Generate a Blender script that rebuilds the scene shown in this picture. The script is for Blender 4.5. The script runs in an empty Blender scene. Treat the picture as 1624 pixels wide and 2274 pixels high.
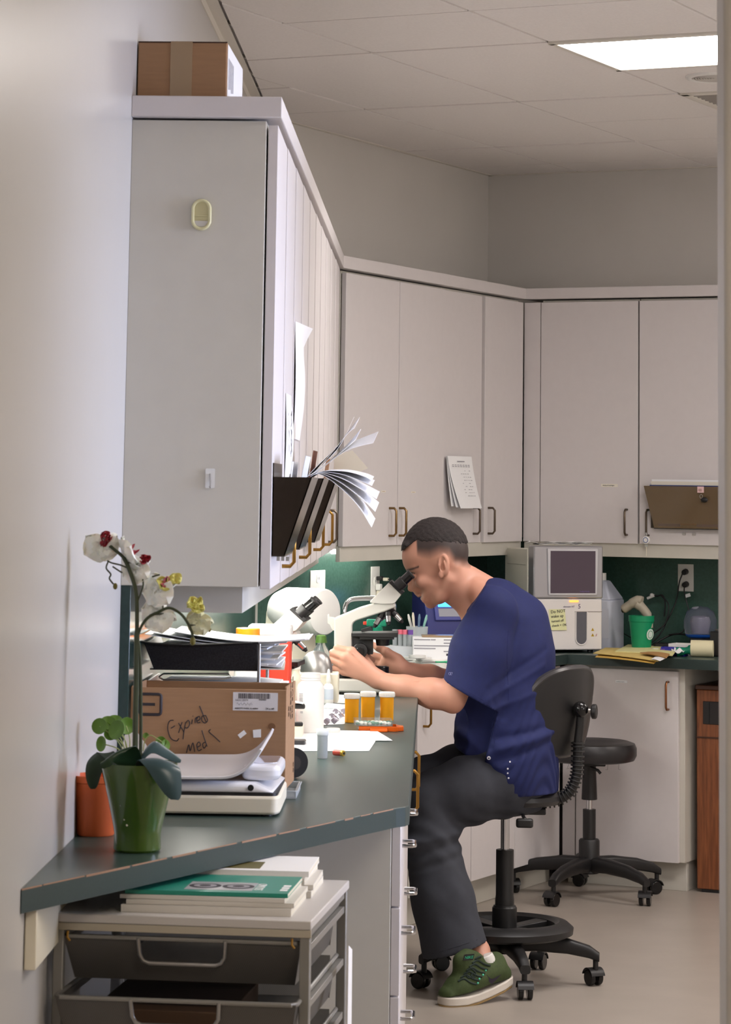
import bpy, bmesh, math, random
import numpy as np
from mathutils import Vector, Matrix, Euler

# ------------------------------------------------------------------ camera
SC = bpy.context.scene
COL = SC.collection
TH = 0.4249542614            # angle between the left wall and the sink wall
CB, SB = math.cos(TH), math.sin(TH)
F_PX, PP_V = 6185.64, 257.49
CAM = Vector((-0.22568, -12.35730, 1.58197))
CR = Vector((0.99960255, 0.02458538, 0.01379525))
CU = Vector((-0.01043692, -0.13183861, 0.99121625))
CW = Vector((-0.02618817, 0.99096627, 0.13152962))
cd = bpy.data.cameras.new('camera')
cam = bpy.data.objects.new('camera', cd); COL.objects.link(cam)
cd.sensor_fit = 'HORIZONTAL'; cd.sensor_width = 36.0
cd.lens = F_PX / 1624 * 36.0
cd.shift_y = -(1137 - PP_V) / 1624
cd.clip_start = 0.1; cd.clip_end = 100
cd.dof.use_dof = True; cd.dof.focus_distance = 9.05; cd.dof.aperture_fstop = 26.0
cam.matrix_world = Matrix(((CR.x, CU.x, -CW.x, CAM.x), (CR.y, CU.y, -CW.y, CAM.y), (CR.z, CU.z, -CW.z, CAM.z), (0, 0, 0, 1)))
SC.camera = cam
# ------------------------------------------------------------------ world, lights, exposure
w = bpy.data.worlds.new('world'); SC.world = w; w.use_nodes = True
w.node_tree.nodes['Background'].inputs[0].default_value = (0.80, 0.86, 1.0, 1)
w.node_tree.nodes['Background'].inputs[1].default_value = 0.3
vs = SC.view_settings
vs.view_transform = 'Standard'; vs.look = 'None'; vs.gamma = 1.0; vs.use_curve_mapping = False
vs.exposure = 0.42
SC.cycles.use_denoising = True
SC.cycles.max_bounces = 8; SC.cycles.sample_clamp_indirect = 6.0

def area(name, loc, target, sx, sy, power, col, spread=math.pi):
    l = bpy.data.lights.new(name, 'AREA'); l.shape = 'RECTANGLE'; l.size = sx; l.size_y = sy
    l.energy = power; l.color = col; l.spread = spread
    o = bpy.data.objects.new(name, l); COL.objects.link(o); o.location = loc
    o.rotation_euler = (Vector(target) - Vector(loc)).to_track_quat('-Z', 'Y').to_euler()
    return o
# daylight through the window in the right-hand wall, then an added fill
area('window_daylight', (3.28, -6.7, 1.75), (-0.9, -6.2, 1.55), 0.9, 1.3, 9.0, (0.55, 0.66, 1.0), math.radians(44))
area('ceiling_fill', (3.30, -6.7, 1.8), (-0.6, -4.5, 2.6), 0.9, 1.3, 20, (1.0, 0.97, 0.95))  # added wide fill, aimed up from the window spot to brighten the ceiling
# emission of the ceiling fixtures (built below as troffers with a luminous diffuser)
PANEL_MAIN, PANEL_ROOM, PANEL_HALL, TUBE = 16.0, 17.0, 23.0, 48.0

# ------------------------------------------------------------------ helpers
def pray(u, v):
    return CR * ((u - 812) / F_PX) - CU * ((v - PP_V) / F_PX) + CW
def PZ(u, v, z):
    d = pray(u, v); return CAM + d * ((z - CAM.z) / d.z)
def PY(u, v, y):
    d = pray(u, v); return CAM + d * ((y - CAM.y) / d.y)
def PX(u, v, x):
    d = pray(u, v); return CAM + d * ((x - CAM.x) / d.x)
def B2W(x, y, z=0.0):          # coordinates along the sink wall / back wall -> world
    return Vector((CB * x + SB * y, -SB * x + CB * y, z))
def W2B(p):
    return Vector((CB * p[0] - SB * p[1], SB * p[0] + CB * p[1], p[2]))
def PBX(u, v, x):
    d = pray(u, v); n = Vector((CB, -SB, 0)); return W2B(CAM + d * ((x - n.dot(CAM)) / n.dot(d)))
def PBY(u, v, y):
    d = pray(u, v); n = Vector((SB, CB, 0)); return W2B(CAM + d * ((y - n.dot(CAM)) / n.dot(d)))
def srgb(c):
    c = c / 255.0
    return c / 12.92 if c <= 0.04045 else ((c + 0.055) / 1.055) ** 2.4
def lin(r, g, b): return (srgb(r), srgb(g), srgb(b), 1)

MATS = {}
def mat(name, rgb, rough=0.5, metal=0.0, var=0.0, scale=40, bump=0.0, bscale=200, emit=0, alpha=1.0, trans=0.0, spec=0.5, ior=1.45, stretch=None, rgb2=None, coat=0, sheen=0, sss=0, attr=None):
    if name in MATS: return MATS[name]
    m = bpy.data.materials.new(name); m.use_nodes = True
    nt = m.node_tree; b = nt.nodes['Principled BSDF']
    c = lin(*rgb)
    b.inputs['Base Color'].default_value = c
    b.inputs['Roughness'].default_value = rough; b.inputs['Metallic'].default_value = metal
    b.inputs['IOR'].default_value = ior; b.inputs['Specular IOR Level'].default_value = spec
    b.inputs['Transmission Weight'].default_value = trans; b.inputs['Alpha'].default_value = alpha
    b.inputs['Coat Weight'].default_value = coat; b.inputs['Sheen Weight'].default_value = sheen
    if sss:
        b.inputs['Subsurface Weight'].default_value = sss; b.inputs['Subsurface Radius'].default_value = (0.012, 0.004, 0.002)
        b.inputs['Subsurface Scale'].default_value = 1.0
    if emit:
        b.inputs['Emission Color'].default_value = c; b.inputs['Emission Strength'].default_value = emit
    if var or bump or rgb2 or attr:
        tc = nt.nodes.new('ShaderNodeTexCoord'); mp = nt.nodes.new('ShaderNodeMapping')
        nt.links.new(tc.outputs['Object'], mp.inputs['Vector'])
        if stretch: mp.inputs['Scale'].default_value = stretch
    if var or rgb2:
        n = nt.nodes.new('ShaderNodeTexNoise'); n.inputs['Scale'].default_value = scale; n.inputs['Detail'].default_value = 4
        nt.links.new(mp.outputs[0], n.inputs['Vector'])
        r = nt.nodes.new('ShaderNodeValToRGB')
        r.color_ramp.elements[0].position = 0.3; r.color_ramp.elements[1].position = 0.7
        c2 = lin(*rgb2) if rgb2 else tuple(min(1, x * (1 + var)) for x in c[:3]) + (1,)
        c1 = c if rgb2 else tuple(x * (1 - var) for x in c[:3]) + (1,)
        r.color_ramp.elements[0].color = c1; r.color_ramp.elements[1].color = c2
        nt.links.new(n.outputs['Fac'], r.inputs[0]); nt.links.new(r.outputs[0], b.inputs['Base Color'])
    if bump:
        n = nt.nodes.new('ShaderNodeTexNoise'); n.inputs['Scale'].default_value = bscale; n.inputs['Detail'].default_value = 3
        nt.links.new(mp.outputs[0], n.inputs['Vector'])
        bp = nt.nodes.new('ShaderNodeBump'); bp.inputs['Strength'].default_value = bump; bp.inputs['Distance'].default_value = 0.004
        nt.links.new(n.outputs['Fac'], bp.inputs['Height']); nt.links.new(bp.outputs[0], b.inputs['Normal'])
    if attr:                       # colour comes from a vertex attribute (hair density on the scalp, grime ...)
        a = nt.nodes.new('ShaderNodeAttribute'); a.attribute_name = attr
        mx = nt.nodes.new('ShaderNodeMix'); mx.data_type = 'RGBA'
        n = nt.nodes.new('ShaderNodeTexNoise'); n.inputs['Scale'].default_value = 160; n.inputs['Detail'].default_value = 3
        nt.links.new(mp.outputs[0], n.inputs['Vector'])
        nt.links.new(a.outputs['Fac'], mx.inputs['Factor'])
        mx.inputs['A'].default_value = c; mx.inputs['B'].default_value = lin(*ATTR_B)
        nt.links.new(mx.outputs['Result'], b.inputs['Base Color'])
    MATS[name] = m
    return m
ATTR_B = (52, 43, 42)

class MB:
    """collects simple shapes; build() links them as one mesh object"""
    def __init__(s): s.v = []; s.f = []
    def add(s, vs, fs):
        k = len(s.v); s.v += [tuple(p) for p in vs]; s.f += [tuple(i + k for i in f) for f in fs]; return s
    def box(s, x0, x1, y0, y1, z0, z1, M=None):
        vs = [Vector((x, y, z)) for z in (z0, z1) for x, y in ((x0, y0), (x1, y0), (x1, y1), (x0, y1))]
        if M: vs = [M @ p for p in vs]
        return s.add(vs, [(3, 2, 1, 0), (4, 5, 6, 7), (0, 1, 5, 4), (1, 2, 6, 5), (2, 3, 7, 6), (3, 0, 4, 7)])
    def hexa(s, pts):              # 4 bottom + 4 top points
        return s.add(pts, [(3, 2, 1, 0), (4, 5, 6, 7), (0, 1, 5, 4), (1, 2, 6, 5), (2, 3, 7, 6), (3, 0, 4, 7)])
    def cyl(s, a, b, ra, rb=None, n=20, cap=True):
        a, b = Vector(a), Vector(b); rb = ra if rb is None else rb
        d = (b - a).normalized(); x = d.orthogonal().normalized(); y = d.cross(x)
        vs = []
        for c, r in ((a, ra), (b, rb)):
            vs += [c + (x * math.cos(2 * math.pi * i / n) + y * math.sin(2 * math.pi * i / n)) * r for i in range(n)]
        fs = [(i, (i + 1) % n, n + (i + 1) % n, n + i) for i in range(n)]
        if cap: fs += [tuple(range(n - 1, -1, -1)), tuple(range(n, 2 * n))]
        return s.add(vs, fs)
    def lathe(s, prof, c=(0, 0, 0), n=28, M=None, sx=1, sy=1):
        vs = []; fs = []; c = Vector(c)
        for r, z in prof:
            vs += [Vector((r * sx * math.cos(2 * math.pi * i / n), r * sy * math.sin(2 * math.pi * i / n), z)) for i in range(n)]
        if M: vs = [M @ p for p in vs]
        vs = [p + c for p in vs]
        for j in range(len(prof) - 1):
            fs += [(j * n + i, j * n + (i + 1) % n, (j + 1) * n + (i + 1) % n, (j + 1) * n + i) for i in range(n)]
        if prof[0][0] > 1e-6: fs.append(tuple(range(n - 1, -1, -1)))
        if prof[-1][0] > 1e-6: k = (len(prof) - 1) * n; fs.append(tuple(range(k, k + n)))
        return s.add(vs, fs)
    def tube(s, pts, r, n=10, closed=False, taper=None):
        pts = [Vector(p) for p in pts]; m = len(pts); vs = []; fs = []
        x = None
        for i, p in enumerate(pts):
            a = pts[(i - 1) % m] if (closed or i > 0) else p; b = pts[(i + 1) % m] if (closed or i < m - 1) else p
            d = (b - a).normalized()
            if x is None: x = d.orthogonal().normalized()
            x = (x - d * x.dot(d)).normalized(); y = d.cross(x)
            rr = r[i] if isinstance(r, (list, tuple)) else r
            vs += [p + (x * math.cos(2 * math.pi * k / n) + y * math.sin(2 * math.pi * k / n)) * rr for k in range(n)]
        for i in range(m if closed else m - 1):
            j = (i + 1) % m
            fs += [(i * n + k, i * n + (k + 1) % n, j * n + (k + 1) % n, j * n + k) for k in range(n)]
        if not closed: fs += [tuple(range(n - 1, -1, -1)), tuple(range((m - 1) * n, m * n))]
        return s.add(vs, fs)
    def prism(s, poly, z0, z1, fn=None):     # poly 2-D; fn maps (a, b, h) -> point
        n = len(poly); fn = fn or (lambda a, b, h: Vector((a, b, h)))
        vs = [fn(a, b, z0) for a, b in poly] + [fn(a, b, z1) for a, b in poly]
        return s.add(vs, [tuple(range(n - 1, -1, -1)), tuple(range(n, 2 * n))] + [(i, (i + 1) % n, n + (i + 1) % n, n + i) for i in range(n)])
    def sheet(s, fn, nu, nv, t=0.0):         # fn(u, v) -> point, u, v in 0..1; t = thickness
        P = [[Vector(fn(i / nu, j / nv)) for j in range(nv + 1)] for i in range(nu + 1)]
        idx = lambda i, j: i * (nv + 1) + j
        top = [p for row in P for p in row]; fs = [(idx(i, j), idx(i + 1, j), idx(i + 1, j + 1), idx(i, j + 1)) for i in range(nu) for j in range(nv)]
        if not t: return s.add(top, fs)
        N = []
        for i in range(nu + 1):
            for j in range(nv + 1):
                a = P[min(i + 1, nu)][j] - P[max(i - 1, 0)][j]; b = P[i][min(j + 1, nv)] - P[i][max(j - 1, 0)]
                c = a.cross(b); N.append(c.normalized() if c.length > 1e-12 else Vector((0, 0, 1)))
        k = len(top); bot = [p - q * t for p, q in zip(top, N)]
        fs2 = [tuple(k + i for i in reversed(f)) for f in fs]
        rim = [idx(i, 0) for i in range(nu + 1)] + [idx(nu, j) for j in range(1, nv + 1)] + [idx(i, nv) for i in range(nu - 1, -1, -1)] + [idx(0, j) for j in range(nv - 1, 0, -1)]
        fr = [(rim[(i + 1) % len(rim)], rim[i], k + rim[i], k + rim[(i + 1) % len(rim)]) for i in range(len(rim))]
        return s.add(top + bot, fs + fs2 + fr)
    def ball(s, c, r, n=14, m=8, sz=(1, 1, 1)):
        prof = [(max(0, math.sin(math.pi * j / m)) * 1.0, -math.cos(math.pi * j / m)) for j in range(m + 1)]
        prof[0] = (1e-5, -1); prof[-1] = (1e-5, 1)
        return s.lathe(prof, c, n, Matrix.Diagonal((r * sz[0], r * sz[1], r * sz[2])))
    def build(s, name, m, parent=None, bevel=0, angle=38, loc=None, rot=None, seg=2):
        me = bpy.data.meshes.new(name); me.from_pydata(s.v, [], s.f)
        bm = bmesh.new(); bm.from_mesh(me); bmesh.ops.remove_doubles(bm, verts=bm.verts, dist=1e-6)
        bmesh.ops.recalc_face_normals(bm, faces=bm.faces); bm.to_mesh(me); bm.free()
        me.polygons.foreach_set('use_smooth', [True] * len(me.polygons)); me.set_sharp_from_angle(angle=math.radians(angle))
        me.materials.append(m)
        o = bpy.data.objects.new(name, me); COL.objects.link(o)
        if parent: o.parent = parent
        if loc: o.location = loc
        if rot: o.rotation_euler = rot
        if bevel:
            b = o.modifiers.new('bevel', 'BEVEL'); b.width = bevel; b.segments = seg; b.limit_method = 'ANGLE'; b.angle_limit = math.radians(40)
        return o

def tag(o, label, cat, group=None):
    o['label'] = label; o['category'] = cat
    if group: o['group'] = group
    return o
def thing(name, label, cat, loc=(0, 0, 0), rz=0, group=None):
    o = bpy.data.objects.new(name, None); COL.objects.link(o); o.empty_display_size = 0.05
    o.location = loc; o.rotation_euler = (0, 0, rz)
    return tag(o, label, cat, group)
def struct(o): o['kind'] = 'structure'; return o
def lab(o, label): o['label'] = label; return o
def copy_tree(o, parent=None):
    c = o.copy(); COL.objects.link(c); c.parent = parent
    for ch in list(o.children): copy_tree(ch, c)
    return c
def text(body, size, m, parent, M, name='lettering', ext=0.0003, align='LEFT'):
    cu = bpy.data.curves.new(name, 'FONT'); cu.body = body; cu.size = size; cu.extrude = ext; cu.align_x = align; cu.resolution_u = 2
    tmp = bpy.data.objects.new('tmp', cu); COL.objects.link(tmp)
    me = bpy.data.meshes.new_from_object(tmp); bpy.data.objects.remove(tmp); bpy.data.curves.remove(cu)
    me.transform(M); me.materials.clear(); me.materials.append(m); me.name = name
    o = bpy.data.objects.new(name, me); COL.objects.link(o)
    if parent: o.parent = parent
    return o
def frame(o, x, y):                # matrix from origin, text-right and text-up directions
    x = Vector(x).normalized(); y = Vector(y).normalized(); z = x.cross(y)
    return Matrix(((x.x, y.x, z.x, o[0]), (x.y, y.y, z.y, o[1]), (x.z, y.z, z.z, o[2]), (0, 0, 0, 1)))
def bez(pts, n=8):                 # smooth path through points (Catmull-Rom)
    P = [Vector(p) for p in pts]; out = []
    for i in range(len(P) - 1):
        a = P[max(i - 1, 0)]; b = P[i]; c = P[i + 1]; d = P[min(i + 2, len(P) - 1)]
        for k in range(n):
            t = k / n
            out.append(0.5 * ((2 * b) + (c - a) * t + (2 * a - 5 * b + 4 * c - d) * t * t + (3 * b - a - 3 * c + d) * t ** 3))
    out.append(P[-1]); return out
def roundpoly(pts, r, n=4):        # rounded 2-D polygon
    out = []; m = len(pts)
    for i in range(m):
        a, b, c = Vector(pts[i - 1]), Vector(pts[i]), Vector(pts[(i + 1) % m])
        u, w_ = (a - b), (c - b); rr = min(r, u.length * 0.45, w_.length * 0.45)
        p, q = b + u.normalized() * rr, b + w_.normalized() * rr
        for k in range(n + 1):
            t = k / n; s_ = p * (1 - t) ** 2 + b * 2 * t * (1 - t) + q * t * t; out.append((s_.x, s_.y))
    return out
XZ = lambda a, b, h: Vector((a, h, b))      # prism in the x-z plane, extruded along y
YZ = lambda a, b, h: Vector((h, a, b))
random.seed(4)

# ------------------------------------------------------------------ materials
M_wall = mat('wall_paint', (205, 201, 196), 0.38, var=0.025, scale=2.5, bump=0.06, bscale=60)
M_wallL = mat('wall_paint_satin_dimmed', (190, 187, 184), 0.30, var=0.02, scale=2, bump=0.05, bscale=25)  # same paint as the other walls, darkened where the light fell too bright
M_ceil = mat('ceiling_tile', (230, 225, 222), 0.9, var=0.03, scale=120, bump=0.15, bscale=400)
M_grid = mat('ceiling_grid_white', (216, 210, 200), 0.5)
M_lam = mat('almond_laminate', (212, 206, 206), 0.42, var=0.012, scale=30)
M_lamE = mat('almond_laminate_panel', (200, 196, 186), 0.45, var=0.02, scale=14)
M_gap = mat('shadow_gap', (60, 52, 46), 0.8)
M_green = mat('dark_green_laminate', (50, 68, 64), 0.32, var=0.08, scale=160, bump=0.05, bscale=500)
M_greenE = mat('dark_green_edge_band', (46, 60, 58), 0.4, var=0.06, scale=200)
M_wear = mat('brown_core_wear', (150, 118, 96), 0.7)
M_splash = mat('green_laminate_backsplash', (58, 88, 78), 0.24, var=0.12, scale=90)  # laminate lightened to carry the lamp light on the sink-side splash
M_splashL = mat('green_gloss_backsplash_dimmed', (34, 54, 50), 0.13, var=0.1, scale=90)  # same laminate, glossier and darkened to offset the strip lamp's light on it
M_floor = mat('vinyl_floor', (166, 156, 146), 0.34, var=0.055, scale=5, bump=0.03, bscale=30)
M_brass = mat('aged_brass', (150, 112, 52), 0.32, 0.9)
M_brass2 = mat('dull_brass', (128, 102, 66), .35, .85)
M_chrome = mat('chrome', (205, 205, 208), 0.12, 1.0)
M_steel = mat('brushed_steel', (170, 168, 166), 0.35, 0.9)
M_bronze = mat('dark_bronze', (96, 84, 72), 0.35, 0.8)
M_black = mat('black_plastic', (30, 29, 30), 0.42, var=0.05, scale=80)
M_blackg = mat('black_gloss_plastic', (18, 17, 18), 0.18)
M_vinyl = mat('black_vinyl', (38, 36, 38), 0.36, bump=0.08, bscale=350)
M_white = mat('white_plastic', (232, 230, 226), 0.35)
M_cream = mat('cream_plastic', (226, 219, 200), 0.4)
M_paper = mat('white_paper', (238, 238, 240), 0.8)
M_paperw = mat('warm_paper', (232, 226, 212), 0.8)
M_ink = mat('printed_ink', (55, 52, 60), 0.7)
M_inkl = mat('light_print', (150, 148, 156), 0.7)
M_card = mat('corrugated_cardboard', (156, 120, 88), 0.75, var=0.05, scale=18, stretch=(1, 1, 9))
M_tape = mat('packing_tape', (160, 136, 108), 0.25)
M_smoke = mat('smoked_acrylic', (46, 38, 32), 0.12, trans=0.0, alpha=0.93)
M_lampw = mat('lamp_diffuser', (255, 250, 248), 0.5, emit=PANEL_MAIN)
M_lampr = mat('lamp_diffuser_room', (255, 247, 240), 0.5, emit=PANEL_ROOM)
M_lamph = mat('lamp_diffuser_hall', (255, 240, 220), 0.5, emit=PANEL_HALL)
M_tube = mat('fluorescent_tube', (255, 252, 244), 0.5, emit=TUBE)
M_tube2 = mat('fluorescent_tube_dim', (255, 252, 244), 0.5, emit=26.0)
M_clear = mat('clear_plastic', (240, 244, 246), 0.08, trans=0.9, ior=1.3)
M_frost = mat('frosted_plastic', (226, 232, 236), 0.35, trans=0.6, ior=1.3)
M_amber = mat('amber_plastic', (255, 186, 44), .12, trans=0.35, ior=1.2)
M_orange = mat('orange_plastic', (236, 110, 30), 0.25, trans=0.35, ior=1.3)
# ================================================================== SETTING
H = 2.959
XL = -0.901                                     # inner face of the left wall
def bbox_b(mb, x0, x1, y0, y1, z0, z1):        # box in back-wall coordinates
    vs = [B2W(x, y, z) for z in (z0, z1) for x, y in ((x0, y0), (x1, y0), (x1, y1), (x0, y1))]
    return mb.hexa(vs)
struct(MB().box(-1.1, 3.6, -14.3, 2.2, -0.12, 0).build('floor', M_floor))
struct(MB().box(XL - .12, XL, -14.3, -1.9, 0, 3.05).build('wall_left', M_wallL))
struct(bbox_b(MB(), -0.12, 0, -2.35, 0.0, 0, 3.05).build('wall_sink_side', M_wall))
struct(bbox_b(MB(), -0.12, 5.2, 0, 0.12, 0, 3.05).build('wall_back', M_wall))
wr = MB()
for y0, y1, z0, z1 in ((-14.3, -7.2, 0, 3.05), (-7.2, -6.2, 0, 1.0), (-7.2, -6.2, 2.5, 3.05), (-6.2, -1.2, 0, 3.05)):
    wr.box(3.4, 3.52, y0, y1, z0, z1)
struct(wr.build('wall_right', M_wall))
wf = MB().box(3.36, 3.42, -7.25, -7.2, .95, 2.55).box(3.36, 3.42, -6.2, -6.15, .95, 2.55).box(3.36, 3.42, -7.2, -6.2, 2.5, 2.55).box(3.34, 3.42, -7.2, -6.2, .95, 1.0).box(3.44, 3.47, -6.72, -6.68, 1.0, 2.5)
struct(wf.build('window_1', M_white, bevel=.004))
struct(MB().box(XL, 3.4, -14.42, -14.3, 0, 3.05).build('wall_rear', M_wall))
# near partition whose edge closes the view on the right, with its corner bead
struct(MB().box(PY(1594, 1100, -7.93).x, 3.4, -8.05, -7.93, 0, 3.05).build('wall_near', M_wall, bevel=.012))
# ceiling: plenum slab, T-bar grid, lay-in tiles
ceil = struct(MB().box(-1.1, 3.6, -14.3, 2.2, H + .022, H + .12).build('ceiling', M_ceil))
GX, GY, TS = 0.4355, -0.3326, 0.61
def clip(poly, n, c):              # keep n . p >= c
    out = []
    for i in range(len(poly)):
        a, b = Vector(poly[i]), Vector(poly[(i + 1) % len(poly)])
        da, db = n.dot(a) - c, n.dot(b) - c
        if da >= 0: out.append(tuple(a))
        if (da >= 0) != (db >= 0): out.append(tuple(a + (b - a) * (da / (da - db))))
    return out
def inview(P, mg=120):
    d = P - CAM
    if d.dot(CW) < .5: return False
    u = 812 + F_PX * d.dot(CR) / d.dot(CW); v = PP_V - F_PX * d.dot(CU) / d.dot(CW)
    return -mg < u < 1624 + mg and -mg < v < 2274 + mg
fixtures = {(3, 5): 'main', (2, 5): 'main'}
for j in range(-1, 9):
    for i in range(-1, 5):
        x0 = GX + TS * i; y1 = GY - TS * j; y0 = y1 - TS
        if (i, j) in ((2, 4), (3, 4), (2, 2)): continue             # light fixture and air grille
        poly = [(x0 + .0055, y0 + .0055), (x0 + TS - .0055, y0 + .0055), (x0 + TS - .0055, y1 - .0055), (x0 + .0055, y1 - .0055)]
        poly = clip(clip(poly, Vector((1, 0)), 0.012), Vector((0, -1)), 0.012)
        poly = clip(poly, Vector((CB, SB)), XL + .045)
        if len(poly) < 3: continue
        if not any(inview(B2W(a, b, H)) for a, b in poly + [tuple(sum((Vector(p) for p in poly), Vector((0, 0))) / len(poly))]): continue
        dz = random.uniform(-.0012, .0022)
        t = MB().prism(poly, H + .001 + dz, H + .014 + dz, lambda a, b, h: B2W(a, b, h)).build('ceiling_tile', M_ceil, ceil)
g = MB()
for i in range(-1, 9): bbox_b(g, GX + TS * i - .010, GX + TS * i + .010, -5.4, 0, H + .009, H + .02)
for j in range(-1, 10): bbox_b(g, 0, 4.2, GY - TS * j - .010, GY - TS * j + .010, H + .009, H + .02)
lab(g.build('grid_bars', M_grid, ceil), 'white suspension bars between the tiles')
# wall angle at the ceiling on the left, sink and back walls
struct(MB().box(XL, XL + .036, -9.2, -1.98, H - .004, H + .004).box(XL, XL + .004, -9.2, -1.98, H - .03, H).build('trim_1', M_grid))
tb = bbox_b(MB(), 0, .022, -2.1, 0, H - .002, H + .004); bbox_b(tb, 0, 3.4, -.022, 0, H - .002, H + .004)
struct(tb.build('trim_2', M_grid))

# ceiling light with luminous diffuser
def troffer(x0, x1, y0, y1, m, label, lens_m):
    c = B2W((x0 + x1) / 2, (y0 + y1) / 2, H)
    t = thing('ceiling_light', label, 'ceiling light', c, -TH)
    hx, hy = (x1 - x0) / 2, (y1 - y0) / 2
    f = MB()
    for a in ((-hx, hx, -hy, -hy + .022), (-hx, hx, hy - .022, hy), (-hx, -hx + .022, -hy, hy), (hx - .022, hx, -hy, hy)):
        f.box(a[0], a[1], a[2], a[3], -.006, .012)
    f.build('frame', M_grid, t, .002)
    MB().box(-hx + .02, hx - .02, -hy + .02, hy - .02, .004, .01).build('diffuser', lens_m, t)
    return t
troffer(GX + 2 * TS, GX + 4 * TS, GY - 5 * TS, GY - 4 * TS, None, 'bright white rectangular ceiling light set in the tiles at upper right', M_lampw)
# two more of the room's fixtures behind the near partition and one in the passage (outside the frame)
troffer(GX + 4.6 * TS, GX + 6.6 * TS, GY - 2 * TS, GY - TS, None, 'second ceiling light over the back counter out of view', M_lampr)
troffer(GX + 5 * TS, GX + 7 * TS, GY - 9 * TS, GY - 8 * TS, None, 'third ceiling light behind the near partition', M_lampr)
o = troffer(0, 1.22, 0, .61, None, 'passage ceiling light above the camera end', M_lamph)
o.location = (1.3, -10.2, H); o.rotation_euler = (0, 0, 0)
# round speaker and air grille
c = B2W(1.91, -2.5, H)
t = thing('ceiling_speaker', 'round white flush ceiling speaker between light and air grille', 'speaker', c)
MB().lathe([(.105, .004), (.105, -.004), (.098, -.007), (.085, -.005), (.085, .004)]).build('rim', M_white, t)
sp = MB()
for k in range(9): sp.tube([(math.cos(a) * .009 * (k + 1), math.sin(a) * .009 * (k + 1), -.003) for a in [2 * math.pi * i / 28 for i in range(28)]], .0024, 5, True)
sp.build('grille', mat('grille_grey', (188, 182, 176), .6), t)
x0, y1 = GX + 2 * TS, GY - 2 * TS
c = B2W(x0 + TS / 2, y1 - TS / 2, H)
t = thing('air_grille', 'square grey ceiling air grille beyond the round speaker', 'vent', c, -TH)
hx = TS / 2 - .004
f = MB()
for a in ((-hx, hx, -hx, -hx + .03), (-hx, hx, hx - .03, hx), (-hx, -hx + .03, -hx, hx), (hx - .03, hx, -hx, hx)): f.box(*a, -.004, .012)
f.build('frame', M_grid, t, .002)
for k in range(13):
    y = -hx + .05 + k * (2 * hx - .1) / 12
    MB().hexa([(-hx + .03, y - .014, .016), (hx - .03, y - .014, .016), (hx - .03, y - .011, .016), (-hx + .03, y - .011, .016), (-hx + .03, y + .010, -.002), (hx - .03, y + .010, -.002), (hx - .03, y + .013, -.002), (-hx + .03, y + .013, -.002)]).build('louver', mat('vent_grey', (150, 144, 138), .6), t)

# ================================================================== WALL CABINETS
ZT, ZB, ZF = 2.366, 1.3575, 2.4265
def handle(parent, M, L=.104, r=.0046, m=None, out=.030):
    """wire pull; M: origin at its middle on the door face, local y = outwards, z = up"""
    pts = [(0, 0, -L / 2), (0, out * .7, -L / 2), (0, out, -L / 2 + .010), (0, out, L / 2 - .010), (0, out * .7, L / 2), (0, 0, L / 2)]
    b = MB().tube([M @ Vector(p) for p in pts], r, 8)
    return b.build('handle', m or M_brass, parent)
def wall_cab(name_label, y0, y1, seams, org, rz, depth, handles, fin=.0026, prd=0.0):
    """cabinet whose front looks along local +x; body spans local y0..y1"""
    t = thing('wall_cabinet', name_label, 'cabinet', org, rz, None)
    b = MB().box(-depth, -.024, y0 + .001, y1 - .001, ZB + .004, 2.375)
    b.build('body', M_lamE, t, .0015)
    for k in range(len(seams) - 1):
        a, c = seams[k], seams[k + 1]
        lo = ZB
        d = MB().hexa([(0, a + fin, lo), (.02 + prd, a + fin, lo), (.02, c - fin, lo), (0, c - fin, lo), (0, a + fin, ZT), (.02 + prd, a + fin, ZT), (.02, c - fin, ZT), (0, c - fin, ZT)])
        od = d.build('door', M_lam, t, .0015); od.location = (-.02, 0, 0)
        od['label'] = 'almond laminate slab door'
        del od['label']
        for hy, m in handles.get(k, []):
            M = Matrix.Translation((.02, hy, 1.446)) @ Matrix.Rotation(-math.pi / 2, 4, 'Z')
            handle(od, M, m=m)
    return t
XF = -.580                                     # front plane of the left run
Ls = [-6.28, -5.86, -5.45, -5.05, -4.66, -4.27, -3.88, -3.48, -3.05, -2.63, -2.20]
hl = {0: {0: [], 1: [(-5.82, M_brass)]}, 1: {0: [], 1: [(-5.0, M_brass)]}, 2: {0: [], 1: [(-4.11, M_brass)]}, 3: {0: [], 1: [(-3.39, M_brass)]}, 4: {0: [(-2.98, M_bronze)], 1: []}}
names = ['nearest tall almond wall cabinet with the bare end panel facing the camera', 'second almond wall cabinet along the left wall behind the first file pocket', 'middle almond wall cabinet of the left run behind the fanned papers',
         'fourth almond wall cabinet along the left wall', 'last almond wall cabinet of the left run beside the inside corner']
for k in range(5):
    wall_cab(names[k], Ls[2 * k], Ls[2 * k + 2], Ls[2 * k:2 * k + 3], (XF, 0, 0), 0, XF - XL, hl[k], prd=.0022)
MB().box(XL, XF - .012, -2.2, -2.052, ZB, ZT).build('trim_3', M_lam)['kind'] = 'structure'
# fascia strip along the top and light rail below the left run
fa = MB().box(XL, XF + .010, -6.30, -2.045, ZT + .014, ZF)
tag(fa.build('cabinet_fascia', M_lam, bevel=.002), 'long almond top fascia capping the left wall cabinets', 'fascia')
lr = MB().box(XF - .085, XF - .065, -6.15, -2.1, 1.300, ZB + .003).box(XL, XF - .085, -6.15, -6.13, 1.300, ZB + .003)
tag(lr.build('light_rail', M_lamE, bevel=.0015), 'grey-beige light rail under the left wall cabinets', 'light rail')
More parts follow.
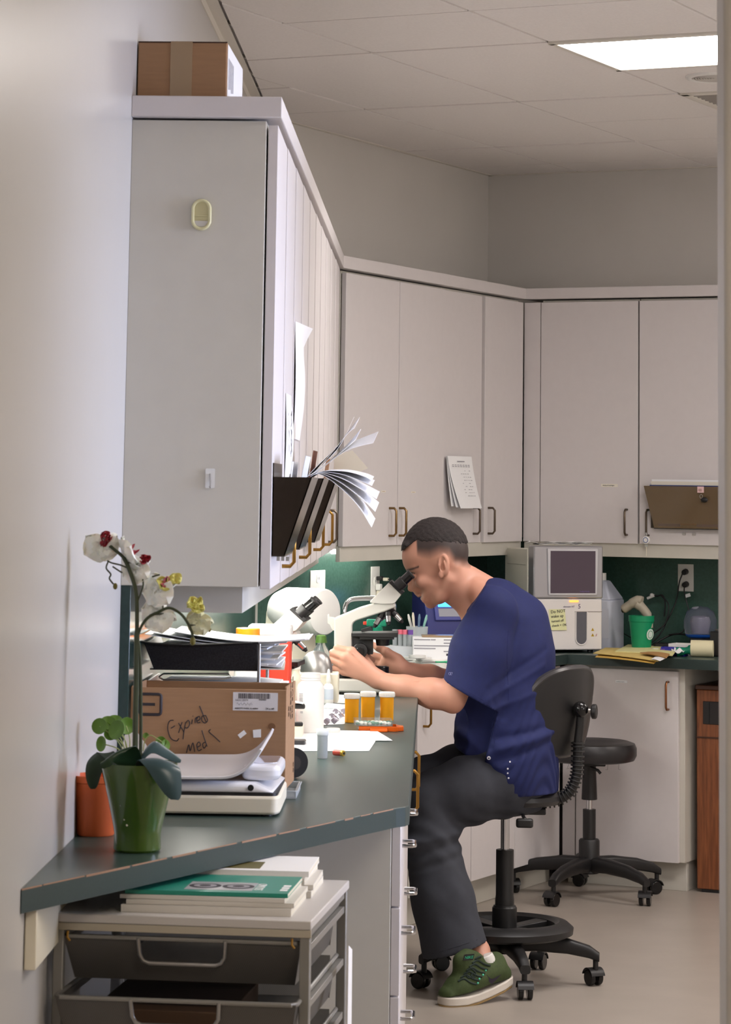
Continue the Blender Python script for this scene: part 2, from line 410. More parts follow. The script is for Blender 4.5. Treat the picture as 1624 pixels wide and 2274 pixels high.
# sink-side run (front plane X_B = .3174)
XM = .3174
Ms = [-2.065, -1.591, -1.159, -.757, -.345]
o = B2W(XM, 0, 0)
def cab_B(label, seams, handles):
    return wall_cab(label, seams[0], seams[-1], seams, o, -TH, XM, handles)
cab_B('almond wall cabinet with two doors behind the fanned papers above the sink', Ms[0:3], {0: [(-1.665, M_brass2)], 1: [(-1.575, M_brass2)]})
cm = cab_B('almond corner wall cabinet with a calendar sheet on its door', Ms[2:5], {0: [(-.835, M_bronze)], 1: [(-.712, M_bronze)]})
dd = [c for c in cm.children if c.name.startswith('door')]
dd[0].location.y += -.010; dd[0].rotation_euler = (0, 0, math.radians(-0.6))     # the left leaf stands slightly open
fb = bbox_b(MB(), 0, XM + .012, -2.11, -.325, ZT + .014, ZF)
tag(fb.build('cabinet_fascia', M_lam, bevel=.002), 'almond top fascia over the sink-side wall cabinets', 'fascia')
lr = bbox_b(MB(), XM - .03, XM - .012, -2.06, -.33, 1.302, ZB + .003)
tag(lr.build('light_rail', M_lamE, bevel=.0015), 'beige light rail under the sink-side wall cabinets', 'light rail')
# back run (front plane Y_B = -.3367); local +x looks to -Y_B
YBK = -.3367
ob = B2W(0, YBK, 0); rzb = -TH - math.pi / 2       # local x -> -Y_B, local y -> +X_B
t1 = wall_cab('almond wall cabinet left of the smoked file pocket on the back wall', .392, .834, [.392, .834], ob, rzb, -YBK, {0: [(.785, M_bronze)]})
t2 = wall_cab('almond wall cabinet carrying the smoked file pocket on the back wall', .836, 1.284, [.836, 1.284], ob, rzb, -YBK, {0: [(.880, M_bronze)]})
t3 = wall_cab('almond wall cabinet at the right end of the back wall past the file pocket', 1.286, 1.72, [1.286, 1.72], ob, rzb, -YBK, {})
fb = bbox_b(MB(), XM - .005, 1.75, YBK - .012, 0, ZT + .014, ZF)
tag(fb.build('cabinet_fascia', M_lam, bevel=.002), 'almond top fascia over the back wall cabinets', 'fascia')
fl = bbox_b(MB(), XM - .001, .391, YBK + .002, YBK + .02, ZB, ZT)
tag(fl.build('corner_filler', M_lam, bevel=.0015), 'narrow almond filler strip in the upper corner between cabinet runs', 'filler')
lr = bbox_b(MB(), XM, 1.72, YBK + .012, YBK + .03, 1.302, ZB + .003)
tag(lr.build('light_rail', M_lamE, bevel=.0015), 'beige light rail under the back wall cabinets', 'light rail')

# under-cabinet fluorescent fixtures: the lit one over the microscopes
t = thing('under_cabinet_light', 'lit fluorescent strip under the left wall cabinets', 'lamp', (-.77, -4.06, 1.352))
MB().box(-.045, .045, -1.85, 1.85, -.012, .0).build('housing', M_white, t, .002)
MB().cyl((0, -1.82, -.024), (0, 1.82, -.024), .013, n=14).build('tube', M_tube, t)

t = thing('under_cabinet_light', 'short lit fluorescent strip under the first sink-side cabinet', 'lamp', B2W(.12, -1.50, 1.353), -TH)
MB().box(-.03, .03, -.27, .27, -.012, .0).build('housing', M_white, t, .002)
MB().cyl((0, -.25, -.022), (0, .25, -.022), .009, n=14).build('tube', M_tube2, t)
# ================================================================== BACKSPLASH, WORKTOP
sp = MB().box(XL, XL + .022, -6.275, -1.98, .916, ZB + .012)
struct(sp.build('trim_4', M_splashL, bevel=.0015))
sp = bbox_b(MB(), 0, .014, -2.12, 0, .916, ZB + .01)
struct(sp.build('trim_5', M_splash))
sp = bbox_b(MB(), .014, 1.9, -.014, 0, .916, ZB + .01)
struct(sp.build('trim_6', M_splash))
c1 = (-.273, (CB * -.273 - .64) / SB)
def w2(x, y): p = B2W(x, y); return (p.x, p.y)
poly = [(XL + .001, -7.655), (-.300, -6.40), (-.281, -6.375), (-.273, -6.345), (-.273, c1[1]), w2(.64, -.64), w2(1.9, -.64), w2(1.9, -.002), w2(.002, -.002), (XL + .001, -1.985)]
ct = MB().prism(poly, .876, .915).build('worktop', M_green, bevel=.0012)
tag(ct, 'dark green laminate worktop running along three walls', 'worktop')
# front edge band with its worn brown core line
e = MB()
pts = [Vector((p[0], p[1], 0)) for p in poly[:6]] + [Vector((*w2(1.9, -.64), 0))]
for a, b in zip(pts[:-1], pts[1:]):
    d = (b - a).normalized(); n = Vector((d.y, -d.x, 0)) * .0012
    e.hexa([a + n + Vector((0, 0, .8755)), b + n + Vector((0, 0, .8755)), b + Vector((0, 0, .8755)), a + Vector((0, 0, .8755)), a + n + Vector((0, 0, .9135)), b + n + Vector((0, 0, .9135)), b + Vector((0, 0, .9135)), a + Vector((0, 0, .9135))])
e.build('edge_band', M_greenE, ct)
e = MB()
random.seed(8)
a, b = pts[0], pts[1]; d = (b - a); n = Vector((d.y, -d.x, 0)).normalized() * .0016
x = 0.0
while x < .97:
    L = random.uniform(.02, .12)
    p, q = a + d * x + n, a + d * min(.99, x + L) + n
    h = random.choice((.0008, .0012, .0022))
    e.hexa([p + Vector((0, 0, .9140 - h)), q + Vector((0, 0, .9140 - h)), q - n + Vector((0, 0, .9140 - h)), p - n + Vector((0, 0, .9140 - h)), p + Vector((0, 0, .9150)), q + Vector((0, 0, .9150)), q - n + Vector((0, 0, .9153)), p - n + Vector((0, 0, .9153))])
    x += L + random.uniform(0, .03)
o = lab(e.build('worn_edge', M_wear, ct), 'chipped brown line along the front edge'); o['kind'] = 'stuff'
# cream support bracket on the left wall
bk = MB().box(XL + .001, XL + .021, -7.6, -6.08, .776, .8755)
tag(bk.build('wall_cleat', M_cream, bevel=.002), 'cream batten on left wall carrying the near end of the worktop', 'batten')

# ================================================================== BASE CABINETS
def drawer_handle(parent, y, z, x=0.0):
    b = MB().tube([(x, y - .045, z), (x + .024, y - .045, z), (x + .030, y - .038, z), (x + .030, y + .038, z), (x + .024, y + .045, z), (x, y + .045, z)], .0042, 8)
    return b.build('handle', M_chrome, parent)
XD = -.292
def drawer_unit(y0, y1, label):
    t = thing('drawer_cabinet', label, 'cabinet', (XD, 0, 0))
    MB().box(XL - XD + .002, -.021, y0 + .001, y1 - .001, .10, .874).box(XL - XD + .002, -.08, y0 + .001, y1 - .001, 0, .10).build('body', M_lamE, t, .0015)
    for z0, z1 in ((.664, .866), (.474, .660), (.284, .470), (.105, .280)):
        d = MB().box(-.02, 0, y0 + .002, y1 - .002, z0, z1).build('drawer', M_lam, t, .0015)
        drawer_handle(d, (y0 + y1) / 2, z1 - (.105 if z1 > .8 else .094))
drawer_unit(-6.05, -5.42, 'nearest almond drawer cabinet under the worktop with chrome wire pulls')
drawer_unit(-5.42, -4.80, 'second almond drawer cabinet from the camera under the worktop')
t = thing('base_cabinet', 'almond base cabinet with brass pulls beside the kneehole', 'cabinet', (XD, 0, 0))
MB().box(XL - XD + .002, -.021, -4.799, -4.15, .10, .874).box(XL - XD + .002, -.08, -4.799, -4.15, 0, .10).build('body', M_lamE, t, .0015)
for a, b, hy in ((-4.797, -4.477, -4.74), (-4.473, -4.153, -4.21)):
    d = MB().box(-.02, 0, a, b, .11, .866).build('door', M_lam, t, .0015)
    handle(d, Matrix.Translation((0, hy, .775)) @ Matrix.Rotation(-math.pi / 2, 4, 'Z'), L=.105)
MB().box(XL + .002, XD - .05, -2.45, -2.20, 0, .874).build('trim_7', M_lamE)['kind'] = 'structure'
# sink base
XS = .60
os_ = B2W(XS, 0, 0)
t = thing('base_cabinet', 'long almond base cabinet under the sink behind the seated man', 'cabinet', os_, -TH)
MB().box(-XS + .002, -.021, -2.02, -.605, .115, .874).box(-XS + .002, -.075, -2.02, -.535, 0, .115).build('body', M_lamE, t, .0015)
for a, b, hy in ((-2.0, -1.509, -1.95), (-1.503, -1.08, -1.14), (-1.075, -.655, -1.02)):
    d = MB().box(-.02, 0, a, b, .115, .866).build('door', M_lam, t, .0015)
    handle(d, Matrix.Translation((0, hy, .77)) @ Matrix.Rotation(-math.pi / 2, 4, 'Z'), L=.105)
MB().box(-.018, -.002, -.652, -.61, .115, .866).build('filler', M_lam, t, .001)
# back base
t = thing('base_cabinet', 'almond base cabinet with one door and brass pull on the back wall', 'cabinet', B2W(0, -.60, 0), rzb)
MB().box(-.598, -.021, .604, 1.122, .115, .874).box(-.598, -.07, .604, 1.112, 0, .115).build('body', M_lamE, t, .0015)
d = MB().box(-.02, 0, .665, 1.100, .115, .862).build('door', M_lam, t, .0015)
handle(d, Matrix.Translation((0, 1.060, .766)) @ Matrix.Rotation(-math.pi / 2, 4, 'Z'), L=.108, m=mat('copper_bronze', (140, 92, 60), .35, .8))
MB().box(-.018, -.002, .606, .660, .115, .862).build('filler', M_lam, t, .001)
MB().box(.0, .0008, .835, .885, .808, .818).build('label_strip', M_paper, t)
text('medical waste', .0062, M_inkl, t, frame((.0012, .838, .8105), (0, 1, 0), (0, 0, 1)))
# brown wood cabinet at the right end
t = thing('wood_cabinet', 'brown wood-grain cabinet with black vent right of the base cabinet', 'cabinet', B2W(1.15, -.52, 0), rzb)
M_wood = mat('walnut_veneer', (104, 58, 34), .45, scale=10, rgb2=(140, 84, 50), stretch=(9, 9, .8), bump=.05, bscale=60)
MB().box(-.45, 0, 0, .46, .012, .79).build('body', M_wood, t, .004)
MB().box(-.45, -.004, .02, .44, 0, .012).build('plinth', M_black, t)
MB().box(-.44, .006, -.004, .464, .79, .808).build('top', mat('dark_walnut', (70, 40, 26), .4), t, .003)
v = MB().box(-.002, .004, .028, .43, .655, .745).build('vent_panel', mat('vent_black', (34, 30, 30), .5), t, .002)
for k in range(5): MB().box(.003, .0075, .05 + .08 * k, .056 + .08 * k, .66, .74).build('slot_bar', M_black, v)
MB().box(.0, .004, -.0, .46, .60, .606).build('trim_line', mat('dark_walnut', (70, 40, 26), .4), t)
# ================================================================== THINGS ON THE LEFT WALL CABINETS
ZW = .9155                                      # worktop surface
# cardboard box on top of the cabinets
z = ZF + .001
t = thing('cardboard_box', 'taped brown cardboard box on top of the left wall cabinets', 'box', (-.795, -6.02, z), math.radians(-1.0))
MB().box(-.100, .100, -.2, .2, 0, .132).build('carton', M_card, t, .003)
MB().box(-.027, .022, -.2012, -.1995, 0, .1328).box(-.027, .022, -.2012, .2, .1318, .1328).build('tape_strip', M_tape, t)
MB().box(-.1, .1, -.2008, -.1998, -.0, .003).box(-.1, .1, -.2008, -.1998, .1295, .1325).build('fold_edge', mat('card_edge_dark', (70, 48, 34), .8), t)
lb = MB().box(.1002, .1008, -.19, .19, .003, .129).build('shipping_label', M_paper, t)
for k in range(6): MB().box(.1009, .1012, -.17 + .022 * k, -.158 + .022 * k, .03 + .003 * (k % 3), .10).build('print_line', M_inkl, lb)
# oval cream hook plate and clear adhesive hook on the end panel
YE = -6.28
t = thing('oval_wall_catch', 'yellowed cream oval recessed catch on the cabinet end panel', 'catch', (-.7435, YE - .0005, 2.166))
def oval(hw, hh, n=20):
    s = hh - hw; return [(hw * math.cos(a), hw * math.sin(a) + (s if math.sin(a) >= 0 else -s)) for a in [2 * math.pi * (i + .5) / n for i in range(n)]]
OLD = mat('yellowed_plastic', (206, 200, 158), .4)
MB().prism(oval(.0225, .035), 0, .0035, lambda a, b, h: Vector((a, -h, b))).build('plate', OLD, t, .001)
MB().tube([(a, -.005, b) for a, b in oval(.0185, .031, 28)], .0035, 8, True).build('rim', OLD, t)
MB().box(-.0145, .0145, -.006, -.001, -.0035, -.0015).build('bar', OLD, t)
MB().prism([(a, b) for a, b in oval(.0150, .027, 24) if b < -.004], .002, .0055, lambda a, b, h: Vector((a, -h, b))).build('cup', mat('pale_grey_plastic', (205, 202, 196), .3), t)
t = thing('adhesive_hook', 'small clear adhesive hook with steel pin on the end panel', 'hook', (-.712, YE - .0005, 1.593))
MB().prism(roundpoly([(-.0105, -.021), (.0105, -.021), (.0105, .021), (-.0105, .021)], .003), 0, .0015, lambda a, b, h: Vector((a, -h, b))).build('backing', mat('clear_pad', (226, 226, 224), .15), t)
MB().tube([(0, -.002, .010), (.001, -.004, -.008), (.001, -.010, -.020), (.0, -.016, -.018)], .0016, 8).build('pin', M_steel, t)

# smoked acrylic file pockets on the left doors
def pocket(y0, y1, label, files):
    t = thing('file_pocket', label, 'file pocket', (XF + .002, (y0 + y1) / 2, 1.43), 0, 'smoked file pockets on the left doors')
    h, L = .168, (y1 - y0) / 2; top, bot = .086, .030
    fr = MB().hexa([(bot - .003, -L, 0), (bot, -L, 0), (bot, L, 0), (bot - .003, L, 0), (top - .003, -L, h), (top, -L, h), (top, L, h), (top - .003, L, h)])
    fr.build('front_panel', M_smoke, t)
    MB().box(0, .003, -L, L, 0, h + .03).build('back_panel', M_smoke, t)
    for s in (-L, L - .003):
        MB().hexa([(0, s, 0), (bot, s, 0), (bot, s + .003, 0), (0, s + .003, 0), (0, s, h), (top, s, h), (top, s + .003, h), (0, s + .003, h)]).build('side_panel', M_smoke, t)
    MB().box(0, bot, -L, L, -.003, 0).build('bottom_panel', M_smoke, t)
    return t
pk = [pocket(-6.262, -5.93, 'nearest smoked acrylic file pocket, seen end-on on the left doors', 0),
      pocket(-5.60, -5.27, 'second smoked acrylic file pocket along the left doors', 0),
      pocket(-4.74, -4.41, 'third smoked acrylic file pocket farthest along the left doors', 0)]
lt = MB()
for k in range(3): lt.box(.012 + .010 * k, .019 + .010 * k, -.168, -.1665, -.012, -.003)
lt.build('mounting_tab', mat('grey_tab', (150, 146, 140), .5), pk[0])
# files standing in the pockets
def standing_sheet(name, label, x, y0, y1, z0, z1, lean, m, cat='folder', group=None, curl=0.0, parent=None):
    f = lambda a, b: (x + lean * b + curl * b * b, y0 + (y1 - y0) * a, z0 + (z1 - z0) * b)
    o = MB().sheet(f, 2, 6, .0012).build(name, m, parent)
    return tag(o, label, cat, group)
standing_sheet('file_folder', 'white folder edges showing at the top of the nearest file pocket', XF + .026, -6.24, -5.97, 1.44, 1.632, .018, M_paper)
standing_sheet('file_folder', 'grey printed form standing behind the nearest pocket front', XF + .035, -6.20, -5.95, 1.44, 1.645, .036, mat('grey_form', (206, 208, 212), .7))
for k, (yy, c, zz) in enumerate(((-5.55, (120, 66, 44), 1.665), (-4.70, (150, 110, 80), 1.655))):
    standing_sheet('file_folder', ['rust brown folder tip above the second file pocket', 'tan folder tip above the third file pocket'][k], XF + .030, yy, yy + .23, 1.44, zz, .03, mat('folder_%d' % k, c, .7))
standing_sheet('file_folder', 'pale folder in the second file pocket', XF + .022, -5.57, -5.30, 1.44, 1.64, .02, M_paperw)
# fanned booklets springing out of the nearest pockets: two things, each page a part
def fan(label, org, curves, yw):
    t = thing('open_booklet', label, 'booklet', org, 0)
    for k, (pts, tw) in enumerate(curves):
        P = bez([(p[0], 0, p[1]) for p in pts], 5); n = len(P) - 1
        def f(a, b, P=P, tw=tw):
            i = min(int(b * n), n); p = P[i]
            wd = yw * (1 - .55 * b ** 2)
            return (p.x + tw * (a - .5) * b * .35, (a - .2) * wd + b * .02, p.z + tw * (a - .5) * b)
        MB().sheet(f, 4, n, .0008).build('page', M_paper, t)
    return t
kx = 1 / 905.0
def rel(*pp): return [((u - 684) * kx, -(v - 1057) * kx) for u, v in pp]
org = PY(684, 1057, -5.52) + Vector((0, 0, -.002))
up = [(rel((684, 1057), (705, 1032), (745, 990), (776, 950), (790, 936)), .030), (rel((684, 1057), (708, 1035), (752, 985), (775, 942)), .044), (rel((684, 1057), (712, 1036), (760, 995), (793, 962)), .028),
      (rel((684, 1057), (716, 1035), (772, 990), (832, 968)), .030)]
dn = [(rel((686, 1059), (715, 1044), (765, 1042), (805, 1050), (826, 1059)), .010), (rel((686, 1059), (715, 1045), (765, 1048), (827, 1069)), .014), (rel((686, 1059), (712, 1046), (760, 1056), (805, 1078), (838, 1096)), .018),
      (rel((686, 1059), (712, 1047), (757, 1064), (800, 1092), (836, 1122)), .022), (rel((686, 1059), (710, 1049), (750, 1070), (795, 1110), (828, 1157)), .020)]
fan('upswept loose pages fanning out above the nearest file pocket', org, up, .21)
fan('drooping booklet pages fanning out over the second file pocket', org + Vector((0, .03, 0)), dn, .21)
qs = [PY(u, v, -4.60) for u, v in ((742, 1060), (742, 1012), (766, 1001), (771, 1004), (783, 1000), (818, 1040), (765, 1062))]
o = MB().prism([(q.x, q.z) for q in qs], -4.60, -4.599, XZ).build('loose_sheet', M_paperw)
tag(o, 'cream sheet standing behind the fanned pages at the third pocket', 'paper')
# papers taped to the left doors
def taped(label, y0, y1, z0, z1, curl_top, bulge):
    t = thing('taped_notice', label, 'notice', (XF + .0015, (y0 + y1) / 2, z0))
    hh = z1 - z0; hw = (y1 - y0) / 2
    f = lambda a, b: (.002 + bulge * math.sin(math.pi * min(1, b * 1.05)) * (.3 + .7 * a) + curl_top * max(0, b - .82) / .18 * a, -hw + 2 * hw * a, hh * b)
    MB().sheet(f, 5, 12, .0006).build('sheet', M_paper, t)
    return t
taped('curled white notice taped high on the left wall cabinet doors', -5.42, -5.10, 1.695, 1.985, .030, .012)
t = taped('white notice with black print taped just above the nearest file pocket', -5.79, -5.56, 1.595, 1.795, .0, .008)
for zz, hgt in ((.125, .05), (.035, .018)):
    text('MAX' if hgt > .03 else 'x', hgt, M_ink, t, frame((.012, -.07, zz + .03), (0, .3, -1), (0, 1, .3)), 'lettering')

# ================================================================== MID AND BACK DOORS
t = thing('calendar_sheet', 'white calendar sheets taped to the corner cabinet door', 'calendar', B2W(XM + .001, -1.01, 1.495), -TH)
for k in range(3):
    dx = .004 * (2 - k)
    f = lambda a, b, k=k: (.003 + .002 * (2 - k) + (.040 - .012 * k) * (1 - b) ** 1.6 * (1 - .3 * a), -.135 + .24 * a + (.045 - .014 * k) * (1 - b), .002 + .207 * b + .004 * k * (1 - b))
    s_ = MB().sheet(f, 4, 8, .0006).build('sheet', M_paper, t)
top = lambda a, b: (.0085 + .040 * (1 - b) ** 1.6 * (1 - .3 * a), -.135 + .24 * a + .045 * (1 - b), .002 + .207 * b)
def printrow(t, b, a0, a1, th, m=M_inkl):
    f = lambda u, v: Vector(top(a0 + (a1 - a0) * u, b + th * (v - .5))) + Vector((.0006, 0, 0))
    MB().sheet(f, 4, 1, .0002).build('print_line', m, t)
printrow(t, .90, .36, .66, .018)
random.seed(2)
for b in (.83, .80):
    for k in range(7): printrow(t, b, .12 + .11 * k, .12 + .11 * k + .07, .012)
for b in (.72, .66, .60, .54, .48, .42, .36, .30, .24):
    for k in range(5): 
        if random.random() < .75: printrow(t, b, .42 + .09 * k, .42 + .09 * k + random.uniform(.03, .07), .009)
for (y, z, nm) in ((-1.72, 1.558, 'orange'), (-1.45, 1.556, 'yellow')):
    o = MB().box(.0002, .001, -.02, .02, 0, .006).build('label_strip', M_paperw, None); o.location = B2W(XM, y, z); o.rotation_euler = (0, 0, -TH)
    tag(o, 'tiny paper strip label low on the %s sink-side cabinet door' % ('first' if nm == 'orange' else 'second'), 'label')
    MB().box(.001, .0012, -.012, .012, .0022, .0036).build('print_line', mat('rust_print', (150, 110, 90), .7), o)
o = MB().box(.0002, .001, -.037, .037, 0, .012).build('label_strip', M_paperw, None); p = PBY(1354, 1078, YBK); o.location = B2W(p.x, YBK, p.z - .006); o.rotation_euler = (0, 0, rzb)
tag(o, 'small paper strip label on the left back wall cabinet door', 'label')
text('sharps & syringes', .0075, M_ink, o, frame((.0012, -.030, .004), (0, 1, 0), (0, 0, 1)), 'lettering')
# back smoked pocket with papers
t = thing('file_pocket', 'wide smoked file pocket on the back wall cabinet door', 'file pocket', B2W(0, YBK - .001, 0), rzb)
M_smoke2 = mat('smoked_acrylic_clearer', (120, 100, 74), .1, alpha=.72)
x0, x1 = .903, 1.235
MB().hexa([(.028, x0 + .012, 1.425), (.031, x0 + .012, 1.425), (.031, x1, 1.425), (.028, x1, 1.425), (.070, x0 - .018, 1.597), (.073, x0 - .018, 1.597), (.073, x1, 1.597), (.070, x1, 1.597)]).build('front_panel', M_smoke2, t)
MB().box(0, .003, x0 - .012, x1, 1.425, 1.61).build('back_panel', mat('smoked_back', (70, 60, 48), .3), t)
for s in (x0, x1 - .003):
    MB().hexa([(0, s + .012, 1.425), (.028, s + .012, 1.425), (.028, s + .015, 1.425), (0, s + .015, 1.425), (0, s - .018, 1.597), (.07, s - .018, 1.597), (.07, s - .015, 1.597), (0, s - .015, 1.597)]).build('side_panel', M_smoke, t)
MB().box(0, .03, x0 + .012, x1, 1.422, 1.426).build('bottom_rail', M_black, t)
MB().box(.0735, .0745, 1.118, 1.146, 1.572, 1.597).build('sticker', mat('pink_sticker', (226, 190, 190), .6), t)
text('48', .016, mat('rust_print', (150, 110, 90), .7), t, frame((.0748, 1.121, 1.577), (0, 1, 0), (0, 0, 1)))
M_b = mat('binder_blue', (36, 58, 120), .5)
def bsheet(label, d, z1, m, a=x0 + .018, b=x1 - .004, z0=1.428):
    o = MB().hexa([(d * .5, a, z0), (d * .5 + .003, a, z0), (d * .5 + .003, b, z0), (d * .5, b, z0), (d, a - .02, z1), (d + .003, a - .02, z1), (d + .003, b, z1), (d, b, z1)]).build('file_folder', m)
    o.location = B2W(0, YBK - .001, 0); o.rotation_euler = (0, 0, rzb); return tag(o, label, 'folder', None)
bsheet('topmost white papers in the back wall file pocket', .018, 1.624, M_paper)
bsheet('second white papers in the back wall file pocket', .030, 1.616, M_paperw)
bsheet('blue folder edge in the back wall file pocket', .044, 1.601, M_b)
bsheet('tan folder seen through the back wall file pocket', .052, 1.585, mat('dull_tan', (112, 98, 72), .7))
k = MB().box(.0315, .033, 1.03, 1.10, 1.44, 1.49).build('inner_label', mat('brown_label', (120, 80, 44), .6), t)
MB().box(.0315, .0325, x0 + .03, 1.03, 1.432, 1.462).build('inner_band', M_b, t)
MB().box(.0315, .0325, 1.10, x1 - .01, 1.432, 1.462).build('inner_band', M_b, t)
MB().tube([(.0755 + .0, 1.135 + .006 * math.cos(a), 1.557 + .008 * math.sin(a)) for a in [2 * math.pi * i / 16 for i in range(16)]], .0012, 6, True).build('key_ring', M_steel, t)
MB().ball((.076, 1.149, 1.543), .012, sz=(.5, 1.3, .9)).build('suction_pad', M_black, t)
for xx in (1.035, 1.078):
    o = MB().box(.0, .006, xx - .007, xx + .007, 1.398, 1.409).build('bumper_clip', mat('clip_grey', (170, 166, 162), .4)); o.location = B2W(0, YBK, 0); o.rotation_euler = (0, 0, rzb)
    tag(o, 'tiny grey clip under the back wall file pocket, %s one' % ('left' if xx < 1.05 else 'right'), 'clip')
# badge reel hanging from the pull
t = thing('badge_reel', 'white badge reel hanging from the pull beside the file pocket', 'badge reel', B2W(.882, YBK - .034, 1.375), rzb)
MB().cyl((-.004, 0, 0), (.008, 0, 0), .0155, n=24).build('case', M_white, t, .002)
MB().tube([(.0085, .010 * math.cos(a), .010 * math.sin(a)) for a in [2 * math.pi * i / 20 for i in range(20)]], .0014, 6, True).build('ring_print', mat('reel_blue', (96, 110, 160), .4), t)
MB().tube([(0, 0, .014), (0, .002, .022), (0, -.002, .03)], .003, 8).build('clip', M_steel, t)
MB().box(-.001, .001, -.006, .006, -.028, -.014).build('strap', M_clear, t)
MB().tube([(0, 0, -.028), (0, .001, -.05), (0, 0, -.066)], .0012, 6).build('cord', M_cream, t)
# ================================================================== THINGS ON THE WORKTOP, NEAR TO FAR
# ---- orchid in a green glass pot
OX = Vector((-.762, -7.150, ZW))
t = thing('potted_orchid', 'white artificial orchid in a dark green glass pot at the near worktop end', 'plant', OX)
M_pot = mat('green_glass', (58, 84, 22), .18, var=.15, scale=8, coat=.6)
prof = [(.001, .004), (.040, .0), (.0435, .004), (.0425, .03), (.045, .045), (.055, .09), (.065, .13), (.071, .155), (.071, .158), (.068, .158), (.063, .135), (.057, .125), (.001, .122)]
MB().lathe(prof, n=40).build('pot', M_pot, t)
MB().lathe([(.001, .133), (.054, .131), (.058, .126)], n=24).build('moss', mat('dark_moss', (44, 48, 26), .9, var=.4, scale=90, bump=.6, bscale=120), t)
sp = MB(); random.seed(11)
for (a, zz, r) in ((-1.9, .10, .0022), (-2.1, .085, .0026), (-1.75, .07, .002), (-2.0, .06, .0018), (-1.9, .05, .0022), (-1.55, .115, .0016)):
    rr = np.interp(zz, [.03, .045, .09, .135], [.0425, .045, .053, .062]); MB().ball((rr * math.cos(a), rr * math.sin(a), zz), r, 8, 4, (1, .5, 1)).build('paint_fleck', M_cream, t)
def op(u, v, dy=0.0): return PY(u, v, OX.y + dy) - OX
M_stem = mat('orchid_stem', (58, 66, 44), .6, var=.25, scale=30)
M_twig = mat('orchid_twig', (70, 74, 58), .6)
MB().tube(bez([op(300, 1705), op(301, 1600), op(303, 1500), op(304, 1420), op(304, 1345), op(300, 1305), op(287, 1265), op(274, 1238), op(256, 1222), op(244, 1212)]), [.0052] * 26 + [.0038] * 30 + [.003] * 17, 8).build('stem', M_stem, t)
MB().tube(bez([op(312, 1702, .004), op(313, 1600, .004), op(312, 1500, .003), op(309, 1440), op(306, 1420), op(312, 1395), op(328, 1372), op(352, 1359), op(376, 1350), op(400, 1362), op(418, 1385), op(427, 1408), op(428, 1418)]), [.0032] * 32 + [.0026] * 65, 8).build('stem', M_stem, t)
for pts in (((304, 1340), (312, 1318), (318, 1300), (317, 1286)), ((285, 1262), (268, 1255), (248, 1250), (238, 1245)), ((240, 1248), (236, 1262), (246, 1275), (243, 1285), (252, 1297)), ((278, 1250), (290, 1249), (297, 1248)), ((362, 1352), (362, 1340), (367, 1326), (372, 1318)), ((332, 1366), (350, 1364), (364, 1363)), ((420, 1388), (445, 1390), (462, 1396)), ((250, 1258), (265, 1268), (272, 1272)), ((338, 1281), (347, 1278), (355, 1276))):
    MB().tube(bez([op(*p) for p in pts], 4), .0016, 6).build('twig', M_twig, t)
for (u, v, r) in ((256, 1302, .0045), (428, 1424, .0058), (465, 1398, .004)):
    MB().ball(op(u, v), r, 10, 6, (.95, .95, 1.35)).build('bud', mat('olive_bud', (104, 98, 40), .55), t)
M_pet = mat('orchid_petal', (240, 240, 232), .7, var=.04, scale=60, trans=0, sss=.15)
M_pety = mat('orchid_petal_yellow', (206, 200, 110), .7, var=.08, scale=50, sss=.1)
M_lip = mat('orchid_lip', (140, 22, 36), .5, var=.25, scale=60)
M_lip2 = mat('orchid_lip_pink', (206, 110, 130), .5, var=.25, scale=60)
def petal(par, c, ang, L, W, n, m, cup=.25, name='petal'):
    n = Vector(n).normalized(); a = n.orthogonal().normalized(); b = n.cross(a)
    d = a * math.cos(ang) + b * math.sin(ang); s = n.cross(d)
    def f(p, q):
        r = q; wd = W * (math.sin(math.pi * min(1, .05 + r * .95) ** .8) ** .6) * (1 if r < 1 else .0)
        k = (p - .5) * 2
        return c + d * (L * r) + s * (k * wd) + n * (cup * L * r * r - .22 * W * (1 - k * k) * math.sin(math.pi * r) + .004 * math.sin(5 * k + 7 * r))
    return MB().sheet(f, 6, 8, .0007).build(name, m, par)
def flower(u, v, R, n, lipm, dy=0, petm=None, lip=True, a0=.3, lipn=None):
    c = op(u, v, dy); pm = petm or M_pet
    core = MB().ball(c, R * .12, 10, 6).build('flower', pm, t)
    for k in range(3): petal(core, c, a0 + k * 2.094, R * .95, R * .46, n, pm)
    for k in (0, 1): petal(core, c, a0 + 1.047 + k * 2.094, R * 1.02, R * .80, n, pm, .15)
    if lip:
        ln = Vector(lipn or n).normalized()
        petal(core, c + ln * .004, a0 + 5.2, R * .42, R * .2, ln, lipm, 1.2, 'lip'); petal(core, c + ln * .004, a0 + 4.2, R * .36, R * .16, ln, lipm, 1.6, 'lip'); MB().ball(c + ln * .008, R * .15, 10, 6, (1, 1, 1.3)).build('column', lipm, core)
    return core
flower(226, 1212, .036, (-.2, .75, .35), M_lip, 0, lipn=(.25, -.6, .9))
for (u, v, a) in ((231, 1180, 1.2), (236, 1200, 4.4), (228, 1192, 2.5)): petal(t, op(u, v, -.006), a, .014, .009, (.3, -1, .2), M_lip, .4, 'lip')
flower(283, 1232, .036, (.75, .3, .5), M_lip, .004, a0=.9)
for (u, v, a) in ((318, 1240, .4), (322, 1246, 3.4), (312, 1236, 1.8)): petal(t, op(u, v, -.008), a, .012, .008, (.6, -1, .1), M_lip, .5, 'lip')
flower(300, 1262, .032, (.5, .8, -.1), M_lip, .01, lip=False, a0=.2)
flower(350, 1305, .038, (.5, .75, -.2), M_lip2, 0, a0=.5)
for (u, v, a) in ((366, 1292, .4), (360, 1300, 2.2), (372, 1296, 4.2)): petal(t, op(u, v, -.008), a, .012, .007, (.4, -1, .3), M_lip2, .5, 'lip')
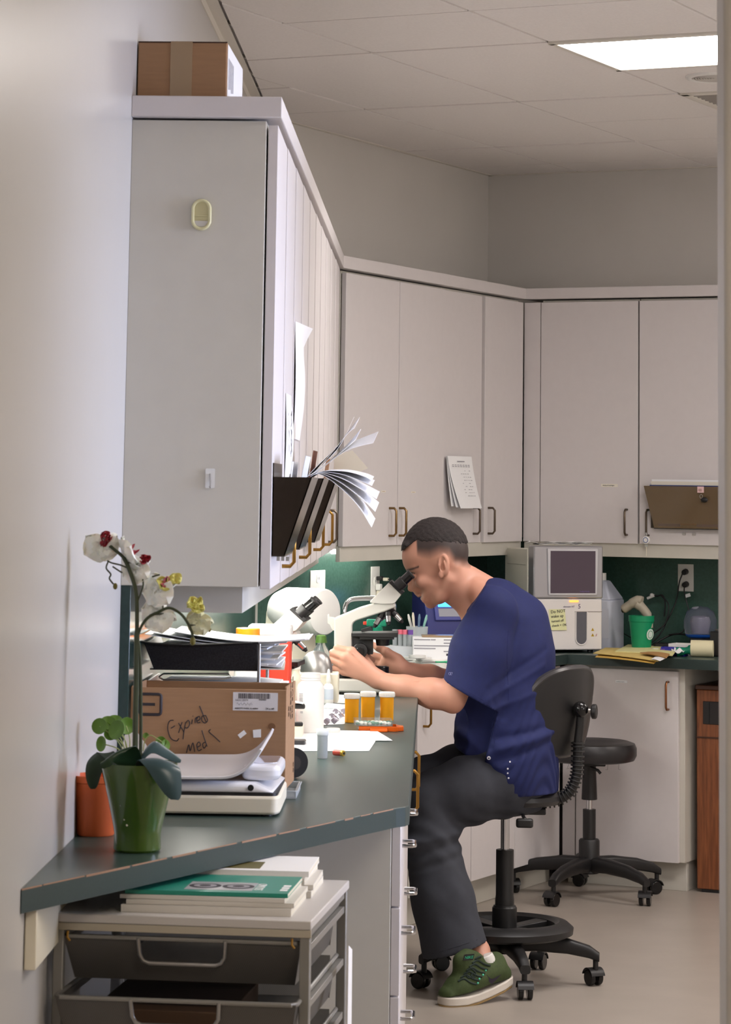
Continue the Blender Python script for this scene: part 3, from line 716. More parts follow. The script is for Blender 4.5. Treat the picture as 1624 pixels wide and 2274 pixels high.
petal(t, op(372, 1288, -.004), .1, .026, .016, (.3, -.8, .4), M_pety, .3); petal(t, op(380, 1276, -.004), 1.4, .024, .015, (.3, -.8, .4), M_pety, .3)
flower(352, 1362, .036, (.2, .9, -.35), M_lip2, .006, lip=False, a0=1.1)
flower(437, 1345, .020, (.2, -.6, .75), M_pety, 0, M_pety, lip=False, a0=.5)
flower(442, 1378, .028, (.3, .8, -.3), M_lip2, .004, mat('orchid_petal_cream', (222, 222, 190), .7, var=.05, scale=60, sss=.1), lip=False, a0=.9)
# strap leaves
M_leaf = mat('orchid_leaf', (52, 74, 78), .30, var=.18, scale=14, stretch=(1, 1, 1))
M_leafd = mat('orchid_leaf_dark', (30, 52, 30), .35, var=.2, scale=14)
def leaf(path, W, m, lat, droop=.3, name='leaf'):
    P = bez(path, 6); n = len(P) - 1; lat = Vector(lat).normalized()
    def f(a, b):
        i = min(int(b * n + .5), n); k = (a - .5) * 2
        wd = W * (math.sin(math.pi * (.08 + .90 * b)) ** .6)
        d = (P[min(i + 1, n)] - P[max(i - 1, 0)]).normalized(); nn = d.cross(lat).normalized()
        return P[i] + lat * (k * wd) + nn * (-droop * wd * k * k)
    return MB().sheet(f, 6, n, .0014).build(name, m, t)
leaf([op(322, 1702), op(338, 1688, -.025), op(352, 1686, -.05), op(362, 1700, -.068), op(374, 1735, -.074), op(388, 1776, -.074)], .034, M_leaf, (.95, .25, -.12), .22)
leaf([op(310, 1690), op(325, 1665, .01), op(345, 1655, .02), op(375, 1672, .02), op(402, 1690, .015)], .018, M_leaf, (0, .9, .5), .3)
leaf([op(300, 1706), op(282, 1680, -.03), op(266, 1668, -.045), op(248, 1682, -.06), op(238, 1704, -.062)], .027, M_leafd, (.9, .3, .45), .2)
leaf([op(262, 1700), op(235, 1672, .03), op(214, 1690, .035), op(206, 1722, .038), op(207, 1752, .038)], .020, M_leafd, (.9, -.4, .1), .2)
# ---- small plant in an orange pot behind it
PXo = Vector((-.865, -6.93, ZW))
t = thing('potted_plant', 'small round-leaved plant in an orange pot behind the orchid', 'plant', PXo)
MB().lathe([(.001, .003), (.034, 0), (.036, .003), (.046, .098), (.0485, .10), (.0485, .112), (.045, .112), (.044, .10), (.001, .098)], n=28).build('pot', mat('terracotta_orange', (200, 92, 42), .6, var=.08, scale=20), t)
def pp(u, v, dy=0): return PY(u, v, PXo.y + dy) - PXo
M_rl = mat('round_leaf_green', (84, 118, 36), .4, var=.15, scale=30)
random.seed(3)
for (u, v, r, n_, dy) in ((222, 1613, .0155, (-.2, -1, .2), -.02), (240, 1608, .016, (.1, -.8, .7), -.01), (255, 1603, .015, (.1, -.6, .8), .0), (280, 1612, .0165, (.5, -.9, .1), -.015), (262, 1622, .019, (-.5, -.8, .3), -.03), (228, 1652, .015, (-.7, -.7, .1), -.02), (246, 1630, .013, (.0, -1, .3), .01), (357, 1648, .011, (.3, -1, .2), .01), (366, 1655, .011, (.7, -.7, .2), .01), (324, 1634, .006, (0, -1, .5), .01)):
    c = pp(u, v, dy); nn = Vector(n_).normalized(); a = nn.orthogonal().normalized(); b = nn.cross(a)
    f = lambda p, q, c=c, a=a, b=b, nn=nn, r=r: c + (a * math.cos(6.2832 * p) + b * math.sin(6.2832 * p)) * (r * max(q, .02)) + nn * (.25 * r * q * q)
    MB().sheet(f, 16, 3, .0006).build('leaf', M_rl, t)
    if u < 300: MB().tube(bez([pp(285, 1690), pp((u + 285) / 2 + 6, (v + 1690) / 2 - 8, dy), c], 5), .0011, 6).build('stem', mat('pale_green_stem', (150, 160, 96), .5), t)
MB().tube(bez([pp(318, 1668), pp(322, 1644), pp(334, 1633), pp(348, 1640), pp(360, 1648)], 5), .001, 6).build('stem', mat('pale_green_stem', (150, 160, 96), .5), t)
lab(MB().prism([(0, -.02), (.045, -.03), (.056, .03), (.035, .058), (.012, .05)], 0, .001, lambda a, b, h: PY(262, 1690, -6.80) - PXo + Vector((a, h, b))).build('care_card', M_paper, t), 'white card stuck among the leaves')

# ---- baby scale
S0 = Vector((-.86, -6.60, ZW))
t = thing('baby_scale', 'white tabletop scale with curved weighing tray beside the orchid', 'scale', S0)
M_sw = mat('scale_white', (222, 221, 224), .25)
MB().prism(roundpoly([(0, 0), (.322, 0), (.328, .03), (.326, .32), (0, .32)], .02), .004, .040).build('base', M_cream, t, .005)
MB().prism(roundpoly([(.006, .01), (.322, .01), (.322, .315), (.006, .315)], .02), .040, .0455).build('gasket', M_black, t)
MB().hexa([(.004, .008, .0455), (.318, .008, .0455), (.328, .31, .0455), (.004, .31, .0455), (.004, .012, .0645), (.275, .02, .0645), (.29, .29, .0645), (.004, .29, .0645)]).build('housing', M_sw, t, .014, seg=4)
MB().prism(roundpoly([(.245, .05), (.325, .05), (.325, .28), (.245, .28)], .03), .066, .096).build('display_hood', M_sw, t, .01, seg=3)
MB().prism(roundpoly([(.262, .10), (.316, .10), (.316, .25), (.262, .25)], .02), .0955, .098).build('display', mat('display_clear', (196, 196, 206), .06, coat=1), t, .002)
MB().cyl((.268, .0085, .056), (.268, .014, .056), .0062, n=18).build('knob', M_black, t)
lv = bez([(-.02, 0, .069), (.10, 0, .0695), (.19, 0, .070), (.232, 0, .073), (.262, 0, .087), (.284, 0, .110), (.297, 0, .130)], 6); nl = len(lv) - 1
def f(a, b):
    p = lv[min(int(b * nl + .5), nl)]; yy = -.008 + .325 * a
    return Vector((p.x - .006 * (1 - a), yy, p.z + .014 * a + .003 * (abs(a - .5) * 2) ** 6))
MB().sheet(f, 10, nl, .006).build('weighing_tray', M_sw, t, .0015)
for (x, y) in ((.03, .03), (.30, .03), (.03, .29), (.30, .29)): MB().cyl((x, y, 0), (x, y, .006), .012, n=14).build('foot', M_black, t)
for (a, b) in ((.085, .16), (.075, .11)): MB().box(a, a + .005, b, b + .012, .0735, .0740).build('scuff', mat('scuff_grey', (120, 118, 140), .6), t)
o = thing('plastic_tray', 'clear plastic tray lying under the Expired Meds box', 'tray', (-.86, -6.265, ZW))
MB().box(0, .345, 0, .20, 0, .003).build('floor', M_frost, o)
for a in ((0, .345, 0, .004), (0, .345, .196, .20), (0, .004, .004, .196), (.341, .345, .004, .196)): MB().box(*a, .003, .0165).build('wall', M_frost, o, .001)
MB().tube([(a, b, .0158) for a, b in roundpoly([(0, 0), (.347, 0), (.347, .20), (0, .20)], .008)], .0016, 6, True).build('rim', M_frost, o)

# ---- cardboard box with handwriting
B0 = Vector((-.902 + .033, -6.085, ZW))
BW, BD, BH, RB = .337, .205, .211, math.radians(-2.5)
t = thing('cardboard_box', 'open brown box marked Expired Meds on the near worktop', 'box', B0, 0)
p0 = PY(285, 1700, -6.085)
BX0, BY0, BZ0 = -.8755, -6.257, ZW + .0178; t.location = (BX0, BY0, BZ0); t.rotation_euler = (0, 0, RB)
w_ = .0045
MB().box(0, BW, 0, w_, 0, BH).build('front_panel', M_card, t, .001)
MB().box(BW - w_, BW, w_, BD, 0, BH + .006).build('side_panel', M_card, t, .001)
MB().box(0, w_, w_, BD, 0, BH + .002).build('side_panel', M_card, t, .001)
MB().box(w_, BW - w_, BD - w_, BD, 0, BH + .001).build('back_panel', M_card, t, .001)
MB().box(w_, BW - w_, w_, BD - w_, 0, .004).build('bottom_panel', M_card, t)
MB().box(w_, .055, .03, .0345, .02, BH - .004).build('inner_flap', M_card, t)
def bx(u, v):                                     # photograph point on the front panel -> panel coordinates
    p = PY(u, v, BY0 - .01); return ((p.x - BX0) / math.cos(RB), p.z - BZ0)
M_mark = mat('marker_ink', (46, 40, 44), .6)
def stroke(pts, r, par=None, m=None, name='handwriting'):
    P = bez([(bx(*q)[0], -.0003, bx(*q)[1]) for q in pts], 5)
    return MB().tube(P, r, 5).build(name, m or M_mark, par or t)
for pts in (((385, 1600), (376, 1602), (372, 1615), (375, 1632), (381, 1642), (392, 1646), (397, 1640)), ((379, 1618), (388, 1612)), ((396, 1606), (408, 1626)), ((404, 1604), (396, 1628)),
            ((412, 1604), (409, 1620), (406, 1642)), ((411, 1607), (418, 1600), (421, 1608), (416, 1617), (410, 1616)), ((427, 1598), (425, 1608)), ((428, 1590), (429, 1591)), ((433, 1606), (434, 1596), (440, 1592)),
            ((437, 1602), (444, 1597), (442, 1591), (437, 1596), (438, 1605), (445, 1604)), ((457, 1589), (449, 1591), (448, 1600), (455, 1606), (461, 1600), (457, 1589)), ((443, 1568), (448, 1580), (455, 1598), (458, 1604)),
            ((414, 1672), (419, 1654), (422, 1668), (428, 1650), (432, 1670)), ((437, 1660), (445, 1655), (442, 1648), (437, 1654), (440, 1667), (448, 1664)), ((457, 1648), (450, 1652), (453, 1662), (458, 1655)),
            ((448, 1622), (453, 1638), (460, 1658)), ((468, 1620), (464, 1625), (476, 1636), (489, 1648))):
    stroke(pts, .0011)
sq = roundpoly([(-.046, -.0215), (.0, -.0215), (.0, .0215), (-.046, .0215)], .006, 3)
cx, cz = bx(357, 1565)
MB().tube([(cx + a, -.0004, cz + b) for a, b in sq], .0032, 6, True).build('printed_emblem', M_mark, t)
MB().box(cx - .046, cx - .013, -.0008, -.0001, cz - .003, cz + .003).build('printed_emblem', M_mark, t)
x0, z1 = bx(518, 1537); x1, z0 = bx(617, 1579)
lb = MB().box(x0, x1, -.0010, -.0002, z0, z1).build('shipping_label', mat('label_white', (214, 212, 216), .6), t)
random.seed(5); x = x0 + .012
while x < x0 + .080:
    ww = random.choice((.0008, .0012, .002)); MB().box(x, x + ww, -.0014, -.0008, z1 - .013, z1 - .002).build('barcode_bar', M_ink, lb); x += ww + random.choice((.0009, .0014))
text('NDC 0074', .0062, M_inkl, lb, frame((x0 + .005, -.0013, z0 + .020), (1, 0, 0), (0, 0, 1))); text('EXPIRES', .0045, M_ink, lb, frame((x0 + .056, -.0013, z0 + .022), (1, 0, 0), (0, 0, 1)))
text('ABBOTT PARK, IL 60064', .0048, M_ink, lb, frame((x0 + .004, -.0013, z0 + .003), (1, 0, 0), (0, 0, 1))); text('24 x 60', .006, M_ink, lb, frame((x1 - .026, -.0013, z0 + .003), (1, 0, 0), (0, 0, 1)))
MB().tube([(x0 + .008 + .002 * k, -.0012, z0 + .014 + .003 * math.sin(k * 1.7)) for k in range(18)], .0004, 4).build('scribble', M_inkl, lb)
def patch(pts):
    q = [bx(*p) for p in pts]; MB().prism(q, -.0009, -.0002, XZ).build('paper_patch', M_paper, t)
patch(((528, 1632), (542, 1621), (548, 1629), (534, 1640))); patch(((562, 1621), (580, 1619), (580, 1637), (563, 1638)))
cx, cz = bx(604, 1613); MB().prism([(cx + .008 * math.cos(a), cz + .007 * math.sin(a)) for a in [2 * math.pi * i / 14 for i in range(14)]], -.0006, -.0001, XZ).build('stain', mat('card_stain', (118, 84, 56), .8), t)
for (k, zz, hh) in ((.045, .150, .055), (.085, .142, .07), (.125, .140, .075), (.17, .02, .06)):
    text('ABBOTT' if k in (.085,) else ('EN SURE' if k == .125 else '00'), .024, mat('faded_print', (92, 74, 62), .8), t, frame((BW + .0008, k + .016, zz), (0, 0, 1), (0, -1, 0)), 'side_print')
lab(t.children[1], 'right side panel with faded print')
t = thing('tape_roll', 'black round tape roll half hidden behind the Expired Meds box', 'tape roll', (-.545, -5.83, ZW), math.radians(20))
ring = [(.034, -.012), (.034, .012), (.017, .012), (.017, -.012), (.034, -.012)]
MB().lathe([(.0335, -.012), (.034, .0), (.0335, .012)], (0, 0, .0345), 30, Matrix.Rotation(math.pi / 2, 4, 'X')).build('tape', M_black, t)
MB().lathe([(.016, -.0125), (.016, .0125)], (0, 0, .0345), 24, Matrix.Rotation(math.pi / 2, 4, 'X')).build('core', mat('core_dark', (52, 46, 42), .6), t)

# ---- letter-tray stack with papers
T0 = Vector((-.873, -6.015, ZW))
M_mesh = mat('black_wire_mesh', (48, 48, 52), .45, .3, var=.3, scale=300)
M_meshs = mat('silver_wire_mesh', (160, 158, 156), .4, .6, var=.2, scale=300)
px_ = 1 / 860.0
random.seed(9)
t = thing('letter_tray', 'stacked wire-mesh letter trays heaped with papers behind the Expired Meds box', 'letter tray', T0)
for zz, m in ((.060, M_meshs), (.157, M_meshs), (.245, M_mesh)):
    tr = MB().box(.012, .254, .01, .33, zz + .005, zz + .008).build('tray', m, t)
    MB().hexa([(.022, .004, zz + .006), (.254, .0, zz + .006), (.254, .004, zz + .006), (.022, .008, zz + .006), (.0, -.010, zz + .064), (.254, -.0105, zz + .066), (.254, -.0065, zz + .066), (.0, -.006, zz + .064)]).build('mesh_front', m, tr)
    MB().hexa([(.022, .004, zz + .006), (.026, .004, zz + .006), (.026, .33, zz + .006), (.022, .33, zz + .006), (.0, -.012, zz + .064), (.004, -.012, zz + .064), (.004, .33, zz + .064), (.0, .33, zz + .064)]).build('mesh_side', m, tr)
    MB().tube(bez([(-.006, -.014, zz + .068), (.02, -.016, zz + .064), (.11, -.014, zz + .062), (.19, -.010, zz + .065), (.256, -.006, zz + .068)], 5), .0028, 8).build('rim_wire', M_chrome if m is M_meshs else M_black, tr)
for x in (.258,):
    for y in (.0, .33): MB().cyl((x, y, 0), (x, y, .312), .004, n=10).build('post', M_steel, t)
MB().tube([(.035, -.008, .236), (.045, -.010, .243), (.190, -.010, .245), (.197, -.010, .238), (.18, -.01, .233), (.045, -.01, .230), (.036, -.010, .234)], .002, 8, True).build('label_loop', M_chrome, t)
def paper_pile(label, z0, z1, n, x1=.305, seed=1):
    random.seed(seed); q = thing('paper_stack', label, 'papers', T0 + Vector((0, 0, z0)))
    for k in range(n):
        z = (z1 - z0) * k / n; dx = random.uniform(-.006, .022); a = random.uniform(-.05, .05)
        M = Matrix.Translation((.142 + dx, .17, z)) @ Matrix.Rotation(a, 4, 'Z')
        h = (z1 - z0) / n * .8
        f = lambda u, v, M=M, k=k, h=h: M @ Vector((-.118 + .262 * u, -.14 + .28 * v, h + .006 * max(0, u - .75) / .25 * math.sin(k * 1.9)))
        MB().sheet(f, 5, 2, h).build('sheet', M_paper if k % 4 else M_paperw, q)
    return q
paper_pile('thick ragged pile of white papers filling the top letter tray', .252, .305, 12, seed=2)
paper_pile('papers lying in the middle letter tray', .164, .22, 7, seed=5)
paper_pile('papers lying in the lowest letter tray', .067, .115, 4, seed=6)
q = thing('paper_stack', 'bright white loose sheets sloping over the top letter tray', 'papers', T0 + Vector((0, 0, .307)))
for k, (dx, dz, tl) in enumerate(((0, 0, .0), (.02, .003, .004), (.07, .005, .010), (.062, .006, .010))):
    f = lambda u, v, dx=dx, dz=dz, tl=tl: Vector((-.002 + dx + .30 * u, .01 + .25 * v, dz + .012 * math.cos(math.pi * u) * (1 - u) + tl * u * u + .010 * (1 - u) ** 3))
    MB().sheet(f, 8, 3, .0012).build('sheet', M_paper, q)

# ---- microscopes
MY = -3.17
MO = PY(795, 1541, MY); MO.z = ZW
def mp(u, v): p = PY(u, v, MY) - MO; return (p.x, p.z)
M_mic = mat('microscope_white', (206, 203, 196), .34)
def lumps(poly, y0, y1, m, name, par, bev=.004, r=.004): return MB().prism(roundpoly([mp(*p) for p in poly], r), y0, y1, XZ).build(name, m, par, bev)
def microscope(label, loc, rz):
    t = thing('microscope', label, 'microscope', loc, rz)
    zb = MO.z
    MB().prism(roundpoly([(-.082, -.085), (.125, -.085), (.125, .085), (-.082, .085)], .02), .008, .050).build('base', M_mic, t, .006)
    MB().prism(roundpoly([(-.070, -.075), (.115, -.075), (.115, .075), (-.070, .075)], .02), .0, .009).build('foot_plate', M_black, t)
    MB().prism(roundpoly([(-.080, -.06), (-.02, -.06), (-.02, .06), (-.080, .06)], .012), .049, .068).build('base_hump', M_black, t, .006)
    lumps([(743, 1500), (743, 1372), (800, 1348), (835, 1338), (876, 1338), (881, 1346), (856, 1357), (790, 1378), (783, 1386), (783, 1500)], -.031, .031, M_mic, 'arm', t, .006, .008)
    MB().box(mp(743, 0)[0], mp(783, 0)[0], -.034, .034, .045, mp(0, 1490)[1]).build('arm_root', M_mic, t, .004)
    lumps([(728, 1364), (732, 1364), (733, 1370), (745, 1372), (745, 1401), (738, 1398), (733, 1386), (728, 1384)], -.018, .018, M_mic, 'lamp_port', t, .002, .002)
    lumps([(820, 1337), (866, 1292), (894, 1317), (876, 1340), (850, 1341)], -.040, .040, M_mic, 'head', t, .009, .008)
    lumps([(864, 1293), (871, 1288), (899, 1314), (892, 1320)], -.042, .042, M_black, 'head_cap', t, .002, .002)
    a, b = Vector((mp(882, 1304)[0], 0, mp(882, 1304)[1])), Vector((mp(914, 1274)[0], 0, mp(914, 1274)[1])); d = (b - a).normalized()
    for s in (-.031, .031):
        y = Vector((0, s, 0)); e = MB().cyl(a + y, a + d * .030 + y, .0185, n=20).build('eyepiece', M_black, t, .0015)
        MB().cyl(a + d * .026 + y, b + y, .0150, n=20).build('tube', M_blackg, e, .001); MB().cyl(b - d * .006 + y, b + d * .001 + y, .0165, n=20).build('eyecup', M_black, e, .001)
    # nosepiece and objectives
    c = Vector((mp(860, 1346)[0], 0, mp(860, 1346)[1]))
    MB().cyl(c + Vector((.004, 0, .004)), c + Vector((-.012, 0, -.018)), .030, .026, n=24).build('nosepiece', M_black, t, .002)
    for (pu, pv, L, yy) in ((844, 1372, .036, -.012), (862, 1368, .030, -.022), (879, 1366, .034, -.004), (851, 1366, .022, .018)):
        p = Vector((mp(pu, pv)[0], yy, mp(pu, pv)[1])); dd = (p - c); dd.y *= .6; dd.normalize()
        ob = MB().cyl(c + dd * .02 + Vector((0, yy * .5, 0)), p, .0105, n=16).build('objective', M_black, t, .001)
        MB().cyl(p, p + dd * (L * .7), .0098, .0085, n=16).build('barrel', M_chrome, ob, .001); MB().cyl(p + dd * (L * .7), p + dd * L, .0085, .004, n=14).build('lens_tip', M_black, ob)
    # stage, slide holder, condenser, focus block and knobs
    lumps([(782, 1404), (884, 1403), (884, 1413), (782, 1411)], -.068, .068, M_black, 'stage', t, .001, .001)
    lumps([(800, 1411), (876, 1411), (876, 1418), (800, 1418)], -.06, .05, M_black, 'stage_slide', t, .001, .001)
    lumps([(802, 1397), (824, 1390), (826, 1399), (804, 1403)], -.030, -.012, M_black, 'slide_clip', t, .001, .001)
    sl = MB().box(mp(822, 0)[0], mp(862, 0)[0], -.013, .013, mp(0, 1402.5)[1], mp(0, 1401.6)[1]).build('glass_slide', M_clear, t)
    cc = mp(850, 1424)
    MB().cyl((cc[0], 0, cc[1] - .014), (cc[0], 0, cc[1] + .014), .020, .025, n=22).build('condenser', M_black, t, .002)
    lumps([(782, 1405), (829, 1411), (829, 1452), (815, 1453), (782, 1444)], -.024, .024, M_black, 'focus_block', t, .002, .002)
    kc = mp(801, 1443)
    for s in (-1, 1):
        MB().cyl((kc[0], s * .031, kc[1]), (kc[0], s * .062, kc[1]), .024, n=28).build('focus_knob', M_black, t, .002); MB().cyl((kc[0], s * .060, kc[1]), (kc[0], s * .078, kc[1]), .013, n=20).build('fine_knob', M_blackg, t, .001)
    lc = mp(846, 1482)
    MB().cyl((lc[0], 0, .049), (lc[0], 0, lc[1] + .004), .027, n=26).build('illuminator', M_blackg, t, .003); MB().cyl((lc[0], 0, lc[1] + .004), (lc[0], 0, lc[1] + .0055), .019, n=22).build('field_lens', M_clear, t)
    return t
microscope('white microscope in use at the hands of the seated man', MO, 0)
m2 = microscope('white microscope behind the letter trays, its dark eyepiece pointing right', (0, 0, ZW), math.radians(-6))
e2 = PY(705, 1326, -4.42)
ex = mp(914, 1274)
m2.scale = (.985, .985, .9); m2.location = (e2.x - ex[0] * .985, -4.42 + .01, ZW)

# ---- white centrifuge drum, bottles and boxes in the far left corner
C0 = PY(690, 1357, -2.62)
t = thing('centrifuge', 'rounded white bench centrifuge in the corner behind the far microscope', 'centrifuge', (C0.x - .035, -2.62, ZW), -.75)
R_ = .080
MB().lathe([(.001, .085), (R_ * .55, .086), (R_ * .93, .080), (R_ * .995, .072), (R_, .060), (R_ * .98, -.10), (R_ * .80, -.14), (.001, -.15)], (0.04, 0, C0.z - ZW), 40, Matrix.Rotation(math.pi / 2, 4, 'Y')).build('drum', M_white, t)
MB().prism([(-.13, 0), (.03, 0), (.01, C0.z - ZW), (-.11, C0.z - ZW)], -.06, .06, XZ).build('pedestal', M_cream, t, .006)
def simple_at(u, v, y): p = PY(u, v, y); return p
def bottle(label, cat, u, y, h, r, m, cap, name='bottle', neck=.4, z=ZW, lblm=None, sx=1, ch=.02):
    p = PY(u, 1400, y); t = thing(name, label, cat, (p.x, y, z))
    MB().lathe([(.001, .001), (r * .9, 0), (r, .004), (r, h * .72), (r * .92, h * .80), (r * neck, h * .9), (r * neck, h)], n=26, sy=sx).build('body', m, t)
    MB().lathe([(.001, h - .002), (r * neck * 1.2, h - .002), (r * neck * 1.2, h + ch), (r * neck * 1.1, h + ch + .002), (.001, h + ch + .002)], n=22, sy=sx).build('cap', cap, t)
    if lblm: MB().lathe([(r + .0006, h * .18), (r + .0006, h * .60)], n=26, sy=sx).build('label', lblm, t)
    return t
M_oj = mat('orange_opaque', (255, 140, 20), .35)
bottle('orange-topped spray bottle between the letter trays and the far microscope', 'bottle', 551, -4.75, .225, .036, M_white, M_oj, neck=.75, lblm=mat('pale_blue_label', (176, 210, 234), .5), ch=.055)
p = PY(582, 1400, -4.55); t = thing('sharps_container', 'red sharps container behind the letter trays', 'container', (p.x - .01, -4.62, ZW))
M_red = mat('sharps_red', (224, 66, 46), .35, var=.04, scale=20)
MB().prism(roundpoly([(-.02, -.045), (.095, -.045), (.095, .06), (-.02, .06)], .012), 0, .255).build('body', M_red, t, .004)
MB().prism(roundpoly([(-.022, -.047), (.097, -.047), (.097, .062), (-.022, .062)], .012), .255, .285).build('lid', M_white, t, .006)
bottle('small cream bottle beside the red sharps container', 'bottle', 660, -4.1, .135, .017, M_cream, M_white, neck=.6)
# dark clutter seen under the far microscope
p = PY(618, 1490, -4.75); t = thing('stapler', 'black stapler lying open beside the letter trays', 'stapler', (p.x, -4.78, ZW + .028), .1)
MB().box(-.012, .075, -.016, .016, .045, .058).build('top_arm', M_black, t, .004); MB().box(-.012, .07, -.014, .014, .0, .010).build('base', M_black, t, .003); MB().box(-.012, .0, -.012, .012, .008, .048).build('hinge', M_steel, t, .002)
o = MB().prism(roundpoly([(-.10, -.06), (.07, -.06), (.07, .06), (-.10, .06)], .006), 0, .0275).build('slide_box', M_cream); o.location = (p.x, -4.78, ZW); tag(o, 'pale slide box under the black stapler', 'box')
for k, dz in enumerate((.0,)):
    o = MB().prism(roundpoly([(-.05, -.03), (.055, -.03), (.055, .03), (-.05, .03)], .006), 0, .012).build('wallet', M_vinyl, bevel=.003); o.location = PY(634, 1520, -5.0); o.location.z = ZW; tag(o, 'flat black case lying on the worktop by the letter trays', 'case')
o = MB().sheet(lambda a, b: Vector((.09 * a, .05 * b, .012 * math.sin(math.pi * a) * (1 - .6 * a))), 8, 2, .001).build('loose_sheet', M_paper); o.location = (p.x - .02, -4.80, ZW + .0875); tag(o, 'curled white slip lying on the black stapler', 'paper')
# soap bottle
y = -2.78; p = PY(714, 1400, y); t = thing('soap_bottle', 'clear soap bottle with green cap and lime label near the faucet', 'bottle', (p.x, y, ZW))
MB().lathe([(.001, .002), (.036, 0), (.041, .006), (.042, .05), (.036, .095), (.020, .122), (.014, .132), (.014, .138)], n=28, sy=.6).build('body', M_clear, t)
MB().lathe([(.001, .137), (.020, .137), (.017, .160), (.010, .163), (.001, .163)], n=20, sy=.9).build('cap', mat('cap_green', (74, 108, 44), .4), t)
MB().prism(oval(.022, .034), -.0275, -.0265, XZ).build('label', mat('lime_label', (120, 150, 62), .5), t); t.children[-1].location = (.0, -.0005, .058)
text('Softsoap', .0085, mat('label_violet', (70, 56, 130), .5), t, frame((-.019, -.029, .062), (1, 0, 0), (0, 0, 1)))
# silver dome
p = PY(703, 1480, -3.55); t = thing('dome_press', 'silver domed slide dryer between the microscopes', 'lab device', (p.x, -3.55, ZW + .085))
MB().lathe([(.050, .0), (.050, .016), (.048, .028), (.041, .049), (.028, .063), (.010, .069), (.001, .070)], n=34, sy=.9).build('dome', M_steel, t); MB().box(-.06, .07, -.055, .055, -.085, .004).build('plinth', M_cream, t, .004)
# dropper bottle by the near hand, white pill bottle, amber vials
p = PY(730, 1500, -3.62); t = thing('dropper_bottle', 'small white dropper bottle beside the near hand', 'bottle', (p.x, -3.62, ZW))
MB().lathe([(.001, .001), (.015, 0), (.0155, .003), (.0155, .05), (.010, .058), (.006, .060), (.006, .066)], n=22).build('body', M_white, t); MB().lathe([(.007, .064), (.0075, .066), (.004, .10), (.002, .104), (.001, .104)], n=16).build('spout', M_white, t)
MB().lathe([(.0158, .012), (.0158, .044)], n=22).build('label', mat('label_bluegrey', (206, 214, 226), .5), t)
p = PY(690, 1600, -4.62)
t = thing('pill_bottle', 'large white pill bottle beside the Expired Meds box', 'bottle', (p.x, -4.66, ZW))
MB().lathe([(.001, .002), (.034, 0), (.0375, .004), (.0378, .118), (.034, .130), (.0275, .137), (.0265, .140), (.0275, .142), (.0265, .146), (.0275, .148), (.0265, .152), (.0265, .160), (.024, .160), (.024, .150), (.001, .149)], n=40).build('body', M_white, t)
for k in range(6): MB().box(-.012, .0, -.0384, -.0376, .085 + .004 * k, .0865 + .004 * k, Matrix.Rotation(-.5, 4, 'Z')).build('print_line', M_inkl, t)
for k in range(2): MB().box(-.008, .0, -.0384, -.0376, .055 + .003 * k, .0565 + .003 * k, Matrix.Rotation(-.5, 4, 'Z')).build('print_line', M_inkl, t)
o = thing('bottle_closure', 'white screw cap lying beside the clear vial', 'cap', PZ(740, 1628, ZW)); MB().lathe([(.001, .0135), (.0175, .0135), (.0185, .012), (.0185, 0), (.017, 0), (.017, .011), (.001, .011)], n=30).build('cap', M_white, o)
for k in range(24): MB().box(.0182, .0192, -.0008, .0008, .001, .011, Matrix.Rotation(k * math.pi / 12, 4, 'Z')).build('grip_rib', M_white, o)
def vial(label, u, v, h, m, group=None, fill=None, y=None):
    p = PZ(u, v, ZW); t = thing('pill_vial', label, 'vial', p, 0, group)
    MB().lathe([(.001, .0015), (.019, .0), (.0195, .002), (.020, h), (.0188, h), (.0183, .003), (.001, .003)], n=32).build('body', m, t)
    MB().lathe([(.0205, h - .006), (.0225, h - .005), (.0228, h + .006), (.0215, h + .0085), (.001, h + .0085)], n=32).build('cap', M_white, t)
    for k in range(32): MB().box(.0225, .0234, -.0007, .0007, h - .004, h + .005, Matrix.Rotation(k * math.pi / 16, 4, 'Z')).build('grip_rib', M_white, t)
    if fill: MB().lathe([(.001, .0045), (.0165, .0045), (.0165, h * .62), (.001, h * .66)], n=24).build('paper_slip', mat('vial_slip', (246, 196, 44), .6), t)
    return t
vial('amber pill vial at the left of the three behind the pill tray', 781, 1604, .072, M_amber, None, 1)
vial('amber pill vial in the middle of the three, touching the left one', 817, 1600, .073, M_amber, None, 1)
vial('amber pill vial standing alone at the right of the three', 859, 1600, .072, M_amber, None, 1)
p = PZ(716, 1684, ZW); t = thing('pill_vial', 'empty clear vial with white snap cap in front of the white papers', 'vial', p)
MB().lathe([(.001, .0015), (.0115, 0), (.0128, .002), (.0132, .062), (.0122, .062), (.0118, .004), (.001, .004)], n=28).build('body', M_frost, t); MB().lathe([(.0145, .056), (.0150, .058), (.0150, .069), (.0135, .071), (.001, .071)], n=28).build('cap', mat('cap_frosted', (232, 236, 240), .4), t)
# pill counting trays
def tray_b(label, u0, v0, w_, d_, z, h, m, rz=.06, pills=False):
    p = PZ(u0, v0, z); t = thing('pill_tray', label, 'tray', (p.x, p.y, z), rz)
    MB().box(0, w_, 0, d_, 0, .0025).build('floor', m, t, .0008)
    MB().box(0, w_, 0, .003, .0025, h).build('side', m, t, .001); MB().box(0, w_, d_ - .003, d_, .0025, h).build('side', m, t, .001); MB().box(0, .003, .003, d_ - .003, .0025, h).build('side', m, t, .001); MB().box(w_ - .003, w_, .003, d_ - .003, .0025, h).build('side', m, t, .001)
    return t
t = tray_b('translucent orange pill counting tray beneath the clear pill organiser', 797, 1624, .108, .09, ZW, .013, M_orange)
MB().hexa([(.03, -.02, .0), (.078, -.02, .0), (.078, .0, .0), (.03, .0, .0), (.03, -.02, .004), (.078, -.02, .004), (.078, 0, .010), (.03, 0, .010)]).build('pour_lip', M_orange, t, .001)
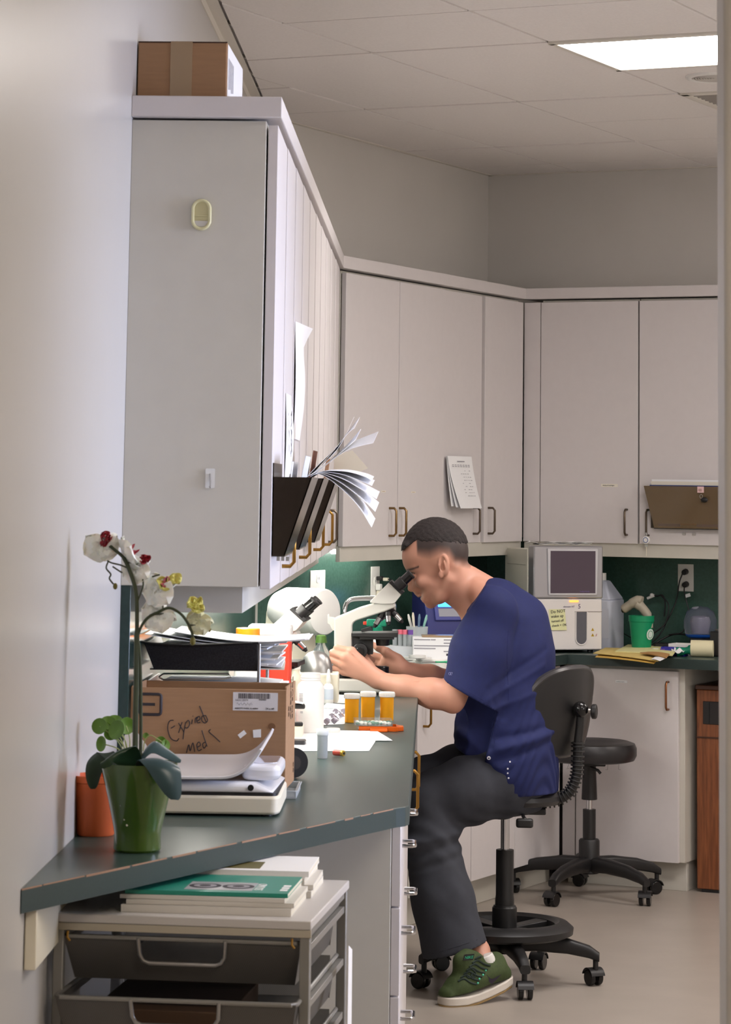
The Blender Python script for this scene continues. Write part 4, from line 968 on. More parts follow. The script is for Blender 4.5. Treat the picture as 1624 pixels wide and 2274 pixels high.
MB().hexa([(.108, .01, .0), (.124, .025, .0), (.124, .06, .0), (.108, .08, .0), (.108, .01, .012), (.124, .025, .012), (.124, .06, .012), (.108, .08, .012)]).build('spout', M_orange, t, .001)
q = t.matrix_basis @ Vector((-.012, .004, .0))
t = thing('pill_organizer', 'clear pill tray of green and white capsules on the orange tray', 'tray', (q.x, q.y, ZW + .0135), .06)
for k in range(1): MB().box(0, .105, 0, .095, 0, .002).build('floor', M_clear, t, .0005)
MB().box(0, .105, 0, .002, .002, .016).build('side', M_clear, t); MB().box(0, .105, .093, .095, .002, .016).build('side', M_clear, t); MB().box(0, .002, .002, .093, .002, .016).build('side', M_clear, t); MB().box(.103, .105, .002, .093, .002, .016).build('side', M_clear, t)
M_cg = mat('capsule_green', (30, 120, 84), .35); M_cw = mat('capsule_white', (236, 238, 226), .35)
random.seed(14)
og = Matrix.Translation((q.x, q.y, ZW + .0157)) @ Matrix.Rotation(.06, 4, 'Z')
caps = [MB().ball((0, 0, 0), .0036, 8, 5, (1.9, 1, 1)).build('capsule', m) for m in (M_cg, M_cw)]
for n_ in range(36):
    i, j = n_ // 4, n_ % 4
    root = caps[n_] if n_ < 2 else caps[(i + j + n_ % 3 // 2) % 2].copy()
    if n_ >= 2: COL.objects.link(root)
    root.location = og @ Vector((.010 + .0108 * i + random.uniform(-.001, .001), .012 + .022 * j + random.uniform(-.002, .002), .0038)); root.rotation_euler = (0, 0, random.uniform(-1.5, 1.5))
    tag(root, 'small capsule among the green and white ones in the clear tray', 'capsule', 'capsules in the clear pill tray')
# papers
def sheet_on(label, pts, z, cat='paper', name='paper_sheet', m=None, th=.0009):
    q = [PZ(u, v, z) for u, v in pts]; o = MB().prism([(p.x, p.y) for p in q], z, z + th).build(name, m or M_paper); return tag(o, label, cat)
o = sheet_on('printed white sheet nearest the camera beside the clear vial', ((590, 1668), (820, 1668), (834, 1646), (590, 1640)), ZW + .0002)
sheet_on('upper white sheet on the worktop below the orange tray', ((590, 1645), (872, 1645), (838, 1624), (600, 1620)), ZW + .0014)
sheet_on('white sheet lying left of the amber vials', ((700, 1560), (770, 1562), (775, 1545), (715, 1540)), ZW + .0002)
sheet_on('folded white paper under the amber vials', ((690, 1612), (765, 1608), (775, 1578), (700, 1572)), ZW + .0002)
sheet_on('yellowed notepad sheet by the near microscope base', ((690, 1546), (748, 1548), (752, 1530), (700, 1528)), ZW + .0002, m=M_paperw)
sheet_on('small white slip between the folded paper and the cream microscope base', ((716, 1572), (772, 1576), (778, 1566), (726, 1562)), ZW + .0014)
M_foil = mat('blister_foil', (186, 180, 196), .25, .8, bump=.5, bscale=90)
for k, (u, v, a) in enumerate(((733, 1612, .9), (744, 1605, .6), (752, 1598, .75))):
    p = PZ(u, v, ZW); o = MB().sheet(lambda a_, b_: Vector((.05 * (a_ - .5), .018 * (b_ - .5), .006 + .010 * abs(math.sin(5 * a_)) + .004 * b_)), 12, 2, .0008).build('foil_strip', M_foil); o.location = p + Vector((0, 0, .001 + .004 * k)); o.rotation_euler = (.3, 0, a)
    tag(o, 'crumpled silver blister foil beside the white pill bottle, %s' % ('lowest of the three', 'middle of the three', 'topmost of the three')[k], 'foil')
p = PZ(745, 1679, ZW); t = thing('battery', 'stubby red and gold battery lying beside the clear vial', 'battery', p + Vector((.008, 0, .0078)), .9)
Mx = Matrix.Rotation(math.pi / 2, 4, 'X')
MB().lathe([(.0072, -.014), (.0072, .016)], (0, 0, 0), 20, Mx).build('jacket', mat('battery_red', (190, 74, 60), .35), t); MB().lathe([(.0072, .010), (.0076, .0145), (.0070, .0165), (.0028, .0168), (.0028, .018), (.001, .018)], (0, 0, 0), 20, Mx).build('gold_end', mat('battery_gold', (200, 164, 60), .3, .6), t)
MB().lathe([(.0034, .0176), (.0034, .0183), (.001, .0184)], (0, 0, 0), 14, Mx).build('dark_tip', M_black, t)
# ================================================================== SINK WALL AND ITS CLUTTER
def Bthing(name, label, cat, x, y, z, rz=0, group=None): return thing(name, label, cat, B2W(x, y, z), -TH + rz, group)
# outlets on the sink-side splash
def outlet(label, p, rz, wd, ht, duplex=True):
    t = thing('wall_outlet', label, 'outlet', p, rz)                # local x = outwards, y = along the wall
    MB().box(0, .005, -wd / 2, wd / 2, -ht / 2, ht / 2).build('cover_plate', M_white, t, .002)
    for s in ((-1, 1) if duplex else (0,)):
        r = MB().prism(roundpoly([(-.016, -.017), (.016, -.017), (.016, .017), (-.016, .017)], .010), .005, .007, lambda a, b, h, s=s: Vector((h, a, b + s * .026))).build('receptacle', M_white, t)
        for a in (-.006, .006): MB().box(.0068, .0074, a - .0012, a + .0012, s * .026 - .004, s * .026 + .006).build('slot', M_black, r)
    return t
p = PBX(704, 1300, .0145); outlet('white outlet plate on the lit green splash behind the centrifuge', B2W(.0145, p.y, p.z), -TH, .125, .115)
p = PBX(832, 1291, .0145); t = outlet('white outlet plate with two plugs beside the faucet', B2W(.0145, p.y, p.z), -TH, .078, .118, False)
MB().box(.006, .030, .0, .028, .004, .020).build('plug', M_black, t, .003); MB().box(.030, .05, .012, .034, .002, .015).build('plug_body', M_cream, t, .003)
MB().box(.006, .026, -.004, .022, -.036, -.010).build('plug_adapter', M_white, t, .004); MB().box(.006, .045, .0, .05, -.075, -.036).build('adapter_box', M_cream, t, .005)
MB().tube(bez([(.045, .02, .008), (.06, .03, .006), (.05, .045, -.02), (.04, .05, -.055)], 5), .0022, 6).build('cord', M_black, t)
p = PBY(1524, 1283, -.0145); t = outlet('white outlet plate with black plugs on the dark back splash', B2W(p.x, -.0145, p.z), rzb, .070, .114)
for s, dx in ((.026, .002), (-.026, .004)):
    MB().cyl((.006, dx, s), (.034, dx, s - .004), .013, .011, n=16).build('plug', M_black, t, .002)
MB().tube(bez([(.03, -.004, .02), (.04, -.016, -.02), (.035, -.03, -.09), (.05, -.05, -.15), (.09, -.07, -.20), (.10, -.11, -.232)], 6), .003, 8).build('cord', M_black, t)
MB().tube(bez([(.03, .004, -.034), (.04, .006, -.055), (.035, .012, -.09), (.05, .03, -.15), (.1, .02, -.22), (.1, -.04, -.234)], 6), .0028, 8).build('cord', M_black, t)
MB().box(.036, .038, -.012, .010, -.082, -.068, Matrix.Rotation(.3, 4, 'X')).build('cord_tag', M_paper, t)
# faucet
p = PBX(765, 1345, .10); t = Bthing('faucet', 'chrome gooseneck faucet behind the main microscope', 'faucet', .10, p.y, ZW)
zt = p.z - ZW
MB().lathe([(.001, 0), (.028, 0), (.028, .006), (.014, .02), (.012, .03), (.001, .03)], n=24).build('base', M_chrome, t)
q = PBX(850, 1322, .22)
MB().tube(bez([(0, 0, .02), (0, 0, .15), (0, .0, zt - .02), (.005, .012, zt + .012), (.02, .03, zt + .024), (.06, .08, zt + .027), (.11, .14, zt + .024), (.13, .162, zt + .008), (.132, .165, zt - .02)], 6), .0105, 12).build('spout', M_chrome, t)
for s in (-.09, .09): MB().lathe([(.001, 0), (.022, 0), (.018, .03), (.022, .045), (.001, .05)], (0, s, 0), 16).build('tap_handle', M_chrome, t)
# white drain tray over the sink and things on it
t = Bthing('drain_tray', 'white drain tray over the sink at the front of the worktop', 'tray', .15, -1.86, ZW)
M_enam = mat('white_enamel', (234, 232, 226), .25)
MB().prism(roundpoly([(0, 0), (.487, 0), (.487, .72), (0, .72)], .03), .0, .028).build('tray', M_enam, t, .004)
MB().tube([(a, b, .030) for a, b in roundpoly([(.008, .008), (.479, .008), (.479, .712), (.008, .712)], .03)], .007, 8, True).build('rim', M_enam, t)
ZTR = ZW + .0285
def BP(u, v, z): return W2B(PZ(u, v, z))
p = PZ(966, 1466, ZTR); cb2 = W2B(p + Vector((0, .055, 0)))
t = Bthing('carton', 'white printed carton lying on the drain tray behind the man', 'box', cb2.x, cb2.y, ZTR, -1.10)
MB().box(-.05, .05, -.085, .078, 0, .082).build('carton', M_paper, t, .003)
for k, (a, b, z) in enumerate(((-.08, -.02, .072), (-.018, .0, .072), (.03, .06, .072), (.03, .055, .06), (-.08, .06, .05), (-.08, .0, .04), (.03, .06, .03), (.04, .075, .016))):
    MB().box(.0501, .0508, a, b, z, z + (.004 if k < 7 else .008)).build('print_line', M_inkl if k < 7 else M_ink, t)
t = Bthing('carton', 'flat tan-edged carton lying on top of the white carton', 'box', cb2.x, cb2.y, ZTR + .0825, -1.10)
MB().box(-.04, .045, -.05, .07, 0, .007).build('carton', M_tape, t, .001)
# blue analyser with a lit screen
M_blue = mat('device_blue', (46, 50, 112), .4)
t = Bthing('blue_analyser', 'dark blue bench device with a lit cyan screen behind the man\'s chin', 'lab device', .205, -.946, ZW, -.80)
MB().prism([(-.09, 0), (.10, 0), (.10, .12), (.05, .255), (-.09, .255)], -.085, .085, XZ).build('body', M_blue, t, .006)
fx = Matrix.Translation((.076, 0, .190)) @ Matrix.Rotation(math.radians(-20.3), 4, 'Y')
MB().box(.0, .010, -.050, .082, -.060, .066, fx).build('bezel', mat('device_blue_light', (70, 74, 140), .4), t, .003)
MB().box(.0095, .0115, -.035, .06, -.005, .05, fx).build('screen', mat('lit_screen', (60, 160, 255), .3, emit=2.2), t)
MB().box(.0095, .0112, -.035, .06, -.045, -.012, fx).build('keypad', mat('keypad_grey', (150, 150, 160), .5), t)
# cup of pens
p = BP(926, 1447, ZW); t = Bthing('pen_cup', 'frosted cup of pens and swabs beside the drain tray', 'cup', .10, p.y - .12, ZW)
t.location = B2W(.13, -1.60, 0) + Vector((0, 0, ZTR)); q = PY(926, 1440, t.location.y); t.location.x = q.x
MB().lathe([(.001, .002), (.036, 0), (.042, .105), (.040, .105), (.034, .004), (.001, .004)], n=30).build('cup', M_frost, t)
for (a, lx, ly, L, m) in ((0, -.034, .01, .150, M_white), (1, -.010, -.012, .158, M_cream), (2, .004, .01, .152, mat('pen_blue', (96, 120, 150), .4)), (3, .030, .006, .150, mat('pen_aqua', (140, 190, 180), .4))):
    MB().tube([(-lx * .3, -ly * .5, .006), (lx * .6, ly * .8, .08), (lx * 1.15, ly, L - .015), (lx * 1.25, ly, L)], [.003, .0035, .0055, .003], 8).build('pen', m, t)
# test-tube rack
t = Bthing('tube_rack', 'white rack of blood tubes with pink and purple caps', 'rack', .30, -1.80, ZTR)
q = PY(893, 1440, B2W(.30, -1.80).y); t.location.x = q.x
MB().box(-.062, .060, -.025, .025, 0, .004).build('base', M_white, t); MB().box(-.062, .060, -.026, -.022, .004, .046).build('front', mat('rack_white', (222, 226, 232), .3), t, .001); MB().box(-.062, .060, .022, .026, .004, .046).build('back', M_white, t, .001)
M_pk, M_pu = mat('cap_pink', (236, 120, 140), .5), mat('cap_purple', (110, 74, 160), .5)
for k, (x, m) in enumerate(((-.030, M_frost), (-.008, M_pk), (.012, M_pk), (.034, M_pu))):
    tb = MB().cyl((x, 0, .005), (x, 0, .092), .0085, n=14).build('tube', M_frost, t)
    MB().cyl((x, 0, .088), (x, 0, .105), .0105, n=14).build('cap', m, tb)
# lids on the tray, green scissors, green bottle behind the stage
for k, (u, v, dz, lbl) in enumerate(((915, 1466, 0, 'white round lid on the drain tray, leftmost of three'), (940, 1467, 0, 'white round lid on the drain tray, middle of three'), (927, 1462, .012, 'white round lid resting on top of the two others'))):
    p = PZ(u, v, ZTR + dz); o = MB().lathe([(.001, .0), (.030, 0), (.032, .002), (.032, .011), (.001, .0115)], n=30).build('lid_disc', M_white); o.location = p; o.location.z = ZTR + dz + .0005; tag(o, lbl, 'lid')
p = PZ(985, 1474, ZTR); t = thing('scissors', 'green-handled scissors lying on the drain tray by the sleeve', 'scissors', p + Vector((0, 0, .004)), .2)
M_gh = mat('handle_green', (60, 170, 120), .4)
for s in (-1, 1):
    MB().tube([(.015 * math.cos(a) + .02, .011 * math.sin(a) + s * .013, .002) for a in [2 * math.pi * i / 20 for i in range(20)]], .0032, 8, True).build('handle_ring', M_gh, t)
    MB().tube([(.006, s * .010, .002), (-.015, 0, .002), (-.03, -s * .004, .002)], .003, 8).build('shank', M_gh, t)
MB().hexa([(-.08, -.002, 0), (-.03, -.006, 0), (-.03, .006, 0), (-.08, .002, 0), (-.08, -.002, .002), (-.03, -.006, .003), (-.03, .006, .003), (-.08, .002, .002)]).build('blades', M_steel, t)
t = thing('spray_bottle', 'green-topped bottle seen through the gap above the microscope stage', 'bottle', (PY(840, 1400, -2.35).x, -2.40, ZW))
M_gs = mat('bottle_green', (20, 130, 100), .35)
MB().lathe([(.001, 0), (.030, 0), (.030, .10), (.020, .13), (.013, .14), (.013, .15)], n=24).build('body', M_white, t); MB().lathe([(.0305, .02), (.0305, .045)], n=24).build('label', mat('lime_label2', (200, 206, 70), .5), t)
MB().lathe([(.016, .146), (.018, .150), (.018, .175), (.012, .18), (.001, .18)], n=18).build('collar', M_gs, t); MB().box(-.040, .030, -.012, .012, .175, .20).build('sprayer', M_gs, t, .004); MB().box(-.052, -.038, -.006, .006, .18, .192).build('nozzle', M_red, t, .002)

# ================================================================== BACK COUNTER
AN_RZ = rzb + math.radians(45); AN = PZ(1262, 1450, ZW) - Vector((math.cos(AN_RZ), math.sin(AN_RZ), 0)) * .03
t = thing('blood_analyser', 'white and silver blood analyser with grey screen on the back counter', 'analyser', AN, AN_RZ)
# local x = towards the room, y = right along the back wall
M_an = mat('analyser_white', (226, 221, 219), .4); M_sil = mat('analyser_silver', (176, 174, 178), .3, .6)
AW = .152
MB().hexa([(-.28, -AW - .004, .012), (-.03, -AW - .004, .012), (-.03, AW - .002, .012), (-.28, AW - .002, .012), (-.28, -AW - .004, .418), (-.03, -AW - .004, .422), (-.03, AW - .002, .384), (-.28, AW - .002, .380)]).build('case', mat('analyser_case', (222, 219, 205), .45), t, .006)
fr = MB().prism(roundpoly([(-AW, .012), (AW, .012), (AW, .217), (-AW, .217)], .006), -.03, .028, YZ).build('front_lower', M_an, t, .006)
MB().prism(roundpoly([(-AW - .002, .219), (AW + .004, .219), (AW + .004, .432), (-AW - .002, .432)], .008), -.03, .030, YZ).build('front_upper', M_sil, t, .008)
MB().box(-.05, -.028, AW - .002, AW + .006, .224, .43).build('rear_trim', mat('trim_grey', (120, 116, 124), .4), t, .002)
sc_ = MB().prism(roundpoly([(-.090, .232), (.128, .232), (.132, .422), (-.096, .422)], .006), .029, .036, YZ).build('screen_frame', mat('frame_silver', (206, 205, 210), .3, .3), t, .003)
MB().box(.0355, .0372, -.082, .118, .241, .412).build('screen', mat('screen_grey', (84, 72, 84), .18), sc_)
text('Analysis Ready', .0072, mat('screen_violet', (112, 96, 160), .5), sc_, frame((.0374, .048, .246), (0, 1, 0), (0, 0, 1)))
MB().prism(roundpoly([(.005, .204), (.046, .204), (.046, .213), (.005, .213)], .005), .028, .031, YZ).build('status_lamp', mat('amber_lamp', (255, 150, 70), .4, emit=1.6), t)
M_vio = mat('print_violet', (86, 66, 110), .5)
text('element HT', .0105, M_vio, t, frame((.0286, -.022, .183), (0, 1, 0), (0, 0, 1))); text('5', .026, M_vio, t, frame((.0286, .044, .179), (0, 1, 0), (0, 0, 1)))
# sample bay
MB().prism([(.034, .166)] + [(.0595 + .0255 * math.cos(a), .0575 + .0255 * math.sin(a)) for a in [math.pi + math.pi * i / 14 for i in range(15)]] + [(.085, .166)], .0275, .0292, YZ).build('sample_bay', mat('bay_grey', (92, 92, 100), .35), t)
b = MB().box(.026, .0302, .030, AW - .001, .165, .1675); b.build('bay_lip', mat('lip_grey', (150, 140, 136), .5), t)  # bay lip in a darker grey than the front panel
rim = [(.034, .166), (.034, .0575)] + [(.0595 + .0255 * math.cos(a), .0575 + .0255 * math.sin(a)) for a in [math.pi + math.pi * i / 14 for i in range(15)]] + [(.085, .0575), (.085, .166)]
MB().tube([(.0295, a, c_) for a, c_ in rim], .003, 8).build('bay_rim', M_an, t)
for zz in (.088, .066):
    w1 = MB().prism([(.103, zz), (.117, zz), (.110, zz + .013)], .0282, .0288, YZ).build('warning_triangle', mat('warning_yellow', (196, 160, 30), .5), t)
    MB().box(.0288, .0291, .1093, .1107, zz + .003, zz + .009).build('mark', M_ink, w1)
MB().tube([(.0288, .126 + .003 * math.cos(k), .071 + .006 * math.sin(1.3 * k)) for k in range(9)], .0006, 4).build('print_symbol', mat('pink_print', (200, 150, 160), .6), t)
MB().box(.0281, .0286, -.139, -.126, .028, .042).build('maker_mark', M_inkl, t); text('heska', .011, M_inkl, t, frame((.0286, -.121, .029), (0, 1, 0), (0, 0, 1)))
MB().box(-.25, -.05, -AW - .0052, -AW - .0038, .352, .3535).build('case_seam', mat('seam_grey', (150, 146, 136), .6), t)
for a in (-.25, -.02):
    for b_ in (-.12, .12): MB().cyl((a, b_, 0), (a, b_, .014), .012, n=12).build('foot', M_black, t)
nt = thing('sticky_note', 'pale yellow handwritten sticky note on the analyser front', 'note', AN, AN_RZ)
f = lambda a, b: (.0286 + .006 * (1 - b) ** 2, -.086 + .072 * a + .006 * (1 - b), .092 + .084 * b)
MB().sheet(lambda a, b: Vector(f(a, b)), 2, 6, .0004).build('note', mat('note_yellow', (222, 222, 172), .8), nt)
for k, (s, sz) in enumerate((('Do NOT', .0175), ('wake up', .0165), ('turned off', .0135), ('check + OK', .0135))):
    q = f(.1, .80 - .215 * k); text(s, sz, M_ink, nt, frame((q[0] + .0012, q[1], q[2]), (0, 1, .08), (-.06, -.05, 1)), 'handwriting')
# papers and clip on top of the analyser
t = thing('clipboard_papers', 'crumpled white papers lying on top of the analyser', 'papers', AN + Vector((0, 0, .433)), AN_RZ)
for k in range(3): MB().sheet(lambda a, b, k=k: Vector((-.045 + .07 * a, -.10 + .20 * b + .008 * k, .0045 + .004 * k + .004 * abs(math.sin(9 * b + k)))), 4, 10, .0008).build('sheet', M_paper, t)
t = thing('spring_clip', 'silver spring clip on the left rear top edge of the analyser', 'clip', PY(1178, 1209, AN.y + .1), AN_RZ)
for s in (-1, 1): MB().tube([(0, -.02, .004), (.01 * s, 0, .012), (.004 * s, .03, .006)], .003, 6).build('arm', M_steel, t)
MB().box(-.02, .02, .02, .05, .0, .004).build('jaw', M_black, t)
# blue-white jug behind the analyser
p = PBY(1350, 1380, -.22); t = thing('reagent_jug', 'pale blue-white reagent jug right of the analyser', 'jug', B2W(p.x - .028, -.20, ZW), rzb)
MB().prism(roundpoly([(-.085, -.066), (.085, -.066), (.085, .066), (-.085, .066)], .02), 0, .205).build('body', mat('jug_white', (198, 202, 218), .4), t, .004)
MB().hexa([(-.085, -.064, .205), (.085, -.064, .205), (.085, .064, .205), (-.085, .064, .205), (-.03, -.03, .285), (.03, -.03, .285), (.03, .022, .285), (-.03, .022, .285)]).build('shoulder', mat('jug_white', (198, 202, 218), .4), t, .008)
MB().cyl((0, -.005, .28), (0, -.005, .315), .018, n=20).build('cap', M_white, t)
MB().box(.0852, .0862, -.058, .058, .05, .17).build('label', mat('jug_label', (206, 208, 222), .6), t)
# green cup with a grey handheld scanner standing in it
p = PBY(1425, 1400, -.33); t = thing('plastic_cup', 'bright green plastic cup with a round white emblem on the back counter', 'cup', B2W(p.x, -.33, ZW), rzb)
M_gc = mat('cup_green', (16, 140, 96), .4)
MB().lathe([(.001, .003), (.037, 0), (.0375, .002), (.050, .125), (.0525, .126), (.0535, .15), (.051, .15), (.048, .12), (.036, .006), (.001, .006)], n=36).build('cup', M_gc, t)
em = Matrix.Rotation(math.radians(72), 4, 'Z') @ Matrix.Translation((.0445, 0, .075)) @ Matrix.Rotation(math.radians(6), 4, 'Y')
MB().cyl(em @ Vector((0, 0, 0)), em @ Vector((.002, 0, 0)), .022, n=24).build('emblem', mat('emblem_white', (220, 232, 228), .5), t)
MB().tube([em @ Vector((.0024, .015 * math.cos(a), .015 * math.sin(a))) for a in [2 * math.pi * i / 20 for i in range(20)]], .0012, 5, True).build('emblem_ring', M_gc, t)
t = thing('handheld_scanner', 'grey-beige handheld scanner standing in the green cup', 'scanner', B2W(p.x, -.33, ZW + .10), rzb)
M_gun = mat('scanner_beige', (170, 162, 146), .45)
MB().tube(bez([(0, .036, .0), (0, .030, .045), (0, .006, .078), (0, -.016, .096)], 5), [.015] * 6 + [.019] * 6 + [.021] * 4, 14).build('grip', M_gun, t)
MB().tube(bez([(0, .004, .108), (0, -.014, .110), (0, -.046, .094), (0, -.080, .072)], 6), [.010] + [.020] * 5 + [.022] * 6 + [.019] * 6 + [.016], 14).build('head', M_gun, t); MB().ball((0, -.080, .070), .011, sz=(1.1, .8, 1.1)).build('scan_window', M_black, t)
# cables in the corner behind
M_cab = mat('black_cable', (22, 22, 24), .5)
def cable(label, pts, r=.003, tip=None):
    P = [B2W(*W2B(q)) for q in pts]; o = MB().tube(bez(P, 7), r, 8).build('power_cable', M_cab); return tag(o, label, 'cable')
def pb(u, v, y): q = PBY(u, v, y); return B2W(q.x, q.y, max(q.z, ZW + .004))
cable('black cable rising in a loop from the counter behind the green cup', [pb(1512, 1330, -.05), pb(1468, 1322, -.06), pb(1484, 1340, -.07), pb(1484, 1365, -.08), pb(1472, 1400, -.1), pb(1450, 1425, -.14), pb(1430, 1432, -.15)][1:])
t = thing('hanging_connector', 'white connector tip at the end of the looped cable', 'connector', pb(1448, 1325, -.06), rzb); MB().cyl((0, -.02, -.008), (0, .012, .006), .006, n=12).build('plug', M_white, t); MB().cyl((0, .010, .004), (0, .030, .004), .004, n=10).build('sleeve', M_cab, t); MB().ball((0, .0, .006), .009, 10, 6).build('tip', M_white, t)
MB().tube(bez([(0, .028, .004), (0, .05, .006), (.005, .062, -.03), (.01, .058, -.08)], 5), .003, 8).build('lead', M_cab, t)
cable('black cable bundle lying behind the green cup', [pb(1440, 1440, -.16), pb(1470, 1420, -.13), pb(1500, 1408, -.1), pb(1540, 1412, -.1), pb(1580, 1420, -.1)], .004)
cable('thin dark cable sagging across the back splash left of the cup', [pb(1362, 1380, -.1), pb(1380, 1402, -.1), pb(1400, 1415, -.11), pb(1420, 1424, -.12)], .002)
o = MB().prism(roundpoly([(-.05, -.03), (.05, -.03), (.05, .03), (-.05, .03)], .01), 0, .035).build('power_adapter', M_black, bevel=.004); o.location = pb(1478, 1435, -.2); o.location.z = ZW; tag(o, 'black power adapter on the back counter right of the cup', 'adapter')
# blender-like clear dome on a blue base, white tub, blue box
t = thing('clear_dome_device', 'clear plastic dome on a blue ring at the right of the back counter', 'lab device', pb(1556, 1430, -.24), rzb); t.location.z = ZW
M_cd = mat('tinted_clear', (196, 200, 224), .06, trans=.9, ior=1.2)
Dz = Matrix.Translation((0, 0, .030))
MB().lathe([(.060, .045), (.068, .075), (.068, .105), (.056, .140), (.03, .158), (.001, .162)], n=30, M=Dz).build('dome', M_cd, t)
MB().lathe([(.001, .034), (.050, .034), (.058, .040), (.062, .048), (.001, .05)], n=30, M=Dz).build('base_ring', mat('ring_blue', (30, 90, 190), .4), t)
MB().lathe([(.001, 0), (.048, 0), (.044, .064), (.001, .064)], n=26).build('housing', mat('housing_black', (40, 40, 46), .4), t)
MB().lathe([(.001, .052), (.030, .052), (.036, .10), (.030, .115), (.001, .118)], n=22, M=Dz).build('grey_core', mat('core_grey', (150, 144, 150), .4), t); MB().ball((.0, -.02, .18), .012, 10, 6, (1, 1.2, .8)).build('vent', M_white, t)
t = thing('white_tub', 'low white plastic tub in front of the clear dome', 'tub', pb(1524, 1452, -.37), rzb); t.location.z = ZW
MB().prism(roundpoly([(-.045, -.060), (.045, -.060), (.045, .060), (-.045, .060)], .01), 0, .004).build('floor', M_white, t); 
for (a0, a1, b0, b1) in ((.042, .045, -.06, .06), (-.045, -.042, -.06, .06), (-.042, .042, -.06, -.057), (-.042, .042, .057, .06)): MB().box(a0, a1, b0, b1, .004, .045).build('wall', M_white, t, .001)
t = thing('blue_carton', 'small deep blue carton lying on the back counter', 'box', pb(1502, 1452, -.455), rzb - .15); t.location.z = ZW
MB().box(-.02, .02, -.06, .045, 0, .034).build('carton', mat('carton_blue', (44, 40, 160), .45), t, .002); MB().box(-.0205, .0205, -.062, -.04, .0, .0262).build('violet_end', M_pu, t); MB().box(-.02, .02, -.04, -.01, .0262, .0268).build('green_print', M_gs, t)
o = MB().lathe([(.001, 0), (.013, 0), (.013, .024), (.001, .024)], n=18).build('small_jar', M_white); o.location = pb(1456, 1440, -.42); o.location.z = ZW; tag(o, 'small white jar in front of the green cup', 'jar')
t = thing('tape_roll', 'wide cream roll of wrap with a green core at the right of the counter', 'tape roll', pb(1560, 1460, -.46), rzb + .25); t.location.z = ZW + .033
My = Matrix.Rotation(math.pi / 2, 4, 'X')
MB().lathe([(.024, -.045), (.033, -.045), (.033, .045), (.024, .045), (.024, -.045)], (0, 0, 0), 30, My).build('roll', mat('wrap_cream', (222, 214, 178), .7), t)
MB().tube(bez([(.0, -.03, -.004), (.004, -.065, -.010), (.002, -.085, -.014), (0, -.10, -.016)], 5), [.020] * 4 + [.014] * 4 + [.017] * 5 + [.019] * 3, 14).build('green_core', M_gs, t)
o = MB().sheet(lambda a, b: Vector((.05 * (a - .5), .045 * (b - .5), .010 + .014 * math.sin(7 * a) * math.cos(5 * b))), 8, 8, .001).build('tissue', M_paper); o.location = pb(1508, 1462, -.50); o.rotation_euler = (0, 0, rzb); o.location.z = ZW + .012; tag(o, 'crumpled white tissue beside the green-cored roll', 'tissue')
t = thing('black_device', 'black box device cut by the right edge of the view on the back counter', 'lab device', pb(1600, 1440, -.35), rzb); t.location.z = ZW; MB().box(-.06, .06, -.025, .10, 0, .10).build('body', M_black, t, .005); MB().lathe([(.001, .10), (.020, .10), (.022, .106), (.001, .11)], n=18).build('dial', M_steel, t)
# folders on the counter's edge
M_man = mat('manila_yellow', (222, 196, 120), .7, var=.03, scale=20); M_man2 = mat('manila_deep', (206, 164, 70), .7); M_pad = mat('pale_yellow_pad', (232, 226, 166), .75)
def bsh(label, pts, z, m, th=.0012, name='file_folder', sag=0.0):
    q = [W2B(PZ(u, v, z)) for u, v in pts]
    P = [Vector((*B2W(a.x, a.y, 0).xy, 0)) for a in q]
    def f(a, b):
        p = (P[0] * (1 - a) + P[1] * a) * (1 - b) + (P[3] * (1 - a) + P[2] * a) * b
        over = max(0, -.640 - W2B(p).y); return Vector((p.x, p.y, z - sag * over + .003 * math.sin(3 * a)))
    o = MB().sheet(f, 8, 8, th).build(name, m); return tag(o, label, 'folder')
bsh('lowest deep yellow folder overhanging the back counter edge', ((1322, 1459), (1453, 1474), (1478, 1448), (1345, 1442)), ZW + .006, M_man2, .0012)
bsh('middle manila folder on the back counter edge', ((1318, 1450), (1462, 1468), (1482, 1446), (1345, 1438)), ZW + .014, M_man, .003)
bsh('pale yellow writing pad on the manila folders', ((1366, 1446), (1494, 1455), (1505, 1440), (1395, 1431)), ZW + .019, M_pad, .004, 'writing_pad')
bsh('small tan wallet folder lying on the pale yellow pad', ((1422, 1449), (1480, 1460), (1488, 1452), (1440, 1447)), ZW + .026, mat('tan_folder', (176, 132, 80), .7), .004)
bsh('torn white envelope sticking out of the manila folder', ((1446, 1464), (1466, 1468), (1482, 1460), (1456, 1458)), ZW + .0205, M_paper, .0012, 'envelope')

